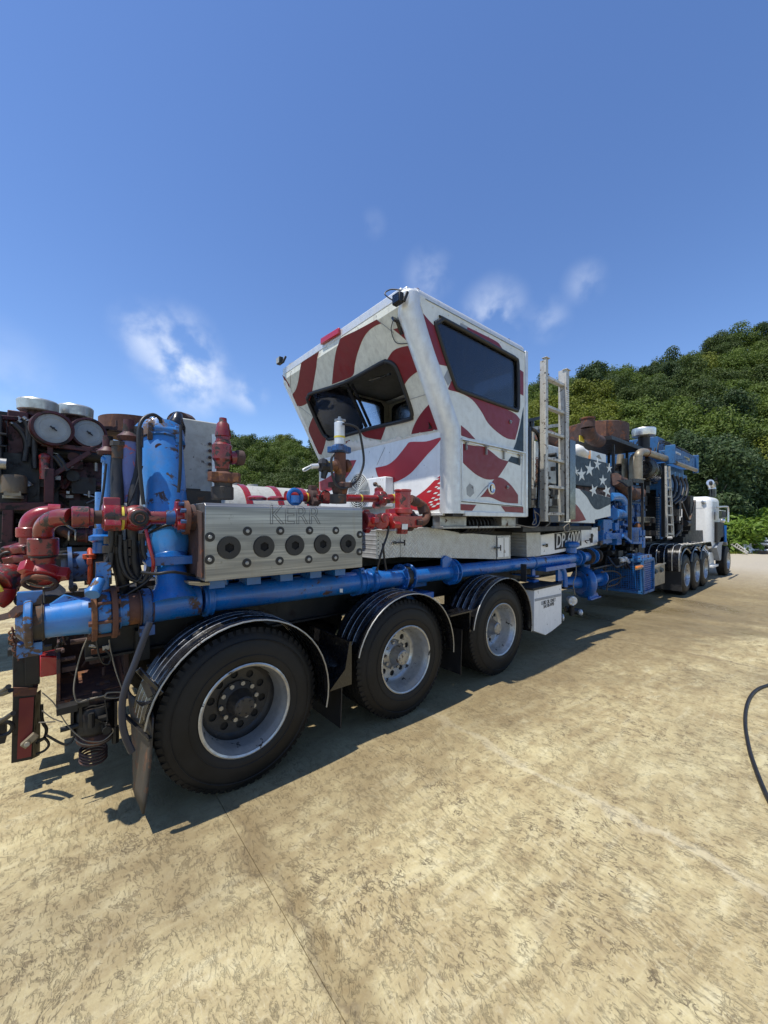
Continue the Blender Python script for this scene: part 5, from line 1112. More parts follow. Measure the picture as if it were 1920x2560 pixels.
D('vinyl', [(1150, 1366), (1245, 1371), (1220, 1408), (1150, 1404)], 0); D('vinyl', [(1396, 1378), (1532, 1386), (1532, 1420), (1422, 1414)], 0)
D('navy', [(1533, 775), (1533, 1050), (1472, 1032), (1488, 990), (1512, 890)], 0); D('navy', [(1458, 1075), (1520, 1090), (1512, 1132), (1438, 1106)], 0)
D('greyvinyl', [(1150, 262), (1192, 284), (1184, 318), (1142, 292)], 0); D('greyvinyl', [(1048, 592), (1076, 535), (1097, 612), (1072, 645)], 0)
D('greyvinyl', [(1240, 1338), (1330, 1240), (1300, 1262)], 0)
K('panel_seam', 'greyvinyl', lambda m: [m.bar(slp(*a, .003), slp(*b, .003), .006, .002, up=SLN) for a, b in (((840, 728), (965, 690)), ((160, 765), (248, 833)), ((640, 240), (742, 322)), ((112, 560), (112, 660)))])
K('panel_seam', 'greyvinyl', lambda m: [m.bar(vlp(*a, .003), vlp(*b, .003), .005, .002) for a, b in (((640, 1130), (690, 1020)), ((632, 1150), (648, 1205)))])
K('grime_patch', 'dial', lambda m: m.prism(smooth([sdp(x, y, .0015) for (x, y) in ((1185, 1265), (1205, 1240), (1228, 1258), (1232, 1300), (1208, 1325), (1188, 1310))]), (0, .001, 0)))
# locker door on the side
K('locker_door_edge', 'alu', lambda m: [m.bar(sdp(*a, .005), sdp(*b, .005), .014, .012) for a, b in (((1155, 985), (1532, 1068)), ((1155, 985), (1158, 1345)), ((1155, 1345), (1528, 1378)), ((1526, 1068), (1520, 1376)))])
K('locker_gap', 'ink', lambda m: [m.bar(sdp(*a, .002), sdp(*b, .002), .004, .006) for a, b in (((1152, 968), (1534, 1052)), ((1155, 1352), (1528, 1384)))])
K('drip_rail', 'alu', lambda m: m.bar(sdp(1152, 972, .015), sdp(1535, 1056, .015), .03, .012))
hg = None
for (x, y) in ((1178, 1010), (1300, 1038), (1408, 1066), (1505, 1090)):
    def fh(m): m.bar(sdp(x, y-28, .016), sdp(x, y+28, .012), .022, .014); m.cyl(sdp(x-12, y-26, .02), sdp(x+12, y-22, .02), .010, n=8)
    K('locker_latch', 'steel', fh)
lk = sdp(1336, 1272, .0)
K('recessed_lock', 'chrome', lambda m: (m.lathe([(0, .066), (-.012, .064), (-.016, .050), (-.006, .040), (.0, .030)], lk, Y_, 30, cap=False), m.box(lk+Vector((-.012, -.014, -.03)), lk+Vector((.012, -.002, .03)))))
K('lock_well', 'ink', lambda m: m.cyl(lk-Y_*.002, lk-Y_*.004, .040, n=24))
for (x, y) in ((1432, 1264), (1450, 866)):
    K('wall_latch', 'steel', lambda m: (m.cyl(sdp(x, y, .002), sdp(x, y, .016), .020, n=16), m.cyl(sdp(x, y, .016), sdp(x, y, .028), .009, n=8)))
# small fittings on the rear
K('marker_light', 'lens', lambda m: m.bar(WX(c4[0]+300*c4[2], c4[1]+378*c4[2], XT-.02), WX(c4[0]+412*c4[2], c4[1]+310*c4[2], XT-.02), .03, .075), bev=.012)
for (x, y) in ((770, 120), (50, 495)):
    q = WX(c4[0]+x*c4[2], c4[1]+y*c4[2], XT-.06); q.y = min(q.y, YF-.03); dx = -1
    K('work_light', 'blackm', lambda m: (m.box(q+Vector((-.035, -.055, -.045)), q+Vector((.02, .045, .045))), m.bar(q+Vector((.01, -.06, -.04)), q+Vector((.05, -.07, .06)), .015, .03)), bev=.008)
    K('light_lens', 'glassdk' if x > 100 else 'dial', lambda m: m.box(q+Vector((-.041, -.045, -.036)), q+Vector((-.036, .035, .036))))
hose_ = lambda pts, r=.006: K('cable', 'bare', lambda m: m.tube(pts, r, 6))
q = WX(c4[0]+770*c4[2], c4[1]+120*c4[2], XT-.06); hose_([q+Vector((-.03, .04, .0)), q+Vector((-.08, .09, .06)), q+Vector((-.02, .08, .12)), q+Vector((.04, .0, .10))])
K('antenna', 'black', lambda m: (m.bar(slp(755, 228, .03), slp(775, 245, .05), .05, .02), m.bar(slp(770, 245, .02), slp(800, 330, .02), .03, .015)))
hose_([slp(750, 240, .02), slp(735, 300, .02), slp(760, 380, .01), slp(830, 385, .01)], .004)
K('id_sticker', 'greyvinyl', lambda m: (m.prism([slp(772, 205, .003), slp(830, 315, .003), slp(812, 322, .003), slp(765, 235, .003)], SLN*-.001), m.prism([WX(c4[0]+x*c4[2], c4[1]+y*c4[2], XT-.003) for (x, y) in ((102, 512), (135, 496), (137, 506), (104, 522))], (.001, 0, 0))))
K('air_vent', 'blackm', lambda m: (m.prism([vlp(905, 888, -.10), vlp(925, 868, .06), vlp(978, 872, .06), vlp(985, 895, .06), vlp(985, 915, .0), vlp(945, 922, .0)], (.05, 0, 0))))
for p in ((XT+.24, YS+.14, ZT+.035), (XE-.16, YS+.14, ZT+.035)): K('lifting_eye', 'rustdk', lambda m: (m.torus(Vector(p)+Z_*.02, Y_, .035, .010, 20, 8), m.cyl(Vector(p)-Z_*.05, Vector(p)-Z_*.01, .022, n=10)))
K('rivet', 'alu', lambda m: [m.sphere((XT-.004, 2.62+.3*i, ZF+.05), .006, 6) for i in range(8)]+[m.sphere((XT+.3+.22*i, YS-.004, ZT-.12), .006, 6) for i in range(8)])
# air conditioner on the lower rear wall
AC = empty('air_conditioner', (2.84, 3.6, 2.1), TR)
ya, yb = WX(963, 1240, 2.80).y, WX(870, 1240, 2.80).y; za, zb = WX(925, 1268, 2.80).z, WX(925, 1196, 2.80).z
part('housing', 'white', AC, lambda m: m.box((2.80, ya, za), (XK-.004, yb, zb)), bev=.01)
fc = WX(c4[0]+528*c4[2], c4[1]+1290*c4[2], 2.80)
for k in range(9): part('fan_grille', 'star', AC, lambda m: m.torus((2.785, fc.y, fc.z), X_, .03+.024*k, .0035, 36, 5))
part('grille_spoke', 'star', AC, lambda m: [m.bar((2.788, fc.y, fc.z), (2.788, fc.y+.22*math.cos(a), fc.z+.22*math.sin(a)), .006, .004) for a in np.arange(0, 6.2, PI/6)])
part('fan_opening', 'ink', AC, lambda m: m.cyl((2.799, fc.y, fc.z), (2.797, fc.y, fc.z), .215, n=40))
part('spare_latch', 'grime', AC, lambda m: (m.cyl(QX(c4, 622, 1240, 2.77), QX(c4, 668, 1272, 2.75), .014, n=8), m.sphere(QX(c4, 630, 1246, 2.76), .028, 8), m.sphere(QX(c4, 655, 1264, 2.75), .024, 8)))

# ---- access ladder beside the cabin
LD = empty('access_ladder', (5.1, 2.45, 1.7), TR)
def l5(x, y, Y=2.45): return Q(c5, x, y, Y)
A0, A1, B0, B1 = l5(363, 145), l5(348, 1840), l5(577, 268), l5(555, 1840)
part('ladder_stile', 'ladderalu', LD, lambda m: (m.box(A0+Vector((-.035*1.05, 0, 0)), Vector((A0.x+.035, 2.475, A1.z))), m.box(A0+Vector((-.048, -.02, -.004)), A0+Vector((.05, .05, .004)))), bev=.003)
part('ladder_stile', 'ladderalu', LD, lambda m: (m.box(B0+Vector((-.045, 0, 0)), Vector((B0.x+.045, 2.475, B1.z))), m.box(B0+Vector((-.06, -.02, -.004)), B0+Vector((.06, .05, .004))), m.box(B0+Vector((-.045, 0, 0)), Vector((B0.x-.038, 2.56, B1.z))), m.box(Vector((B0.x+.030, 2.45, B1.z)), Vector((B0.x+.045, 2.52, B0.z)))), bev=.002)
part('ladder_stile_web', 'ladderalu', LD, lambda m: m.box(Vector((A0.x+.027, 2.476, A1.z)), Vector((A0.x+.036, 2.56, A0.z))))
part('bolt', 'grime', LD, lambda m: [m.cyl(l5(x, y, 2.45), l5(x, y, 2.444), .010, n=8) for yy in (300, 590, 875, 1150, 1450, 1730) for (x, y) in ((342, yy), (380, yy+14))])
for y in (335, 640, 905, 1180, 1470, 1755):
    z = l5(400, y).z; part('rung', 'ladderalu', LD, lambda m: m.box((A0.x+.036, 2.47, z-.022), (B0.x-.04, 2.54, z+.014)), bev=.003)
part('perforated_grip', 'white', LD, lambda m: [m.box((B0.x-.035+dx*.026, 2.443, B0.z-.30-.03*i), (B0.x-.020+dx*.026, 2.449, B0.z-.30-.03*i+.010)) for i in range(14) for dx in (0, 1, 2)])
P('handrail', 'black', lambda m: (m.tube([Q(c5, 175, 1700, 2.62), Q(c5, 180, 870, 2.62)], .032, 14), m.tube([Q(c5, 200, 880, 2.60), Q(c5, 255, 915, 2.60), Q(c5, 290, 1010, 2.60), Q(c5, 292, 1200, 2.6), Q(c5, 270, 1700, 2.60)], .026, 14), m.tube([Q(c5, 200, 800, 2.9), Q(c5, 205, 1000, 2.9)], .04, 12)))
P('handrail', 'ladderalu', lambda m: (m.bar(Q(c5, 190, 880, 2.7), Q(c5, 575, 830, 2.7), .03, .045), m.tube([Q(c5, 215, 900, 2.75), Q(c5, 212, 1500, 2.75)], .022, 12)))
P('handrail', 'blackm', lambda m: (m.bar(Q(c5, 160, 795, 2.9), Q(c5, 330, 755, 2.9), .03, .045)))
P('black_post', 'black', lambda m: m.box(Q(c5, 602, 990, 2.62), Q(c5, 632, 1820, 2.66)))
P('platform', 'blackm', lambda m: (m.box((4.5, 2.6, 1.60), (6.6, 4.8, 1.66)), m.box((4.4, 2.7, 1.66), (4.55, 4.7, 2.4))))
P('tool_cabinet', 'star', lambda m: m.box(Q(c5, 240, 1420, 3.0), Q(c5, 520, 1190, 3.5)), bev=.01)
P('valve_block', 'steel', lambda m: [m.box(p-Vector((s_, s_, s_)), p+Vector((s_, s_, s_))) if i % 2 else m.cyl(p-Z_*s_, p+Z_*s_, s_, n=10) for i in range(26) for p in [Q(c5, random.uniform(200, 520), random.uniform(1480, 1660), random.uniform(2.8, 3.1))] for s_ in [random.uniform(.02, .06)]])
P('dark_panel', 'blackm', lambda m: (m.box((4.6, 3.5, 1.66), (6.4, 3.56, 2.75)),))
P('curved_duct', 'rustdk', lambda m: m.tube([Q(c5, 300, 930, 3.2), Q(c5, 420, 990, 3.2), Q(c5, 520, 1080, 3.2), Q(c5, 560, 1180, 3.2)], .12, 18))
P('looped_chain', 'rust', lambda m: [m.torus(Q(c5, 258+3*math.sin(i), 1190+i*14, 2.68), (math.cos(i*1.57), .3, 0), .017, .005, 10, 5) for i in range(18)])
for pts in ([(240, 1740), (290, 1790), (270, 1880), (200, 1900), (40, 1870)], [(380, 1780), (395, 1850), (350, 1890)], [(590, 1860), (600, 1920), (560, 1950), (540, 1900), (590, 1860)], [(230, 1720), (250, 1850), (210, 1870), (240, 1810)]):
    hose('cable', [Q(c5, x, y, 2.55) for (x, y) in pts], .006, 'wire', 6)
P('rail_seam', 'ink', lambda m: m.bar(Q(c5, 560, 1710, 2.6), Q(c5, 380, 1690, 2.6), .01, .01))
# ---- star spangled cover
def pb(name, mat, pts, Y, dep, c=c5, **kw): return P(name, mat, lambda m: m.prism([Q(c, x, y, Y) for (x, y) in pts], (0, dep, 0)), **kw)
CV = pb('flag_cover', 'navy', [(636, 1140), (700, 1165), (1020, 1242), (1024, 1502), (640, 1458)], 2.72, .9, bev=.01)
pb('cover_ledge', 'reddark', [(636, 1462), (1020, 1505), (1020, 1590), (636, 1500)], 2.80, .3, parent=CV)
pb('cover_skirt', 'star', [(636, 1488), (1022, 1592), (1025, 1785), (860, 1822), (860, 1858), (605, 1850)], 2.66, .35, parent=CV, bev=.006)
skirt = lambda pts, mat, it=1: P('flag_stripe', mat, lambda m: m.prism(smooth([Q(c5, x, y, 2.657) for (x, y) in pts]) if it else [Q(c5, x, y, 2.657) for (x, y) in pts], (0, .002, 0)), parent=CV)
skirt([(705, 1508), (860, 1550), (1020, 1594), (1024, 1660), (960, 1690), (905, 1715), (860, 1708), (820, 1660), (780, 1590)], 'navy', 1)
skirt([(634, 1630), (690, 1690), (735, 1760), (768, 1825), (690, 1842), (610, 1846), (632, 1760)], 'vinyl', 0)
def star(c, s, rot, sx=.62, Y=2.715):
    pts = []
    for i in range(10):
        r = s*(1 if i % 2 == 0 else .36)*random.uniform(.9, 1.15); a = rot+PI/2+i*PI/5; pts.append(Q(c5, c[0]+r*math.cos(a)*sx, c[1]-r*math.sin(a), Y))
    P('white_star', 'star', lambda m: m.prism(pts, (0, .003, 0)), parent=CV)
for (x, y, s) in [(662, 1320, 52), (722, 1352, 82), (806, 1296, 88), (886, 1248, 62), (1010, 1290, 50), (942, 1415, 68)]: star((x, y), s, random.uniform(-.15, .1))
for (x, y, s) in [(845, 1520, 70), (985, 1525, 72)]: star((x, y), s, .3, Y=2.652)
# ---- exhaust silencer drum on its stand
dc = Vector((9.7, 3.75, 0)); zt = 1.72+(1306-1068)/960*9.1; zb_ = zt-.44
DR = P('exhaust_silencer', 'rustdk', lambda m: m.lathe([(0, .64), (.02, .70), (.42, .70), (.44, .66)], (dc.x, dc.y, zb_), Z_, 20), ang=25)
P('silencer_panel', 'rust', lambda m: [m.lathe([(0, .702), (.0, .702)], (dc.x, dc.y, zb_+.1), Z_, 20, cap=False), m.box((dc.x-.70, dc.y-.5, zb_+.05), (dc.x-.60, dc.y-.2, zb_+.38))], parent=DR)
P('exhaust_elbow', 'rustdk', lambda m: (m.tube(bez(Q(c5, 905, 1010, 3.2), Q(c5, 790, 985, 3.0), Q(c5, 785, 870, 3.0)), .122, 24, smooth=False), m.cyl(Q(c5, 785, 870, 3.0), Q(c5, 785, 775, 3.0), .118, n=26), m.cyl(Q(c5, 785, 782, 3.0), Q(c5, 785, 768, 3.0), .132, n=26)), parent=DR)
P('yellow_tag', 'yellow', lambda m: m.box(Q(c5, 706, 1005, 3.1), Q(c5, 738, 962, 3.12)), parent=DR)
def st(m):
    for (x, y0, y1, Y) in [(1050, 1045, 1400, 3.1), (1192, 1080, 1400, 3.3), (1004, 1060, 1240, 3.7)]: m.bar(Q(c5, x, y0, Y), Q(c5, x, y1, Y), .05, .05)
    m.box((8.6, 3.0, zb_-.12), (10.6, 4.5, zb_-.04))
P('silencer_stand', 'blackm', st)
def st2(m):
    m.prism([Q(c5, x, y, 2.62) for (x, y) in [(1105, 1412), (1250, 1400), (1258, 1470), (1210, 1480), (1160, 1440)]], (0, .04, 0))
    m.bar(Q(c5, 1222, 1470, 2.64), Q(c5, 1222, 2030, 2.64), .06, .06); m.bar(Q(c5, 1352, 1430, 2.7), Q(c5, 1352, 1990, 2.7), .045, .045); m.bar(Q(c5, 1240, 1415, 2.66), Q(c5, 1352, 1425, 2.7), .06, .08)
P('engine_stand', 'blackm', st2, bev=.004)
def duct(name, mat, pts, r, Y=2.95, n=18): return P(name, mat, lambda m: m.tube([Q(c5, x, y, Y) if len((x, y)) == 2 else 0 for (x, y) in pts], r, n))
duct('exhaust_pipe', 'rustdk', [(1060, 1400), (1110, 1440), (1180, 1520), (1260, 1560), (1320, 1550)], .13)
P('pipe_band', 'rustdk', lambda m: [m.torus(Q(c5, x, y, 2.95), (1, -.2, -.5), .135, .018, 20, 6) for (x, y) in ((1130, 1450), (1180, 1520), (1270, 1560), (1310, 1552))])
duct('blue_water_pipe', 'bluelt', [(1010, 1590), (1070, 1585), (1130, 1600), (1175, 1690), (1200, 1800)], .085, 2.9)
P('blue_pump_head', 'bluelt', lambda m: (m.cyl(Q(c5, 1040, 1765, 2.75), Q(c5, 1160, 1760, 2.95), .10, n=20), m.cyl(Q(c5, 1040, 1765, 2.75), Q(c5, 1060, 1764, 2.78), .115, n=20)))
P('radiator_hose', 'bluelt', lambda m: m.cyl(Q(c5, 1040, 1600, 3.2), Q(c5, 1080, 1590, 3.3), .2, n=16))
rb = random.Random(21)
def clutter(name, mat, n, xr, yr, Yr, sr, c=c5, seed=0):
    r_ = random.Random(seed)
    def f(m):
        for i in range(n):
            p = Q(c, r_.uniform(*xr), r_.uniform(*yr), r_.uniform(*Yr)); s_ = r_.uniform(*sr); t = r_.random()
            if t < .4: m.box(p-Vector((s_*r_.uniform(.5, 2), s_, s_*r_.uniform(.5, 1.4))), p+Vector((s_*r_.uniform(.5, 2), s_, s_*r_.uniform(.5, 1.4))))
            elif t < .75:
                ax = r_.choice([X_, Y_, Z_]); m.cyl(p-ax*s_*1.3, p+ax*s_*1.3, s_*.6, n=10)
            else: m.tube([p, p+Vector((r_.uniform(-1, 1), 0, r_.uniform(-1, 1)))*s_*3, p+Vector((r_.uniform(-1, 1), .1, r_.uniform(-1, 1)))*s_*5], s_*.25, 6)
    return P(name, mat, f)
clutter('engine_fitting', 'bluedk', 70, (870, 1200), (1620, 1960), (2.9, 3.5), (.03, .11), seed=1)
clutter('engine_fitting', 'blue', 60, (880, 1340), (1830, 2060), (2.75, 3.3), (.03, .11), seed=2)
clutter('engine_fitting', 'bluelt', 16, (900, 1200), (1640, 1980), (2.8, 3.1), (.02, .06), seed=3)
clutter('engine_fitting', 'steel', 16, (1020, 1460), (1640, 2050), (2.8, 3.3), (.015, .05), seed=4)
clutter('engine_fitting', 'blackm', 50, (1040, 1500), (1380, 2080), (2.9, 3.5), (.03, .12), seed=14)
clutter('frame_fitting', 'grime', 30, (640, 1200), (1880, 2074), (2.7, 3.1), (.02, .07), seed=15)
clutter('frame_fitting', 'blackm', 40, (240, 600), (900, 1880), (2.8, 3.4), (.02, .07), seed=16)
P('transmission_case', 'bluedk', lambda m: (m.box((6.6, 2.95, 1.30), (8.0, 3.8, 1.62)), m.box((6.5, 3.1, 1.2), (8.3, 3.9, 2.2)), m.cyl((7.0, 2.9, 1.45), (7.0, 3.1, 1.45), .14, n=20), m.cyl((7.9, 2.9, 1.40), (7.9, 3.1, 1.40), .11, n=20)), bev=.02)
P('engine_block', 'bluedk', lambda m: (m.box((8.4, 3.1, 1.35), (11.0, 4.2, 2.6)), [m.box((8.5+.38*i, 3.0, 2.2), (8.78+.38*i, 3.12, 2.5)) for i in range(6)], [m.prism([(8.5+.38*i, 2.98, 1.75), (8.78+.38*i, 2.98, 1.75), (8.72+.38*i, 2.98, 2.12), (8.56+.38*i, 2.98, 2.12)], (0, .1, 0)) for i in range(6)]), bev=.015)
P('engine_rib', 'blue', lambda m: [m.bar((8.5+.16*i, 3.07, 1.62+(.1 if i % 2 else 0)), (8.62+.16*i, 3.07, 2.15), .03, .03) for i in range(15)])
P('name_strip', 'tan', lambda m: (m.box(Q(c5, 1300, 1850, 2.9), Q(c5, 1462, 1795, 2.93)),))
P('strip_marking', 'ink', lambda m: (m.box(Q(c5, 1385, 1838, 2.895), Q(c5, 1395, 1800, 2.897)), m.box(Q(c5, 1403, 1838, 2.895), Q(c5, 1416, 1800, 2.897)), m.box(Q(c5, 1424, 1838, 2.895), Q(c5, 1430, 1800, 2.897))))
P('blue_frame', 'blue', lambda m: (m.box(Q(c5, 1248, 1905, 2.7), Q(c5, 1330, 2050, 2.74)), m.bar(Q(c5, 1150, 1985, 2.6), Q(c5, 1240, 2060, 2.6), .03, .05), m.bar(Q(c5, 1240, 2060, 2.6), Q(c5, 1335, 2060, 2.6), .05, .04), m.box(Q(c5, 1362, 1930, 2.58), Q(c5, 1370, 2110, 2.6)), m.box(Q(c5, 1330, 1930, 2.58), Q(c5, 1336, 2050, 2.6)), m.box(Q(c5, 1330, 1990, 2.58), Q(c5, 1368, 1998, 2.6))))
P('blue_side_frame', 'blue', lambda m: (m.box(Q(c5, 950, 1820, 2.75), Q(c5, 978, 2060, 2.85)), m.box(Q(c5, 980, 1965, 2.72), Q(c5, 1160, 2010, 2.8)), m.box(Q(c5, 900, 1860, 2.9), Q(c5, 945, 2060, 3.0))), bev=.005)
P('copper_fitting', 'rust', lambda m: m.lathe([(0, .08), (.06, .07), (.12, .02)], Q(c5, 1300, 1910, 2.8), Z_, 8))
# ---- intake: chrome cap, filter canister, insulated pipe
ei = lambda x, y, Y: Q(e1, x, y, Y)
P('rain_cap', 'chrome', lambda m: m.lathe([(0, .20), (.02, .245), (.04, .25), (.18, .255), (.20, .24), (.215, .15)], ei(715, 180, 3.1), Z_, 32))
P('intake_stack', 'blackm', lambda m: (m.cyl(ei(718, 345, 3.1), ei(718, 180, 3.1), .125, n=24), m.cyl(ei(718, 450, 3.1), ei(718, 340, 3.1), .16, n=22)))
fa = ei(705, 612, 2.85)
P('filter_canister', 'black', lambda m: (m.lathe([(-.01, 0), (-.01, .06), (.0, .07), (.0, .12), (-.02, .13), (-.02, .17), (.0, .18), (.005, .24), (.03, .262), (.07, .262), (.08, .24), (1.15, .24), (1.2, .20)], fa, Vector((1, .12, 0)), 36)), ang=30)
P('canister_band', 'chrome', lambda m: (m.lathe([(.30, .243), (.34, .243)], fa, Vector((1, .12, 0)), 36, cap=False), m.lathe([(.80, .243), (.84, .243)], fa, Vector((1, .12, 0)), 36, cap=False)))
P('filter_canister', 'black', lambda m: m.lathe([(0, .2), (.03, .24), (.6, .24)], Q(c5, 1090, 1330, 3.7), X_, 28))
P('insulated_pipe', 'tan', lambda m: (m.tube([ei(643, 770, 2.75), ei(643, 450, 2.75)], .075, 20), m.tube(bez(ei(643, 450, 2.75), ei(640, 370, 2.75), ei(740, 390, 2.75)), .078, 20, smooth=False), m.tube([ei(740, 390, 2.75), ei(1150, 522, 2.75)], .072, 20), m.cyl(ei(643, 775, 2.75), ei(643, 760, 2.75), .12, n=18)))
P('pipe_elbow_band', 'rust', lambda m: (m.torus(ei(755, 395, 2.75), X_, .075, .012, 20, 6), m.torus(ei(1020, 480, 2.75), X_, .074, .008, 20, 6)))
P('insulated_pipe', 'tan', lambda m: (m.tube([ei(450, 760, 3.3), ei(450, 480, 3.3)], .06, 16), m.tube([ei(570, 760, 3.0), ei(575, 500, 3.0), ei(620, 440, 3.0)], .085, 16), m.tube([ei(385, 560, 3.6), ei(395, 430, 3.6)], .08, 14)))
# ---- cooler
CX0, CX1, CY0, CY1 = 11.36, 13.6, 2.6, 5.0
CO = P('cooler_tray', 'coolblue', lambda m: (m.box((CX0, CY0, 3.22), (CX1, CY0+.05, 3.56)), m.box((CX0, CY0, 3.22), (CX0+.05, CY1, 3.50)), m.box((CX1-.05, CY0, 3.22), (CX1, CY1, 3.56)), m.box((CX0, CY1-.05, 3.22), (CX1, CY1, 3.56)), m.box((CX0-.06, CY0-.04, 3.14), (CX0+.02, CY0+.16, 3.60)), m.box((CX1-.04, CY0-.06, 3.10), (CX1+.04, CY0+.06, 3.60))), bev=.01)
P('tray_box', 'coolblue', lambda m: (m.box((CX0+.3, 3.0, 3.55), (CX0+.9, 4.4, 3.92)),), bev=.01, parent=CO)
P('tray_grille', 'bluedk', lambda m: [m.box((CX0+.1+.14*i, CY0-.006, 3.50), (CX0+.2+.14*i, CY0, 3.55)) for i in range(15)], parent=CO)
P('maker_plate', 'whiteprint', lambda m: m.prism([Q(FULL, x, y, CY0-.004) for (x, y) in ((1689, 1128), (1702, 1134), (1702, 1143), (1690, 1137))], (0, .003, 0)), parent=CO)
P('model_plate', 'goldprint', lambda m: m.prism([Q(FULL, x, y, CY0-.004) for (x, y) in ((1710, 1140), (1724, 1146), (1724, 1153), (1711, 1148))], (0, .003, 0)), parent=CO)
P('plate_print', 'ink', lambda m: [m.prism([Q(FULL, x, y+dy, CY0-.006) for (x, y, dy) in ((x0, y0, 0), (x1, y1, 0), (x1, y1, 1.3), (x0, y0, 1.3))], (0, .001, 0)) for (x0, y0, x1, y1) in ((1691, 1131.5, 1699, 1135), (1691, 1134.5, 1699, 1138), (1712, 1143, 1721, 1147), (1712, 1145.5, 1721, 1149.5))], parent=CO)
text('OLAN', 'tray_lettering', 'ink', CO, WX(1590, 1108, CX0+.296), .13, -Y_, Z_, off=.003)
P('tray_lower_tube', 'tan', lambda m: m.tube([(CX0+.1, CY0-.02, 3.17), (CX1-.1, CY0-.02, 3.17)], .05, 12), parent=CO)
P('cooler_body', 'coolblue', lambda m: (m.box((CX0+.1, CY0+.25, 2.55), (CX1-.1, CY1-.2, 3.2)),), bev=.01, parent=CO)
P('cooler_panel', 'coolblue', lambda m: [m.box((CX0+.25+.42*i, CY0+.20, 2.62), (CX0+.58+.42*i, CY0+.25, 3.05)) for i in range(5)], bev=.01, parent=CO)
P('cooler_leg', 'coolblue', lambda m: (m.box((CX0+.1, CY0+.28, 1.3), (CX0+.28, CY0+.38, 2.55)), m.box((CX1-.3, CY0+.28, 2.1), (CX1-.1, CY0+.38, 2.55))), parent=CO)
for i in range(4):
    x = CX0+.7+.4*i; hose('cooler_hose', [(x, CY0+.18, 2.95), (x, CY0+.12, 2.7), (x-.2, CY0+.12, 2.4), (x-.6, CY0+.2, 2.2)], .035)
for k in range(3): hose('tray_cable', [(CX0-.1+.3*k, CY0+.3+.2*k, 3.3), (CX0+.1+.3*k, CY0+.3+.1*k, 3.75), (CX0+.6+.3*k, CY0+.1, 3.66), (CX0+1.0+.3*k, CY0+.02, 3.58)], .016)
P('cooler_core', 'blackm', lambda m: (m.box((CX0+.35, CY0+.35, 1.35), (CX1-.1, CY1-.3, 2.54)), m.box((CX1-.5, 2.62, 1.5), (CX1-.15, 2.8, 2.45))))
def xb(m):
    p = lambda x, y: ei(x, y, 2.62)
    m.bar(p(1235, 1080), p(1330, 1330), .05, .05); m.bar(p(1420, 1060), p(1350, 1330), .05, .05); m.box(p(1210, 1060), p(1235, 1280)); m.tube([p(1240, 1290), p(1235, 1440), p(1150, 1560)], .025, 8)
P('core_brace', 'grime', xb)
P('guard_panel', 'blackm', lambda m: (m.box(ei(1340, 1060, 2.66), ei(1425, 1480, 2.68)), m.box(ei(1330, 1480, 2.7), ei(1440, 1620, 2.9)), m.bar(ei(985, 540, 2.7), ei(985, 1560, 2.7), .07, .07)))
clutter('gooseneck_fitting', 'blackm', 30, (1130, 1440), (1330, 1640), (2.6, 3.2), (.04, .14), c=e1, seed=8)
clutter('gooseneck_fitting', 'grime', 20, (720, 1440), (1300, 1640), (2.65, 3.1), (.02, .08), c=e1, seed=9)
for i in range(26):
    y = 1020+i*22; K2 = part('radiator_fin', 'steel', TR, lambda m: m.box(ei(915, y, 2.9), ei(965, y+6, 2.96)))
P('radiator_guard', 'blackm', lambda m: m.box(ei(885, 1000, 3.1), ei(980, 1600, 3.2)))
# second ladder
L2 = empty('cooler_ladder', (10.8, 2.55, 1.4), TR)
p_ = lambda x, y: ei(x, y, 2.55)
part('ladder_stile', 'ladderalu', L2, lambda m: m.bar(p_(1022, 580), p_(1036, 1560), .035, .06)); part('ladder_stile', 'ladderalu', L2, lambda m: m.bar(p_(1068, 590), p_(1122, 1560), .035, .06))
for i in range(7): y = 745+i*122*1.05; part('rung', 'ladderalu', L2, lambda m: m.bar(p_(1024+i*2, y), p_(1078+i*6.5, y+8), .03, .035))
# ---- under-slung cage, toolbox, light
e2q = lambda x, y, Y: Q(e2, x, y, Y)
G0, G1 = e2q(745, 390, 2.45), e2q(838, 640, 2.45); gx0, gx1 = G0.x, G1.x; gz0, gz1 = .36, .98; gy1 = 3.35
CG = P('cage_frame', 'coolblue', lambda m: [m.bar(a, b, .05, .05) for a, b in (((gx0, 2.45, gz0), (gx1, 2.45, gz0)), ((gx0, 2.45, gz1), (gx1, 2.45, gz1)), ((gx0, 2.45, gz0), (gx0, 2.45, gz1)), ((gx1, 2.45, gz0), (gx1, 2.45, gz1)), ((gx0, 2.45, gz0), (gx0, gy1, gz0)), ((gx0, 2.45, gz1), (gx0, gy1, gz1)), ((gx0, gy1, gz0), (gx0, gy1, gz1)))], bev=.003)
P('cage_top_lip', 'blueworn', lambda m: m.box((gx0, 2.47, gz1+.02), (gx1, 2.62, gz1+.09)), parent=CG)
def cagemesh(m):
    n = 14
    for i in range(1, n): x = gx0+(gx1-gx0)*i/n; m.box((x-.004, 2.455, gz0), (x+.004, 2.463, gz1))
    for i in range(1, 15): z = gz0+(gz1-gz0)*i/15; m.box((gx0, 2.453, z-.004), (gx1, 2.461, z+.004))
    for i in range(1, 22): y = 2.45+(gy1-2.45)*i/22; m.box((gx0+.004, y-.004, gz0), (gx0+.012, y+.004, gz1-.1))
    for i in range(1, 15): z = gz0+(gz1-gz0)*i/15; m.box((gx0+.002, 2.45, z-.004), (gx0+.010, gy1, z+.004))
o = P('expanded_mesh', 'blue', cagemesh, parent=CG, fixn=False); o['kind'] = 'stuff'
P('cage_backing', 'bluedk', lambda m: (m.box((gx0+.05, 2.50, gz0+.03), (gx1-.03, 2.52, gz1-.03)), m.box((gx0+.12, 2.55, gz0+.03), (gx1-.05, 3.3, gz1-.05))), parent=CG)
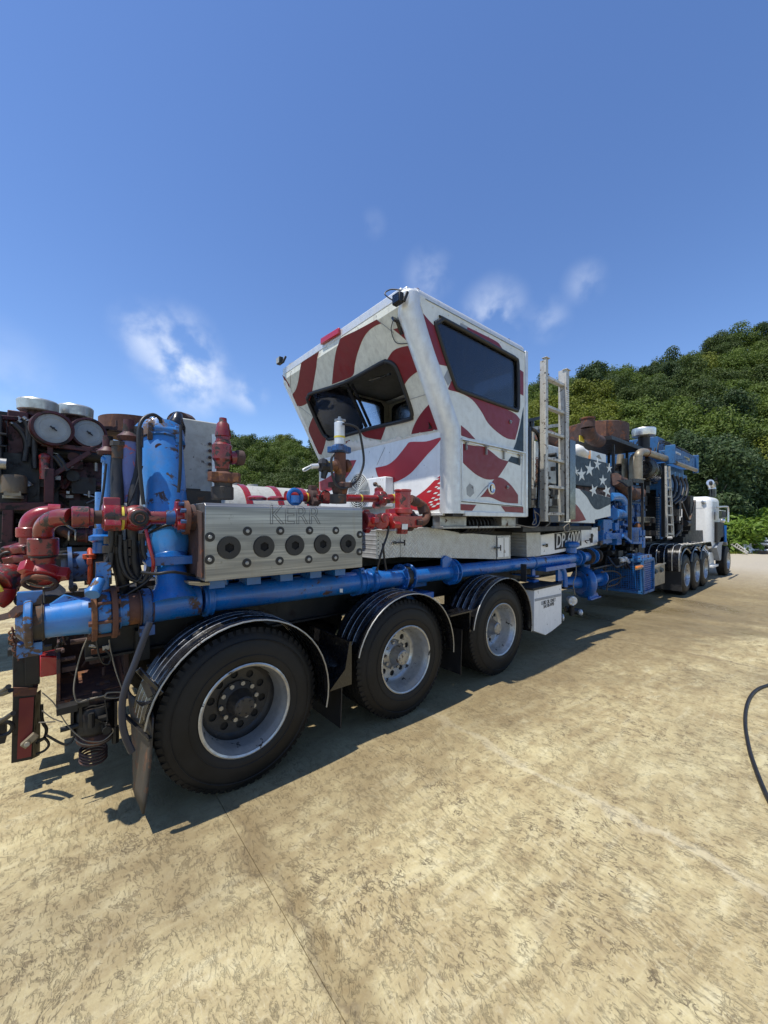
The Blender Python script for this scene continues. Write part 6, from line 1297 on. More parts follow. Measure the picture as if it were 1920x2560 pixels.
P('marker_light', 'amber', lambda m: m.box(e2q(700, 440, 2.40), e2q(732, 408, 2.44)), bev=.008); P('light_bracket', 'tan', lambda m: m.box(e2q(690, 452, 2.445), e2q(738, 400, 2.47)))
TB = P('toolbox', 'tan', lambda m: m.prism([e2q(840, 436, 2.45), e2q(946, 392, 2.45), e2q(946, 568, 2.45), e2q(840, 605, 2.45)], (0, .5, 0)), bev=.01)
for (x, y) in ((858, 462), (912, 448)): P('toolbox_latch', 'black', lambda m: (m.cyl(e2q(x, y, 2.45), e2q(x, y, 2.43), .05, n=16), m.box(e2q(x-4, y+24, 2.44), e2q(x+4, y, 2.42))), parent=TB)
P('toolbox_trim', 'steel', lambda m: m.bar(e2q(840, 432, 2.44), e2q(948, 388, 2.44), .02, .025), parent=TB)
for k in range(5): hose('hydraulic_hose', [e2q(430+60*k, 330+12*k, 2.8), e2q(480+40*k, 400+10*k, 2.7), e2q(520+20*k, 420-8*k, 2.65), e2q(600, 360+10*k, 2.75)], .022)
for pts in ([(300, 440), (430, 410), (520, 400), (620, 400)], [(370, 470), (480, 460), (545, 500), (520, 570), (430, 600)], [(420, 640), (440, 560), (540, 520), (640, 500)]): hose('hydraulic_hose', [e2q(x, y, 2.75) for (x, y) in pts], .014, 'grime', 8)
P('hose_end', 'alu', lambda m: [m.cyl(e2q(x, y, 2.66), e2q(x+22, y+6, 2.66), .028, n=8) for (x, y) in ((540, 345), (560, 360), (575, 340), (590, 355), (600, 375), (545, 365))])
P('hydraulic_pump', 'blueworn', lambda m: (m.cyl(e2q(620, 345, 2.75), e2q(715, 335, 2.75), .10, n=16), m.box(e2q(640, 330, 2.7), e2q(690, 300, 2.9))), bev=.005)
clutter('hydraulic_fitting', 'blackm', 40, (400, 720), (230, 460), (2.7, 3.3), (.03, .12), c=e2, seed=12)

# ---- tail end
q2 = lambda x, y, Y=2.5: Q(c2, x, y, Y*1.2)
q2c = lambda x, y, Y=2.5: Q(c2, x, y, Y*1.38)
P('bumper_post', 'blackm', lambda m: (m.prism([q2c(103, 740), q2c(105, 1130), q2c(92, 1690), q2c(270, 1655), q2c(296, 1130), q2c(210, 740)], (0, .10, 0))), bev=.005)
P('bumper_rust_ledge', 'rust', lambda m: m.prism([q2c(106, 1060, 2.49), q2c(104, 1135, 2.49), q2c(300, 1120, 2.49), q2c(314, 1060, 2.49)], (0, .1, 0)))
P('bumper_side', 'blackm', lambda m: m.prism([q2c(296, 1110, 2.6), q2c(340, 1080, 2.7), q2c(330, 1620, 2.7), q2c(268, 1650, 2.6)], (0, .02, 0)))
P('red_reflector', 'vinyl', lambda m: m.prism([q2c(160, 1150, 2.495), q2c(140, 1655, 2.495), q2c(258, 1630, 2.495), q2c(282, 1135, 2.495)], (0, .004, 0)))
P('upper_bracket', 'blackm', lambda m: (m.prism([q2c(205, 740, 2.47), q2c(208, 1040, 2.47), q2c(330, 1030, 2.47), q2c(322, 730, 2.47)], (0, .05, 0)), m.box(q2c(130, 660, 2.7), q2c(520, 760, 2.9))), bev=.004)
P('tail_light', 'lens', lambda m: m.prism([q2c(330, 795, 2.44), q2c(330, 978, 2.44), q2c(485, 950, 2.44), q2c(490, 800, 2.44)], (0, .05, 0)), bev=.008)
P('tail_light_hood', 'redclean', lambda m: m.prism([q2c(330, 792, 2.43), q2c(358, 770, 2.5), q2c(480, 742, 2.52), q2c(492, 796, 2.43)], (0, .02, .0)))
P('safety_latch', 'tan', lambda m: (m.bar(q2c(190, 1545, 2.47), q2c(300, 1445, 2.47), .04, .04, up=Y_), m.cyl(q2c(225, 1530, 2.46), q2c(225, 1530, 2.44), .016, n=12)), bev=.003)
P('tow_bracket', 'rustdk', lambda m: (m.box((-.02, 3.17, .50), (.36, 3.72, .59)), m.box((-.02, 3.17, .59), (.0, 3.72, .86)), m.box((.335, 3.17, .59), (.36, 3.72, .93)), m.box((-.02, 3.70, .59), (.36, 3.72, .92))), bev=.003)
P('rusty_bracket_floor', 'rust', lambda m: (m.box((.002, 3.18, .591), (.334, 3.695, .60)), m.prism([(.326, 3.18, .60), (.326, 3.69, .60), (.326, 3.69, .84), (.326, 3.18, .67)], (.008, 0, 0))))
P('cross_beam', 'blackm', lambda m: (m.box((-.12, 3.75, .62), (-.03, 4.9, .84)), m.box((.1, 3.1, 1.02), (.5, 3.3, 1.10)), m.box((.38, 3.0, .80), (.46, 4.9, 1.0))))
cb = q2(790, 1290, 2.66)
P('air_canister', 'blackm', lambda m: m.lathe([(-.09, .10), (-.07, .12), (.06, .12), (.085, .108)], cb, Z_, 28))
P('canister_strap', 'grime', lambda m: (m.box(q2(585, 1190, 2.60), q2(610, 1440, 2.63)), m.box(q2(950, 1180, 2.60), q2(970, 1400, 2.63)), m.box(q2(655, 1190, 2.58), q2(680, 1380, 2.60)), m.bar(q2(580, 1180, 2.6), q2(960, 1130, 2.6), .02, .02)))
cc = q2(790, 1450, 2.66)
P('coupling_head', 'rustdk', lambda m: (m.lathe([(-.024, .066), (.0, .102), (.036, .108), (.06, .084)], cc-Z_*.02, Vector((.1, -.1, 1)), 24), m.box(cc+Vector((.06, -.05, -.03)), cc+Vector((.10, .02, .03)))), bev=.004)
P('spring_coil', 'rustdk', lambda m: [m.torus(cc+Vector((-.01, 0, -.09-.020*i)), Vector((.12, -.12, 1)), .072, .007, 26, 6) for i in range(4)])
P('wire_ring', 'wire', lambda m: m.torus(cc+Vector((.0, 0, .03)), Vector((.2, -.45, 1)), .114, .0045, 30, 6))
wirep = lambda pts, r=.0035, mat='wire', Y=2.50: hose('wire_loop', [q2(x, y, Y) for (x, y) in pts], r, mat, 6)
wirep([(830, 535), (760, 590), (700, 700), (650, 850), (615, 1030), (620, 1130), (650, 1180), (720, 1160), (820, 1135), (880, 1120)], .0045)
wirep([(905, 660), (920, 760), (960, 920), (1010, 1060), (1030, 1100)], .0045); wirep([(870, 1130), (900, 1100), (1030, 1098), (1030, 1120), (960, 1145), (880, 1140), (870, 1130)], .0045)
wirep([(350, 1100), (440, 1180), (500, 1280), (560, 1370), (640, 1450), (720, 1500), (850, 1500), (940, 1420), (900, 1390)]); wirep([(350, 1250), (430, 1310), (520, 1345)]); wirep([(320, 1348), (460, 1342)])
wirep([(800, 640), (815, 760), (850, 850), (900, 860), (920, 800), (870, 740)], .006, 'bare'); wirep([(385, 600), (365, 300), (370, 230)], .004)
hose('cable', [q2c(x, y, 2.56) for (x, y) in [(345, 1200), (350, 1330), (385, 1400), (370, 1470), (330, 1500), (300, 1520)]], .010); hose('cable', [q2c(x, y, 2.53) for (x, y) in [(300, 1610), (370, 1580), (405, 1530), (370, 1480), (310, 1500)]], .008)
for k in range(3): hose('cable', [q2(70+20*k, 1050+30*k+160*(k == 2), 2.62), q2(20, 1090+20*k+200*(k == 2), 2.7), q2(-60, 1110+260*(k == 2), 2.75)], .014, 'bare')
P('hook_bracket', 'blackm', lambda m: (m.box(q2(-40, 1380, 2.8), q2(60, 1450, 2.9)), m.torus(q2(30, 1400, 2.75), Y_, .04, .012)))
hose('rubber_hose', [q2(x, y, 2.42/1.2) for (x, y) in [(1245, 515), (1190, 660), (1110, 880), (1050, 1030), (1015, 1180), (1015, 1350), (1045, 1480), (1095, 1590)]], .017, 'hoseblue', 14)
P('link_chain', 'rust', lambda m: [m.torus(q2(x, y, 2.55), (math.cos(i*1.57), .4*math.sin(i*1.57)+.01, .2), .016, .0045, 12, 5) for i, (x, y) in enumerate([(105, 580+22*j) if j < 4 else (110+8*(j-4), 665+24*(j-4)) for j in range(11)])])
P('link_chain', 'grime', lambda m: [m.torus(q2(550-10*i, 610+17*i, 2.7), (math.cos(i*1.57), .4, .2), .014, .004, 12, 5) for i in range(9)])
P('gooseneck_box', 'blackm', lambda m: (m.prism([q2(345, 300, 2.8), q2(345, 410, 2.8), q2(550, 390, 2.8), q2(550, 290, 2.8), q2(480, 230, 2.9), q2(370, 235, 2.9)], (0, .3, 0)), m.box(q2(210, 390, 2.75), q2(265, 260, 2.8)), m.cyl(q2(170, 330, 2.7), q2(230, 330, 2.75), .04, n=12)), bev=.006)
P('red_block', 'redclean', lambda m: m.box(q2(272, 380, 2.8), q2(340, 285, 2.86)), bev=.005)
P('grip_latch', 'steel', lambda m: (m.cyl(q2(740, 710, 2.52), q2(800, 720, 2.52), .010, n=8), m.box(q2(850, 715, 2.5), q2(905, 735, 2.52))), bev=.002)
def clut2(name, mat, n, xr, yr, Yr, sr, seed):
    r_ = random.Random(seed)
    def f(m):
        for i in range(n):
            p = Q(c2, r_.uniform(*xr), r_.uniform(*yr), r_.uniform(*Yr)); s_ = r_.uniform(*sr); t = r_.random()
            if t < .35: m.box(p-Vector((s_*r_.uniform(.5, 2), s_, s_*.5)), p+Vector((s_*r_.uniform(.5, 2), s_, s_*.5)))
            elif t < .7: ax = r_.choice([X_, Y_, Z_]); m.cyl(p-ax*s_*1.3, p+ax*s_*1.3, s_*.5, n=8)
            else: m.tube([p, p+Vector((r_.uniform(-1, 1), 0, r_.uniform(-1, 1)))*s_*3, p+Vector((r_.uniform(-1, 1), .1, r_.uniform(-1, 1)))*s_*5], s_*.22, 6)
    return P(name, mat, f)
clut2('tail_fitting', 'grime', 16, (120, 560), (600, 760), (3.2, 3.6), (.015, .04), 41); clut2('tail_fitting', 'rustdk', 16, (480, 1000), (620, 1180), (3.0, 3.3), (.012, .035), 42)
clut2('tail_fitting', 'blackm', 14, (560, 1000), (1180, 1480), (3.0, 3.4), (.02, .05), 43); clut2('deck_fitting', 'grime', 26, (600, 1250), (150, 640), (3.1, 3.6), (.015, .05), 44)
P('panel_box', 'whiteold', lambda m: m.box(WX(440, 1240, .9).xyz if False else Q(c3, 20, 395, 3.5), Q(c3, 232, 12, 3.95)), bev=.01)
P('panel_edge', 'alu', lambda m: m.box(Q(c3, 226, 398, 3.49), Q(c3, 246, 20, 3.52)))
P('hinge_stud', 'rustdk', lambda m: [m.cyl(Q(c3, 213, y, 3.5), Q(c3, 213, y, 3.47), .014, n=10) for y in (75, 118, 160, 202, 245, 285)])
P('valve_gantry', 'grime', lambda m: (m.box((fx0-.1, 3.0, 1.35), (fx0+.25, 3.3, 1.95)), m.box(Q(c3, 0, 350, 3.1), Q(c3, 110, 410, 3.3))))

# ================================================================== TRACTOR
TK = tag(empty('semi_tractor', (14.5, 3.5, 0)), 'white sleeper cab semi tractor with black ribbed fenders coupled ahead of the pump trailer', 'truck')
def T(name, mat, fn, parent=TK, **kw): return part(name, mat, parent, fn, **kw)
wC = copytree(wB, None)
XW = [11.35, 12.35, 13.3]
for i, x in enumerate(XW): place(wC if i == 0 else copytree(wC, None), x, 2.33, .4*i, parent=TK, s=.93)
for i, x in enumerate(XW):
    o = bpy.data.objects.new('inner_wheel', INM); C.objects.link(o); o.parent = TK; o.scale = (.93,)*3; o.location = Vector((x, 2.65, R_T*.93))-WPOS[TK.name]
    for y in (4.3, 4.62): o = bpy.data.objects.new('inner_wheel', INM); C.objects.link(o); o.parent = TK; o.scale = (.93,)*3; o.location = Vector((x, y, R_T*.93))-WPOS[TK.name]
place(copytree(wC, None), 16.55, 2.33, .9, parent=TK, s=.93); place(copytree(wC, None), 16.55, 4.9, .9, parent=TK, s=.93, flip=True)
T('tractor_frame', 'blackm', lambda m: [m.box((10.6, y-.05, .72), (18.0, y+.05, .98)) for y in (3.2, 4.1)]+[m.cyl((x, 2.6, .48), (x, 4.7, .48), .06, n=12) for x in XW])
def barrel(m, x0, x1, R, cz, y0, y1, ribs):
    prof = []; n = 10
    pts = [(x0, cz-.25), (x0-.02, cz+.15)]+[(x0+.18*(1-math.cos(a)), cz+.15+.20*math.sin(a)) for a in np.arange(.3, 1.58, .3)]+[(x1, cz+.36)]
    poly = [Vector((x, y0, z)) for (x, z) in pts]
    for i in range(len(poly)-1): m.bar(poly[i]+Y_*(y1-y0)/2, poly[i+1]+Y_*(y1-y0)/2, y1-y0, .012, up=Vector((-(poly[i+1]-poly[i]).z, 0, (poly[i+1]-poly[i]).x)) if False else Z_)
T('rear_fender', 'black', lambda m: (m.prism([Vector((x, 2.30, z)) for (x, z) in [(10.62, .62), (10.60, .95), (10.70, 1.10), (10.86, 1.17), (13.75, 1.17), (13.9, 1.05), (13.91, 1.05), (13.77, 1.185), (10.85, 1.185), (10.68, 1.115), (10.585, .96), (10.60, .62)]], (0, .75, 0))), ang=50)
T('bright_fender_rib', 'steel', lambda m: [m.tube([(10.595, y, .62), (10.58, y, .95), (10.67, y, 1.12), (10.85, y, 1.192), (11.4, y, 1.195)], .010, 6) for y in (2.32, 2.45, 2.6, 2.75, 2.9, 3.04)])
T('bright_fender_rib', 'steel', lambda m: [m.tube([(x, 2.305, 1.19), (x, 3.04, 1.195)], .008, 6) for x in (11.2, 11.6, 12.0, 12.4, 12.8, 13.2)])
T('mud_flap', 'bare', lambda m: m.box((10.72, 2.30, .16), (10.74, 3.0, .66)))
T('fender_arch', 'black', lambda m: [m.tube([(x-.52, 2.36, .75), (x-.40, 2.36, .98), (x, 2.36, 1.10), (x+.40, 2.36, .98)], .03, 8) for x in XW])
SX0, SX1, SY0, SY1 = 15.0, 16.3, 2.5, 4.9
zt2 = 1.72+(1306-1240)/960*depth(Vector((SX0, SY0, 0))); zb2 = 1.72-(1375-1306)/960*depth(Vector((SX0, SY0, 0)))
SB = T('sleeper_body', 'white', lambda m: m.box((SX0, SY0, zb2), (SX1, SY1, zt2)))
bm_ = SB.modifiers.new('edge', 'BEVEL'); bm_.width = .16; bm_.segments = 5; bm_.limit_method = 'ANGLE'
T('body_seam', 'greyvinyl', lambda m: (m.box((SX0-.003, SY0+.15, zt2-.36), (SX0, SY1-.15, zt2-.35)), m.box((SX0-.003, SY0+.15, zb2+.16), (SX0, SY1-.15, zb2+.17))), parent=SB)
T('work_light', 'chrome', lambda m: m.lathe([(0, .055), (-.04, .06), (-.05, .04)], QX(c6, 993, 893, SX0), X_, 18), parent=SB)
T('locker_door', 'white', lambda m: (m.box((SX0+.3, SY0-.006, zb2+.25), (SX0+1.0, SY0, zb2+.9)), m.box((SX0+.35, SY0-.01, zt2-.75), (SX0+.55, SY0, zt2-.45))), parent=SB, bev=.004)
T('body_vent', 'ink', lambda m: m.box((SX0+.38, SY0-.013, zt2-.72), (SX0+.50, SY0-.008, zt2-.48)), parent=SB)
T('exhaust_stack', 'black', lambda m: m.cyl(Q(c6, 1083, 840, 2.75), Q(c6, 1083, 745, 2.75), .10, n=20)); T('stack_tip', 'chrome', lambda m: (m.tube([Q(c6, 1080, 760, 2.75), Q(c6, 1077, 725, 2.75), Q(c6, 1060, 690, 2.70)], .10, 18)))
T('stack_mouth', 'ink', lambda m: m.sphere(Q(c6, 1066, 697, 2.68), .10, 12, (1, .5, .8)))
CB = T('cab_body', 'white', lambda m: (m.box((SX1+.02, 2.62, 1.05), (17.5, 4.8, 2.15)), m.box((17.5, 3.0, .9), (18.9, 4.4, 1.85))), bev=.05)
T('cab_door', 'blue', lambda m: m.box((16.55, 2.55, 1.12), (17.25, 2.62, 1.72)), parent=CB, bev=.01)
T('door_window', 'glassdk', lambda m: m.box((16.7, 2.60, 1.85), (17.3, 2.615, 2.12)), parent=CB)
T('blue_side_panel', 'blue', lambda m: m.box((16.42, 2.36, 1.08), (16.50, 2.60, 1.62)), parent=CB)
mr_ = lambda x, y: Q(c6, x, y, 2.3)
T('mirror', 'chrome', lambda m: (m.tube([mr_(1130, 945), mr_(1225, 940), mr_(1245, 960), mr_(1245, 1100)], .025, 8), m.box(mr_(1180, 975), mr_(1222, 1060)), m.sphere(mr_(1188, 1085), .07, 12)))
T('mirror_glass', 'ink', lambda m: m.box(Q(c6, 1184, 985, 2.27), Q(c6, 1220, 1055, 2.28)))
T('grab_rail', 'blackm', lambda m: (m.box(Q(c6, 1135, 1100, 2.42), Q(c6, 1178, 1300, 2.48)),))
ff = [(15.95, .55), (15.9, .95), (15.96, 1.12), (16.2, 1.22), (16.75, 1.22), (17.05, 1.1), (17.2, .85), (17.15, .85), (17.0, 1.0), (16.75, 1.12), (16.45, 1.12), (16.2, 1.0), (16.05, .8), (16.0, .35), (15.7, .35), (15.6, .9)]
T('front_fender', 'greyvinyl', lambda m: m.prism([Vector((x, 2.42, z)) for (x, z) in [(15.3, .95), (15.7, 1.10), (15.95, 1.25), (16.35, 1.28), (16.8, 1.22), (17.1, 1.0), (17.05, .95), (16.8, 1.1), (16.4, 1.13), (16.1, .98), (15.98, .55), (15.8, .52)]], (0, .6, 0)), bev=.01)
T('step_box', 'alu', lambda m: (m.box((14.9, 2.45, .35), (15.75, 2.75, .42)), m.box((15.1, 2.55, .42), (15.7, 2.8, .80))), bev=.01)
T('fuel_tank', 'chrome', lambda m: m.cyl((13.95, 2.85, .70), (15.1, 2.85, .70), .30, n=28, bev=.02)); T('tank_strap', 'blackm', lambda m: [m.torus((x, 2.85, .70), X_, .305, .012, 28, 6) for x in (14.2, 14.8)])
T('deck_plate', 'blackm', lambda m: m.box((13.6, 3.0, .98), (15.0, 4.6, 1.05)))

# ================================================================== MAROON PUMP UNIT BEHIND
RU = tag(empty('maroon_pump_unit', (1.5, 7, 0)), 'maroon pump unit with two capped air cleaners parked behind the blue trailer', 'trailer')
def U(name, mat, fn, parent=RU, **kw): return part(name, mat, parent, fn, **kw)
c9 = (0, 1000, .16878)
u9 = lambda x, y, Y=6.2: Q(c9, x, y, Y)
u1 = lambda x, y, Y=6.2: Q(c1, x, y, Y)
for (cx_, cy_, R_, Yc) in ((787, 420, .206, 6.0), (1322, 490, .200, 6.25)):
    c = u9(cx_, cy_, Yc); nrm = Vector((.22, -1, .03)).normalized()
    A = U('air_cleaner', 'reddark', lambda m: (m.lathe([(.55, R_*.9), (.5, R_), (.02, R_), (-.015, R_*.985), (-.02, R_*.86), (.02, R_*.82)], c, -nrm, 40, cap=False), m.cyl(c-nrm*.5, c-nrm*.56, R_*.9, n=30)), ang=40)
    U('filter_face', 'dial', lambda m: m.lathe([(.012, R_*.83), (.004, R_*.62), (.010, R_*.60), (.006, R_*.1), (.006, 0)], c, -nrm, 40), parent=A)
    U('wing_nut', 'ink', lambda m: (m.cyl(c, c+nrm*.03, .012, n=8), m.bar(c+nrm*.02+Vector((-.03, 0, .02)), c+nrm*.02+Vector((.03, 0, -.03)), .012, .015)), parent=A)
    U('canister_clamp', 'steel', lambda m: m.lathe([(.06, R_*1.01), (.085, R_*1.01)], c, -nrm, 40, cap=False), parent=A)
for (x, y0, y1, Yc, rr_) in ((565, 185, 20, 6.35, .200), (1122, 265, 105, 6.6, .195)):
    b0 = u9(x, y0, Yc); b1 = u9(x, y1, Yc)
    U('rain_cap', 'cap', lambda m: m.lathe([(0, rr_*.90), (.012, rr_*.97), ((b1-b0).length*.88, rr_*1.0), ((b1-b0).length, rr_*.93)], b0, Z_, 36), ang=25)
    U('intake_pipe', 'reddark', lambda m: m.cyl(b0-Z_*.35, b0, rr_*.52, n=26))
U('exhaust_silencer', 'rust', lambda m: m.lathe([(0, .50), (.26, .50), (.265, .47)], u1(1120, 360, 7.6)+Vector((0, 0, -.17)), Z_, 40)); U('silencer_bracket', 'rustdk', lambda m: (m.prism([u1(860, 350, 7.0), u1(930, 350, 7.0), u1(970, 390, 7.0), u1(870, 390, 7.0)], (0, .05, 0)), m.box(u1(860, 385, 7.0), u1(1020, 420, 7.3)), m.box(u1(963, 300, 6.95), u1(972, 380, 7.0)), m.prism([u1(900, 380, 6.9), u1(968, 345, 6.9), u1(975, 385, 6.9)], (0, .05, 0))))
U('silencer_outlet', 'rustdk', lambda m: (m.cyl(u1(1480, 330, 7.0), u1(1540, 345, 7.2), .2, n=20), m.box(u1(1545, 300, 7.0), u1(1595, 325, 7.05)), m.cyl(u1(1510, 390, 7.0), u1(1510, 290, 7.0), .20, n=20)))
bm2 = lambda a, b, w1, w2, Ya=6.1, Yb=None: (lambda m: m.bar(u9(*a, Ya), u9(*b, Yb or Ya), w1, w2))
for a, b in (((615, 650), (1340, 740)), ((1340, 740), (1560, 765)), ((745, 700), (735, 1420)), ((725, 1150), (1330, 770)), ((365, 1180), (355, 1560)), ((850, 620), (850, 700)), ((1375, 690), (1375, 760))):
    U('frame_bar', 'reddark', bm2(a, b, .055, .055), bev=.006)
for (a, b) in (((0, 1020), (440, 1010)), ((70, 1030), (60, 1330)), ((0, 1345), (150, 1335)), ((410, 700), (405, 1000))):
    U('frame_beam', 'reddark', lambda m: m.bar(u1(*a, 6.0), u1(*b, 6.0), .09, .09), bev=.008)
U('engine_block', 'reddark', lambda m: (m.box(u1(480, 1090, 6.8), u1(830, 690, 7.9)), m.box(u1(505, 1010, 6.6), u1(800, 850, 6.8)), [m.bar(u1(480, 905+60*i, 6.7), u1(800, 895+60*i, 6.7), .04, .04) for i in range(4)]), bev=.02)
U('engine_plate', 'alu', lambda m: (m.box(u1(605, 890, 6.58), u1(680, 862, 6.6)), m.cyl(u1(690, 880, 6.59), u1(690, 880, 6.58), .02, n=10)))
U('engine_pipe', 'rustdk', lambda m: (m.cyl(u1(520, 800, 6.5), u1(860, 815, 6.5), .045, n=18), m.torus(u1(690, 805, 6.5), X_, .05, .02, 18, 6), m.cyl(u1(590, 1250, 6.3), u1(470, 1200, 6.3), .06, n=18)))
U('engine_pipe', 'reddark', lambda m: (m.cyl(u1(640, 1255, 6.2), u1(800, 1250, 6.2), .085, n=22), m.torus(u1(720, 1250, 6.2), X_, .085, .02, 24, 6)))
U('hose_clamp', 'alu', lambda m: [m.torus(u1(x, 1252, 6.3), X_, .064, .01, 20, 6) for x in (570, 625)])
def uclut(name, mat, n, xr, yr, Yr, sr, seed):
    r_ = random.Random(seed)
    def f(m):
        for i in range(n):
            p = u1(r_.uniform(*xr), r_.uniform(*yr), r_.uniform(*Yr)); s_ = r_.uniform(*sr); t = r_.random()
            if t < .4: m.box(p-Vector((s_*r_.uniform(.5, 2), s_, s_*r_.uniform(.5, 1.4))), p+Vector((s_*r_.uniform(.5, 2), s_, s_*r_.uniform(.5, 1.4))))
            elif t < .7: ax = r_.choice([X_, Y_, Z_]); m.cyl(p-ax*s_*1.5, p+ax*s_*1.5, s_*.6, n=10)
            else: m.tube([p, p+Vector((r_.uniform(-1, 1), 0, r_.uniform(-1, 1)))*s_*3, p+Vector((r_.uniform(-1, 1), .1, r_.uniform(-1, 1)))*s_*5], s_*.25, 6)
    return U(name, mat, f)
uclut('engine_fitting', 'reddark', 60, (440, 830), (560, 1300), (6.3, 6.9), (.03, .12), 31); uclut('engine_fitting', 'blackm', 60, (0, 840), (520, 1330), (6.3, 6.9), (.04, .16), 32)
uclut('engine_fitting', 'steel', 22, (430, 830), (560, 1250), (6.2, 6.5), (.015, .05), 33); uclut('engine_fitting', 'blackm', 40, (0, 300), (640, 1000), (6.3, 6.6), (.05, .2), 34)
U('dark_backing', 'blackm', lambda m: (m.box(u1(-300, 1330, 7.6), u1(840, 560, 8.2)), m.box(u1(-300, 1300, 7.0), u1(270, 330, 7.6))))
U('radiator_shell', 'reddark', lambda m: (m.box(u1(60, 650, 6.2), u1(265, 330, 6.9)), m.bar(u1(-40, 275, 6.1), u1(265, 300, 6.3), .08, .05)), bev=.01)
U('dark_tank', 'blackm', lambda m: (m.box(u1(-200, 800, 6.0), u1(55, 330, 6.5)), [m.box(u1(-200, y, 5.97), u1(58, y+12, 6.0)) for y in (400, 500, 610)]), bev=.02)
for pts in ([(110, 330), (180, 400), (220, 500), (200, 640)], [(240, 330), (250, 420), (235, 520)], [(215, 310), (235, 380), (225, 470)], [(280, 300), (285, 500), (290, 700)], [(440, 600), (480, 640), (520, 700)], [(470, 590), (520, 650), (560, 720)]):
    U('coolant_hose', 'bare', lambda m: m.tube([u1(x, y, 6.1) for (x, y) in pts], .03, 12))
U('top_fitting', 'steel', lambda m: [m.cyl(u1(x, y, 6.2), u1(x+25, y+20, 6.2), .025, n=10) for (x, y) in ((140, 275), (150, 300), (190, 275), (220, 300), (90, 320))])
U('bronze_canister', 'bronze', lambda m: m.lathe([(0, .112), (.17, .115), (.20, .10), (.215, .0)], u1(115, 905, 6.0), Z_, 28)); U('canister_base', 'tan', lambda m: (m.box(u1(30, 925, 5.9), u1(185, 900, 6.1)), m.cyl(u1(110, 950, 6.0), u1(110, 925, 6.0), .09)))
U('red_filter', 'red', lambda m: (m.lathe([(0, .048), (.25, .048), (.26, .04)], u1(370, 790, 6.05), Z_, 20), m.sphere(u1(372, 610, 6.05), .058, 10)))
U('pipe_stub', 'steel', lambda m: (m.tube([u1(240, 850, 6.1), u1(230, 830, 6.1), u1(250, 815, 6.1)], .045, 12), m.cyl(u1(0, 660, 5.95), u1(55, 665, 5.95), .06)))
U('unit_frame', 'blackm', lambda m: (m.box((-3, 6.3, 1.12), (7, 6.45, 1.35)), m.box((-3, 7.9, 1.12), (7, 8.05, 1.35)), m.box((-3, 6.3, 1.35), (7, 8.4, 1.40))))
U('landing_leg', 'blackm', lambda m: [m.box((2.4, y, .0), (2.6, y+.15, 1.12)) for y in (6.4, 7.9)])
for x in (3.6, 5.0):
    for y in (6.1, 7.9): o = bpy.data.objects.new('wheel', INM); C.objects.link(o); o.parent = RU; o.location = Vector((x, y, R_T))-WPOS[RU.name]

# white tank behind the block
TN = tag(empty('white_tank', (3, 7.6, 0)), 'long white horizontal tank with red bands behind the steel block', 'tank')
ta, tb_ = Q(c3, 60, 330, 7.0), Q(c3, 860, 385, 7.0); tz = 2.42
part('tank_shell', 'whiteold', TN, lambda m: m.lathe([(0, .0), (.02, .55), (.10, .62), (7.4, .62), (7.5, .5), (7.5, 0)], (0.6, 7.3, tz-.62), X_, 40))
for x in (430, 625, 800): part('tank_band', 'redclean', TN, lambda m: m.lathe([(-.06, .624), (-.05, .64), (.05, .64), (.06, .624)], (Q(c3, x, 380, 7.0).x, 7.3, tz-.62), X_, 40, cap=False))
part('manway_dome', 'whiteold', TN, lambda m: [m.cyl((Q(c3, x, 360, 7.0).x, 7.3, tz-.02), (Q(c3, x, 360, 7.0).x, 7.3, tz+.03), .10, n=16) for x in (400, 520)])
part('tank_saddle', 'blackm', TN, lambda m: [m.box((x-.1, 6.9, 0), (x+.1, 7.7, tz-1.2)) for x in (1.5, 6.8)])

# ================================================================== LOOSE THINGS
b0 = Q(c5, 720, 1168, 2.95); b1 = Q(c5, 972, 1225, 2.95)
bx = tag(empty('storage_box', (b0.x, 3.1, b0.z)), 'white box with an orange stained end on top of the starry cover', 'box')
part('box_body', 'star', bx, lambda m: m.box((Q(c5, 822, 1170, 2.95).x, 2.95, b0.z), (Q(c5, 975, 1170, 2.95).x, 3.55, Q(c5, 822, 1102, 2.95).z)), bev=.006)
part('box_end', 'cardboard', bx, lambda m: m.box((Q(c5, 822, 1170, 2.95).x-.006, 2.96, b0.z+.01), (Q(c5, 822, 1170, 2.95).x, 3.54, Q(c5, 822, 1102, 2.95).z-.01)))
part('box_print', 'tan', bx, lambda m: m.prism([Q(c5, 875, 1165, 2.945), Q(c5, 905, 1145, 2.945), Q(c5, 930, 1195, 2.945), Q(c5, 900, 1185, 2.945)], (0, .003, 0)))
bagm = MB()
bagm.sphere(Q(c5, 675, 1130, 2.85), .16, 18, (1.3, 1, .8))
bag = bagm.build('cloth_bundle', 'tarp', None, ang=80)
for v_ in bag.data.vertices: v_.co *= 1+.35*mnoise.noise(v_.co*9)
tag(bag, 'crumpled white cloth bundle on the starry cover beside the box', 'bundle')
# water hose on the yard
c11 = (1620, 1560, .2261)
hp = [WZ(1620+x*.2261, 1560+y*.2261, .014) for (x, y) in [(1700, 560), (1500, 610), (1327, 675), (1230, 710), (1155, 770), (1105, 860), (1078, 980), (1076, 1120), (1095, 1260), (1130, 1420), (1190, 1600), (1260, 1780), (1335, 1940), (1450, 2150), (1700, 2500)]]
hp = [hp[0]+Vector((3.2, -2.6, 0)), hp[0]+Vector((1.9, -1.5, 0)), hp[0]+Vector((.8, -.5, 0))]+hp+[hp[-1]+Vector((-.5, -.9, 0)), hp[-1]+Vector((-.2, -2.2, 0)), hp[-1]+Vector((.8, -3.5, 0))]
hs_ = MB().tube(hp, .0135, 12).build('water_hose', 'bare', None); tag(hs_, 'black rubber hose looping over the bare concrete', 'hose')
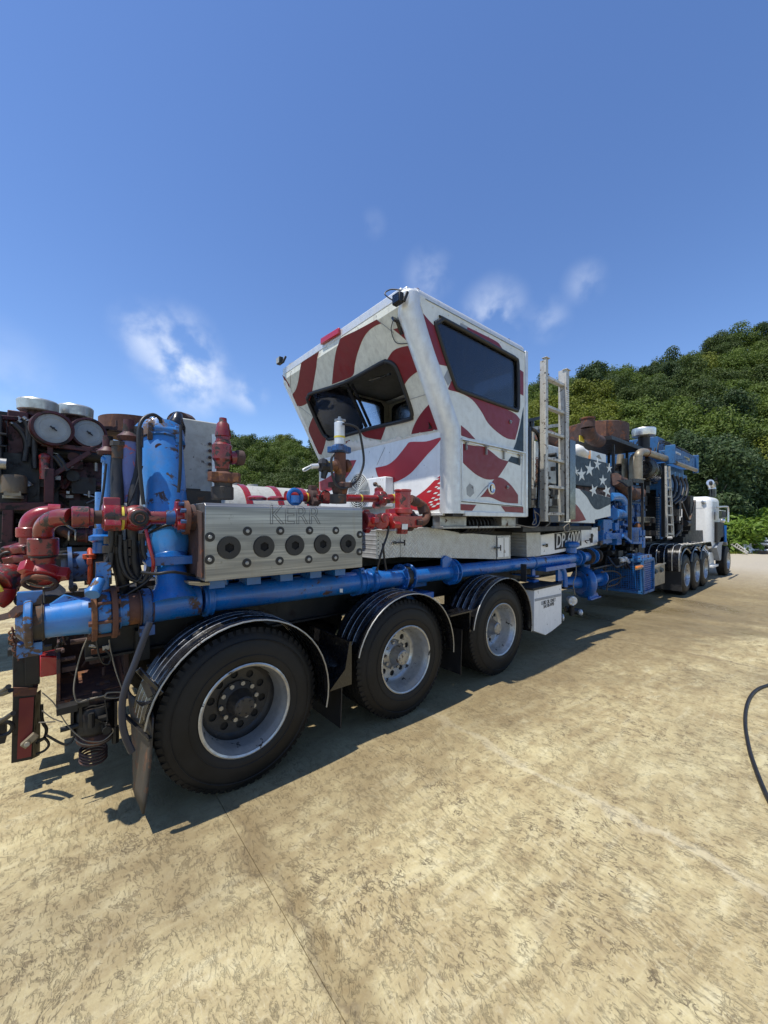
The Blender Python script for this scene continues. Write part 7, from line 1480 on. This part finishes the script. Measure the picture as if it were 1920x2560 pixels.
# white machine skid and tarp by the bushes
def fr(px, py, d): a = (px-960)/960; x, y = uv2xy(a*d, d); return Vector((x, y, EYE+(1306-py)/960*d))
MS = tag(empty('white_machine_skid', fr(1890, 1388, 21.5)), 'low white piped machine skid standing by the bushes', 'machinery')
def ms(m):
    for (x0, x1, y0, y1) in [(1875, 1882, 1348, 1374), (1885, 1950, 1372, 1377), (1888, 1950, 1357, 1360), (1905, 1950, 1350, 1353)]:
        m.box(fr(x0, y0, 21.3), fr(x1, y1, 21.8))
part('skid_frame', 'alu', MS, ms, bev=.01)
rr3 = random.Random(9)
part('skid_piping', 'white', MS, lambda m: [m.cyl(fr(x, y, 21.4), fr(x+rr3.uniform(-2, 14), y+rr3.uniform(-6, 6), 21.5), rr3.uniform(.03, .09), n=8) for x, y in [(rr3.uniform(1884, 1935), rr3.uniform(1346, 1370)) for _ in range(26)]]+[m.lathe([(0, .14), (.12, .14), (.16, .1)], fr(1909, 1350, 21.5), Z_, 14)])
part('skid_base', 'grime', MS, lambda m: (m.box(fr(1872, 1376, 21.2), fr(1960, 1386, 22.4)), m.box(fr(1890, 1366, 21.6), fr(1960, 1376, 22.4))))
part('skid_panel', 'white', MS, lambda m: m.box(fr(1874, 1352, 21.35), fr(1886, 1376, 22)))
tpv = MB(); nx, ny = 26, 12; vs = []; fs = []
for i in range(nx+1):
    for j in range(ny+1):
        s_, t = i/nx, j/ny; base = fr(1841+36*s_, 1386, 21.6); h = (.82*(1-s_)**.5*.35+.55*math.sin(PI*min(1, s_+.12))**.7)*math.sin(PI*t)**.6
        u_ = Vector((RX, RY, 0)); v_ = Vector((VX, VY, 0)); p = base+v_*(t-.5)*1.1+Z_*(h+.22*abs(mnoise.noise(Vector((s_*9, t*5, 1))))*(0 < t < 1)); p.z = max(p.z, .0) if j in (0, ny) else p.z; vs.append(p)
for i in range(nx):
    for j in range(ny): a = i*(ny+1)+j; fs.append((a, a+1, a+ny+2, a+ny+1))
tpv.add(vs, fs); tp = tpv.build('white_tarp', 'tarp', None, ang=70); tag(tp, 'crumpled white tarp heaped beside the machine skid', 'tarp')
AL = tag(empty('aluminium_ladder', fr(1850, 1385, 20.4)), 'pale ladder lying down against the bushes beside the white tarp', 'ladder')
la, lb_ = fr(1828, 1361, 21.4), fr(1868, 1385, 20.3); ud = Vector((RX, RY, 0))*.16+Z_*.22
part('ladder_rail', 'ladderalu', AL, lambda m: m.bar(la, lb_, .05, .05)); part('ladder_rail', 'ladderalu', AL, lambda m: m.bar(la+ud*.8, lb_+ud*.35, .05, .05))
for i in range(7): t = (i+.5)/7; part('rung', 'ladderalu', AL, lambda m: m.bar(la.lerp(lb_, t), (la+ud*.8).lerp(lb_+ud*.35, t), .03, .03))
PL = MB(); 
for k in range(7): PL.bar(fr(1825+k*2.4, 1384, 21.8+.1*k), fr(1824+k*2.4, 1364+k*.8, 21.9+.1*k), .10, .12)
pl_ = PL.build('dark_timber_stack', 'grime', None); tag(pl_, 'dark upright timbers behind the pale ladder', 'timber')
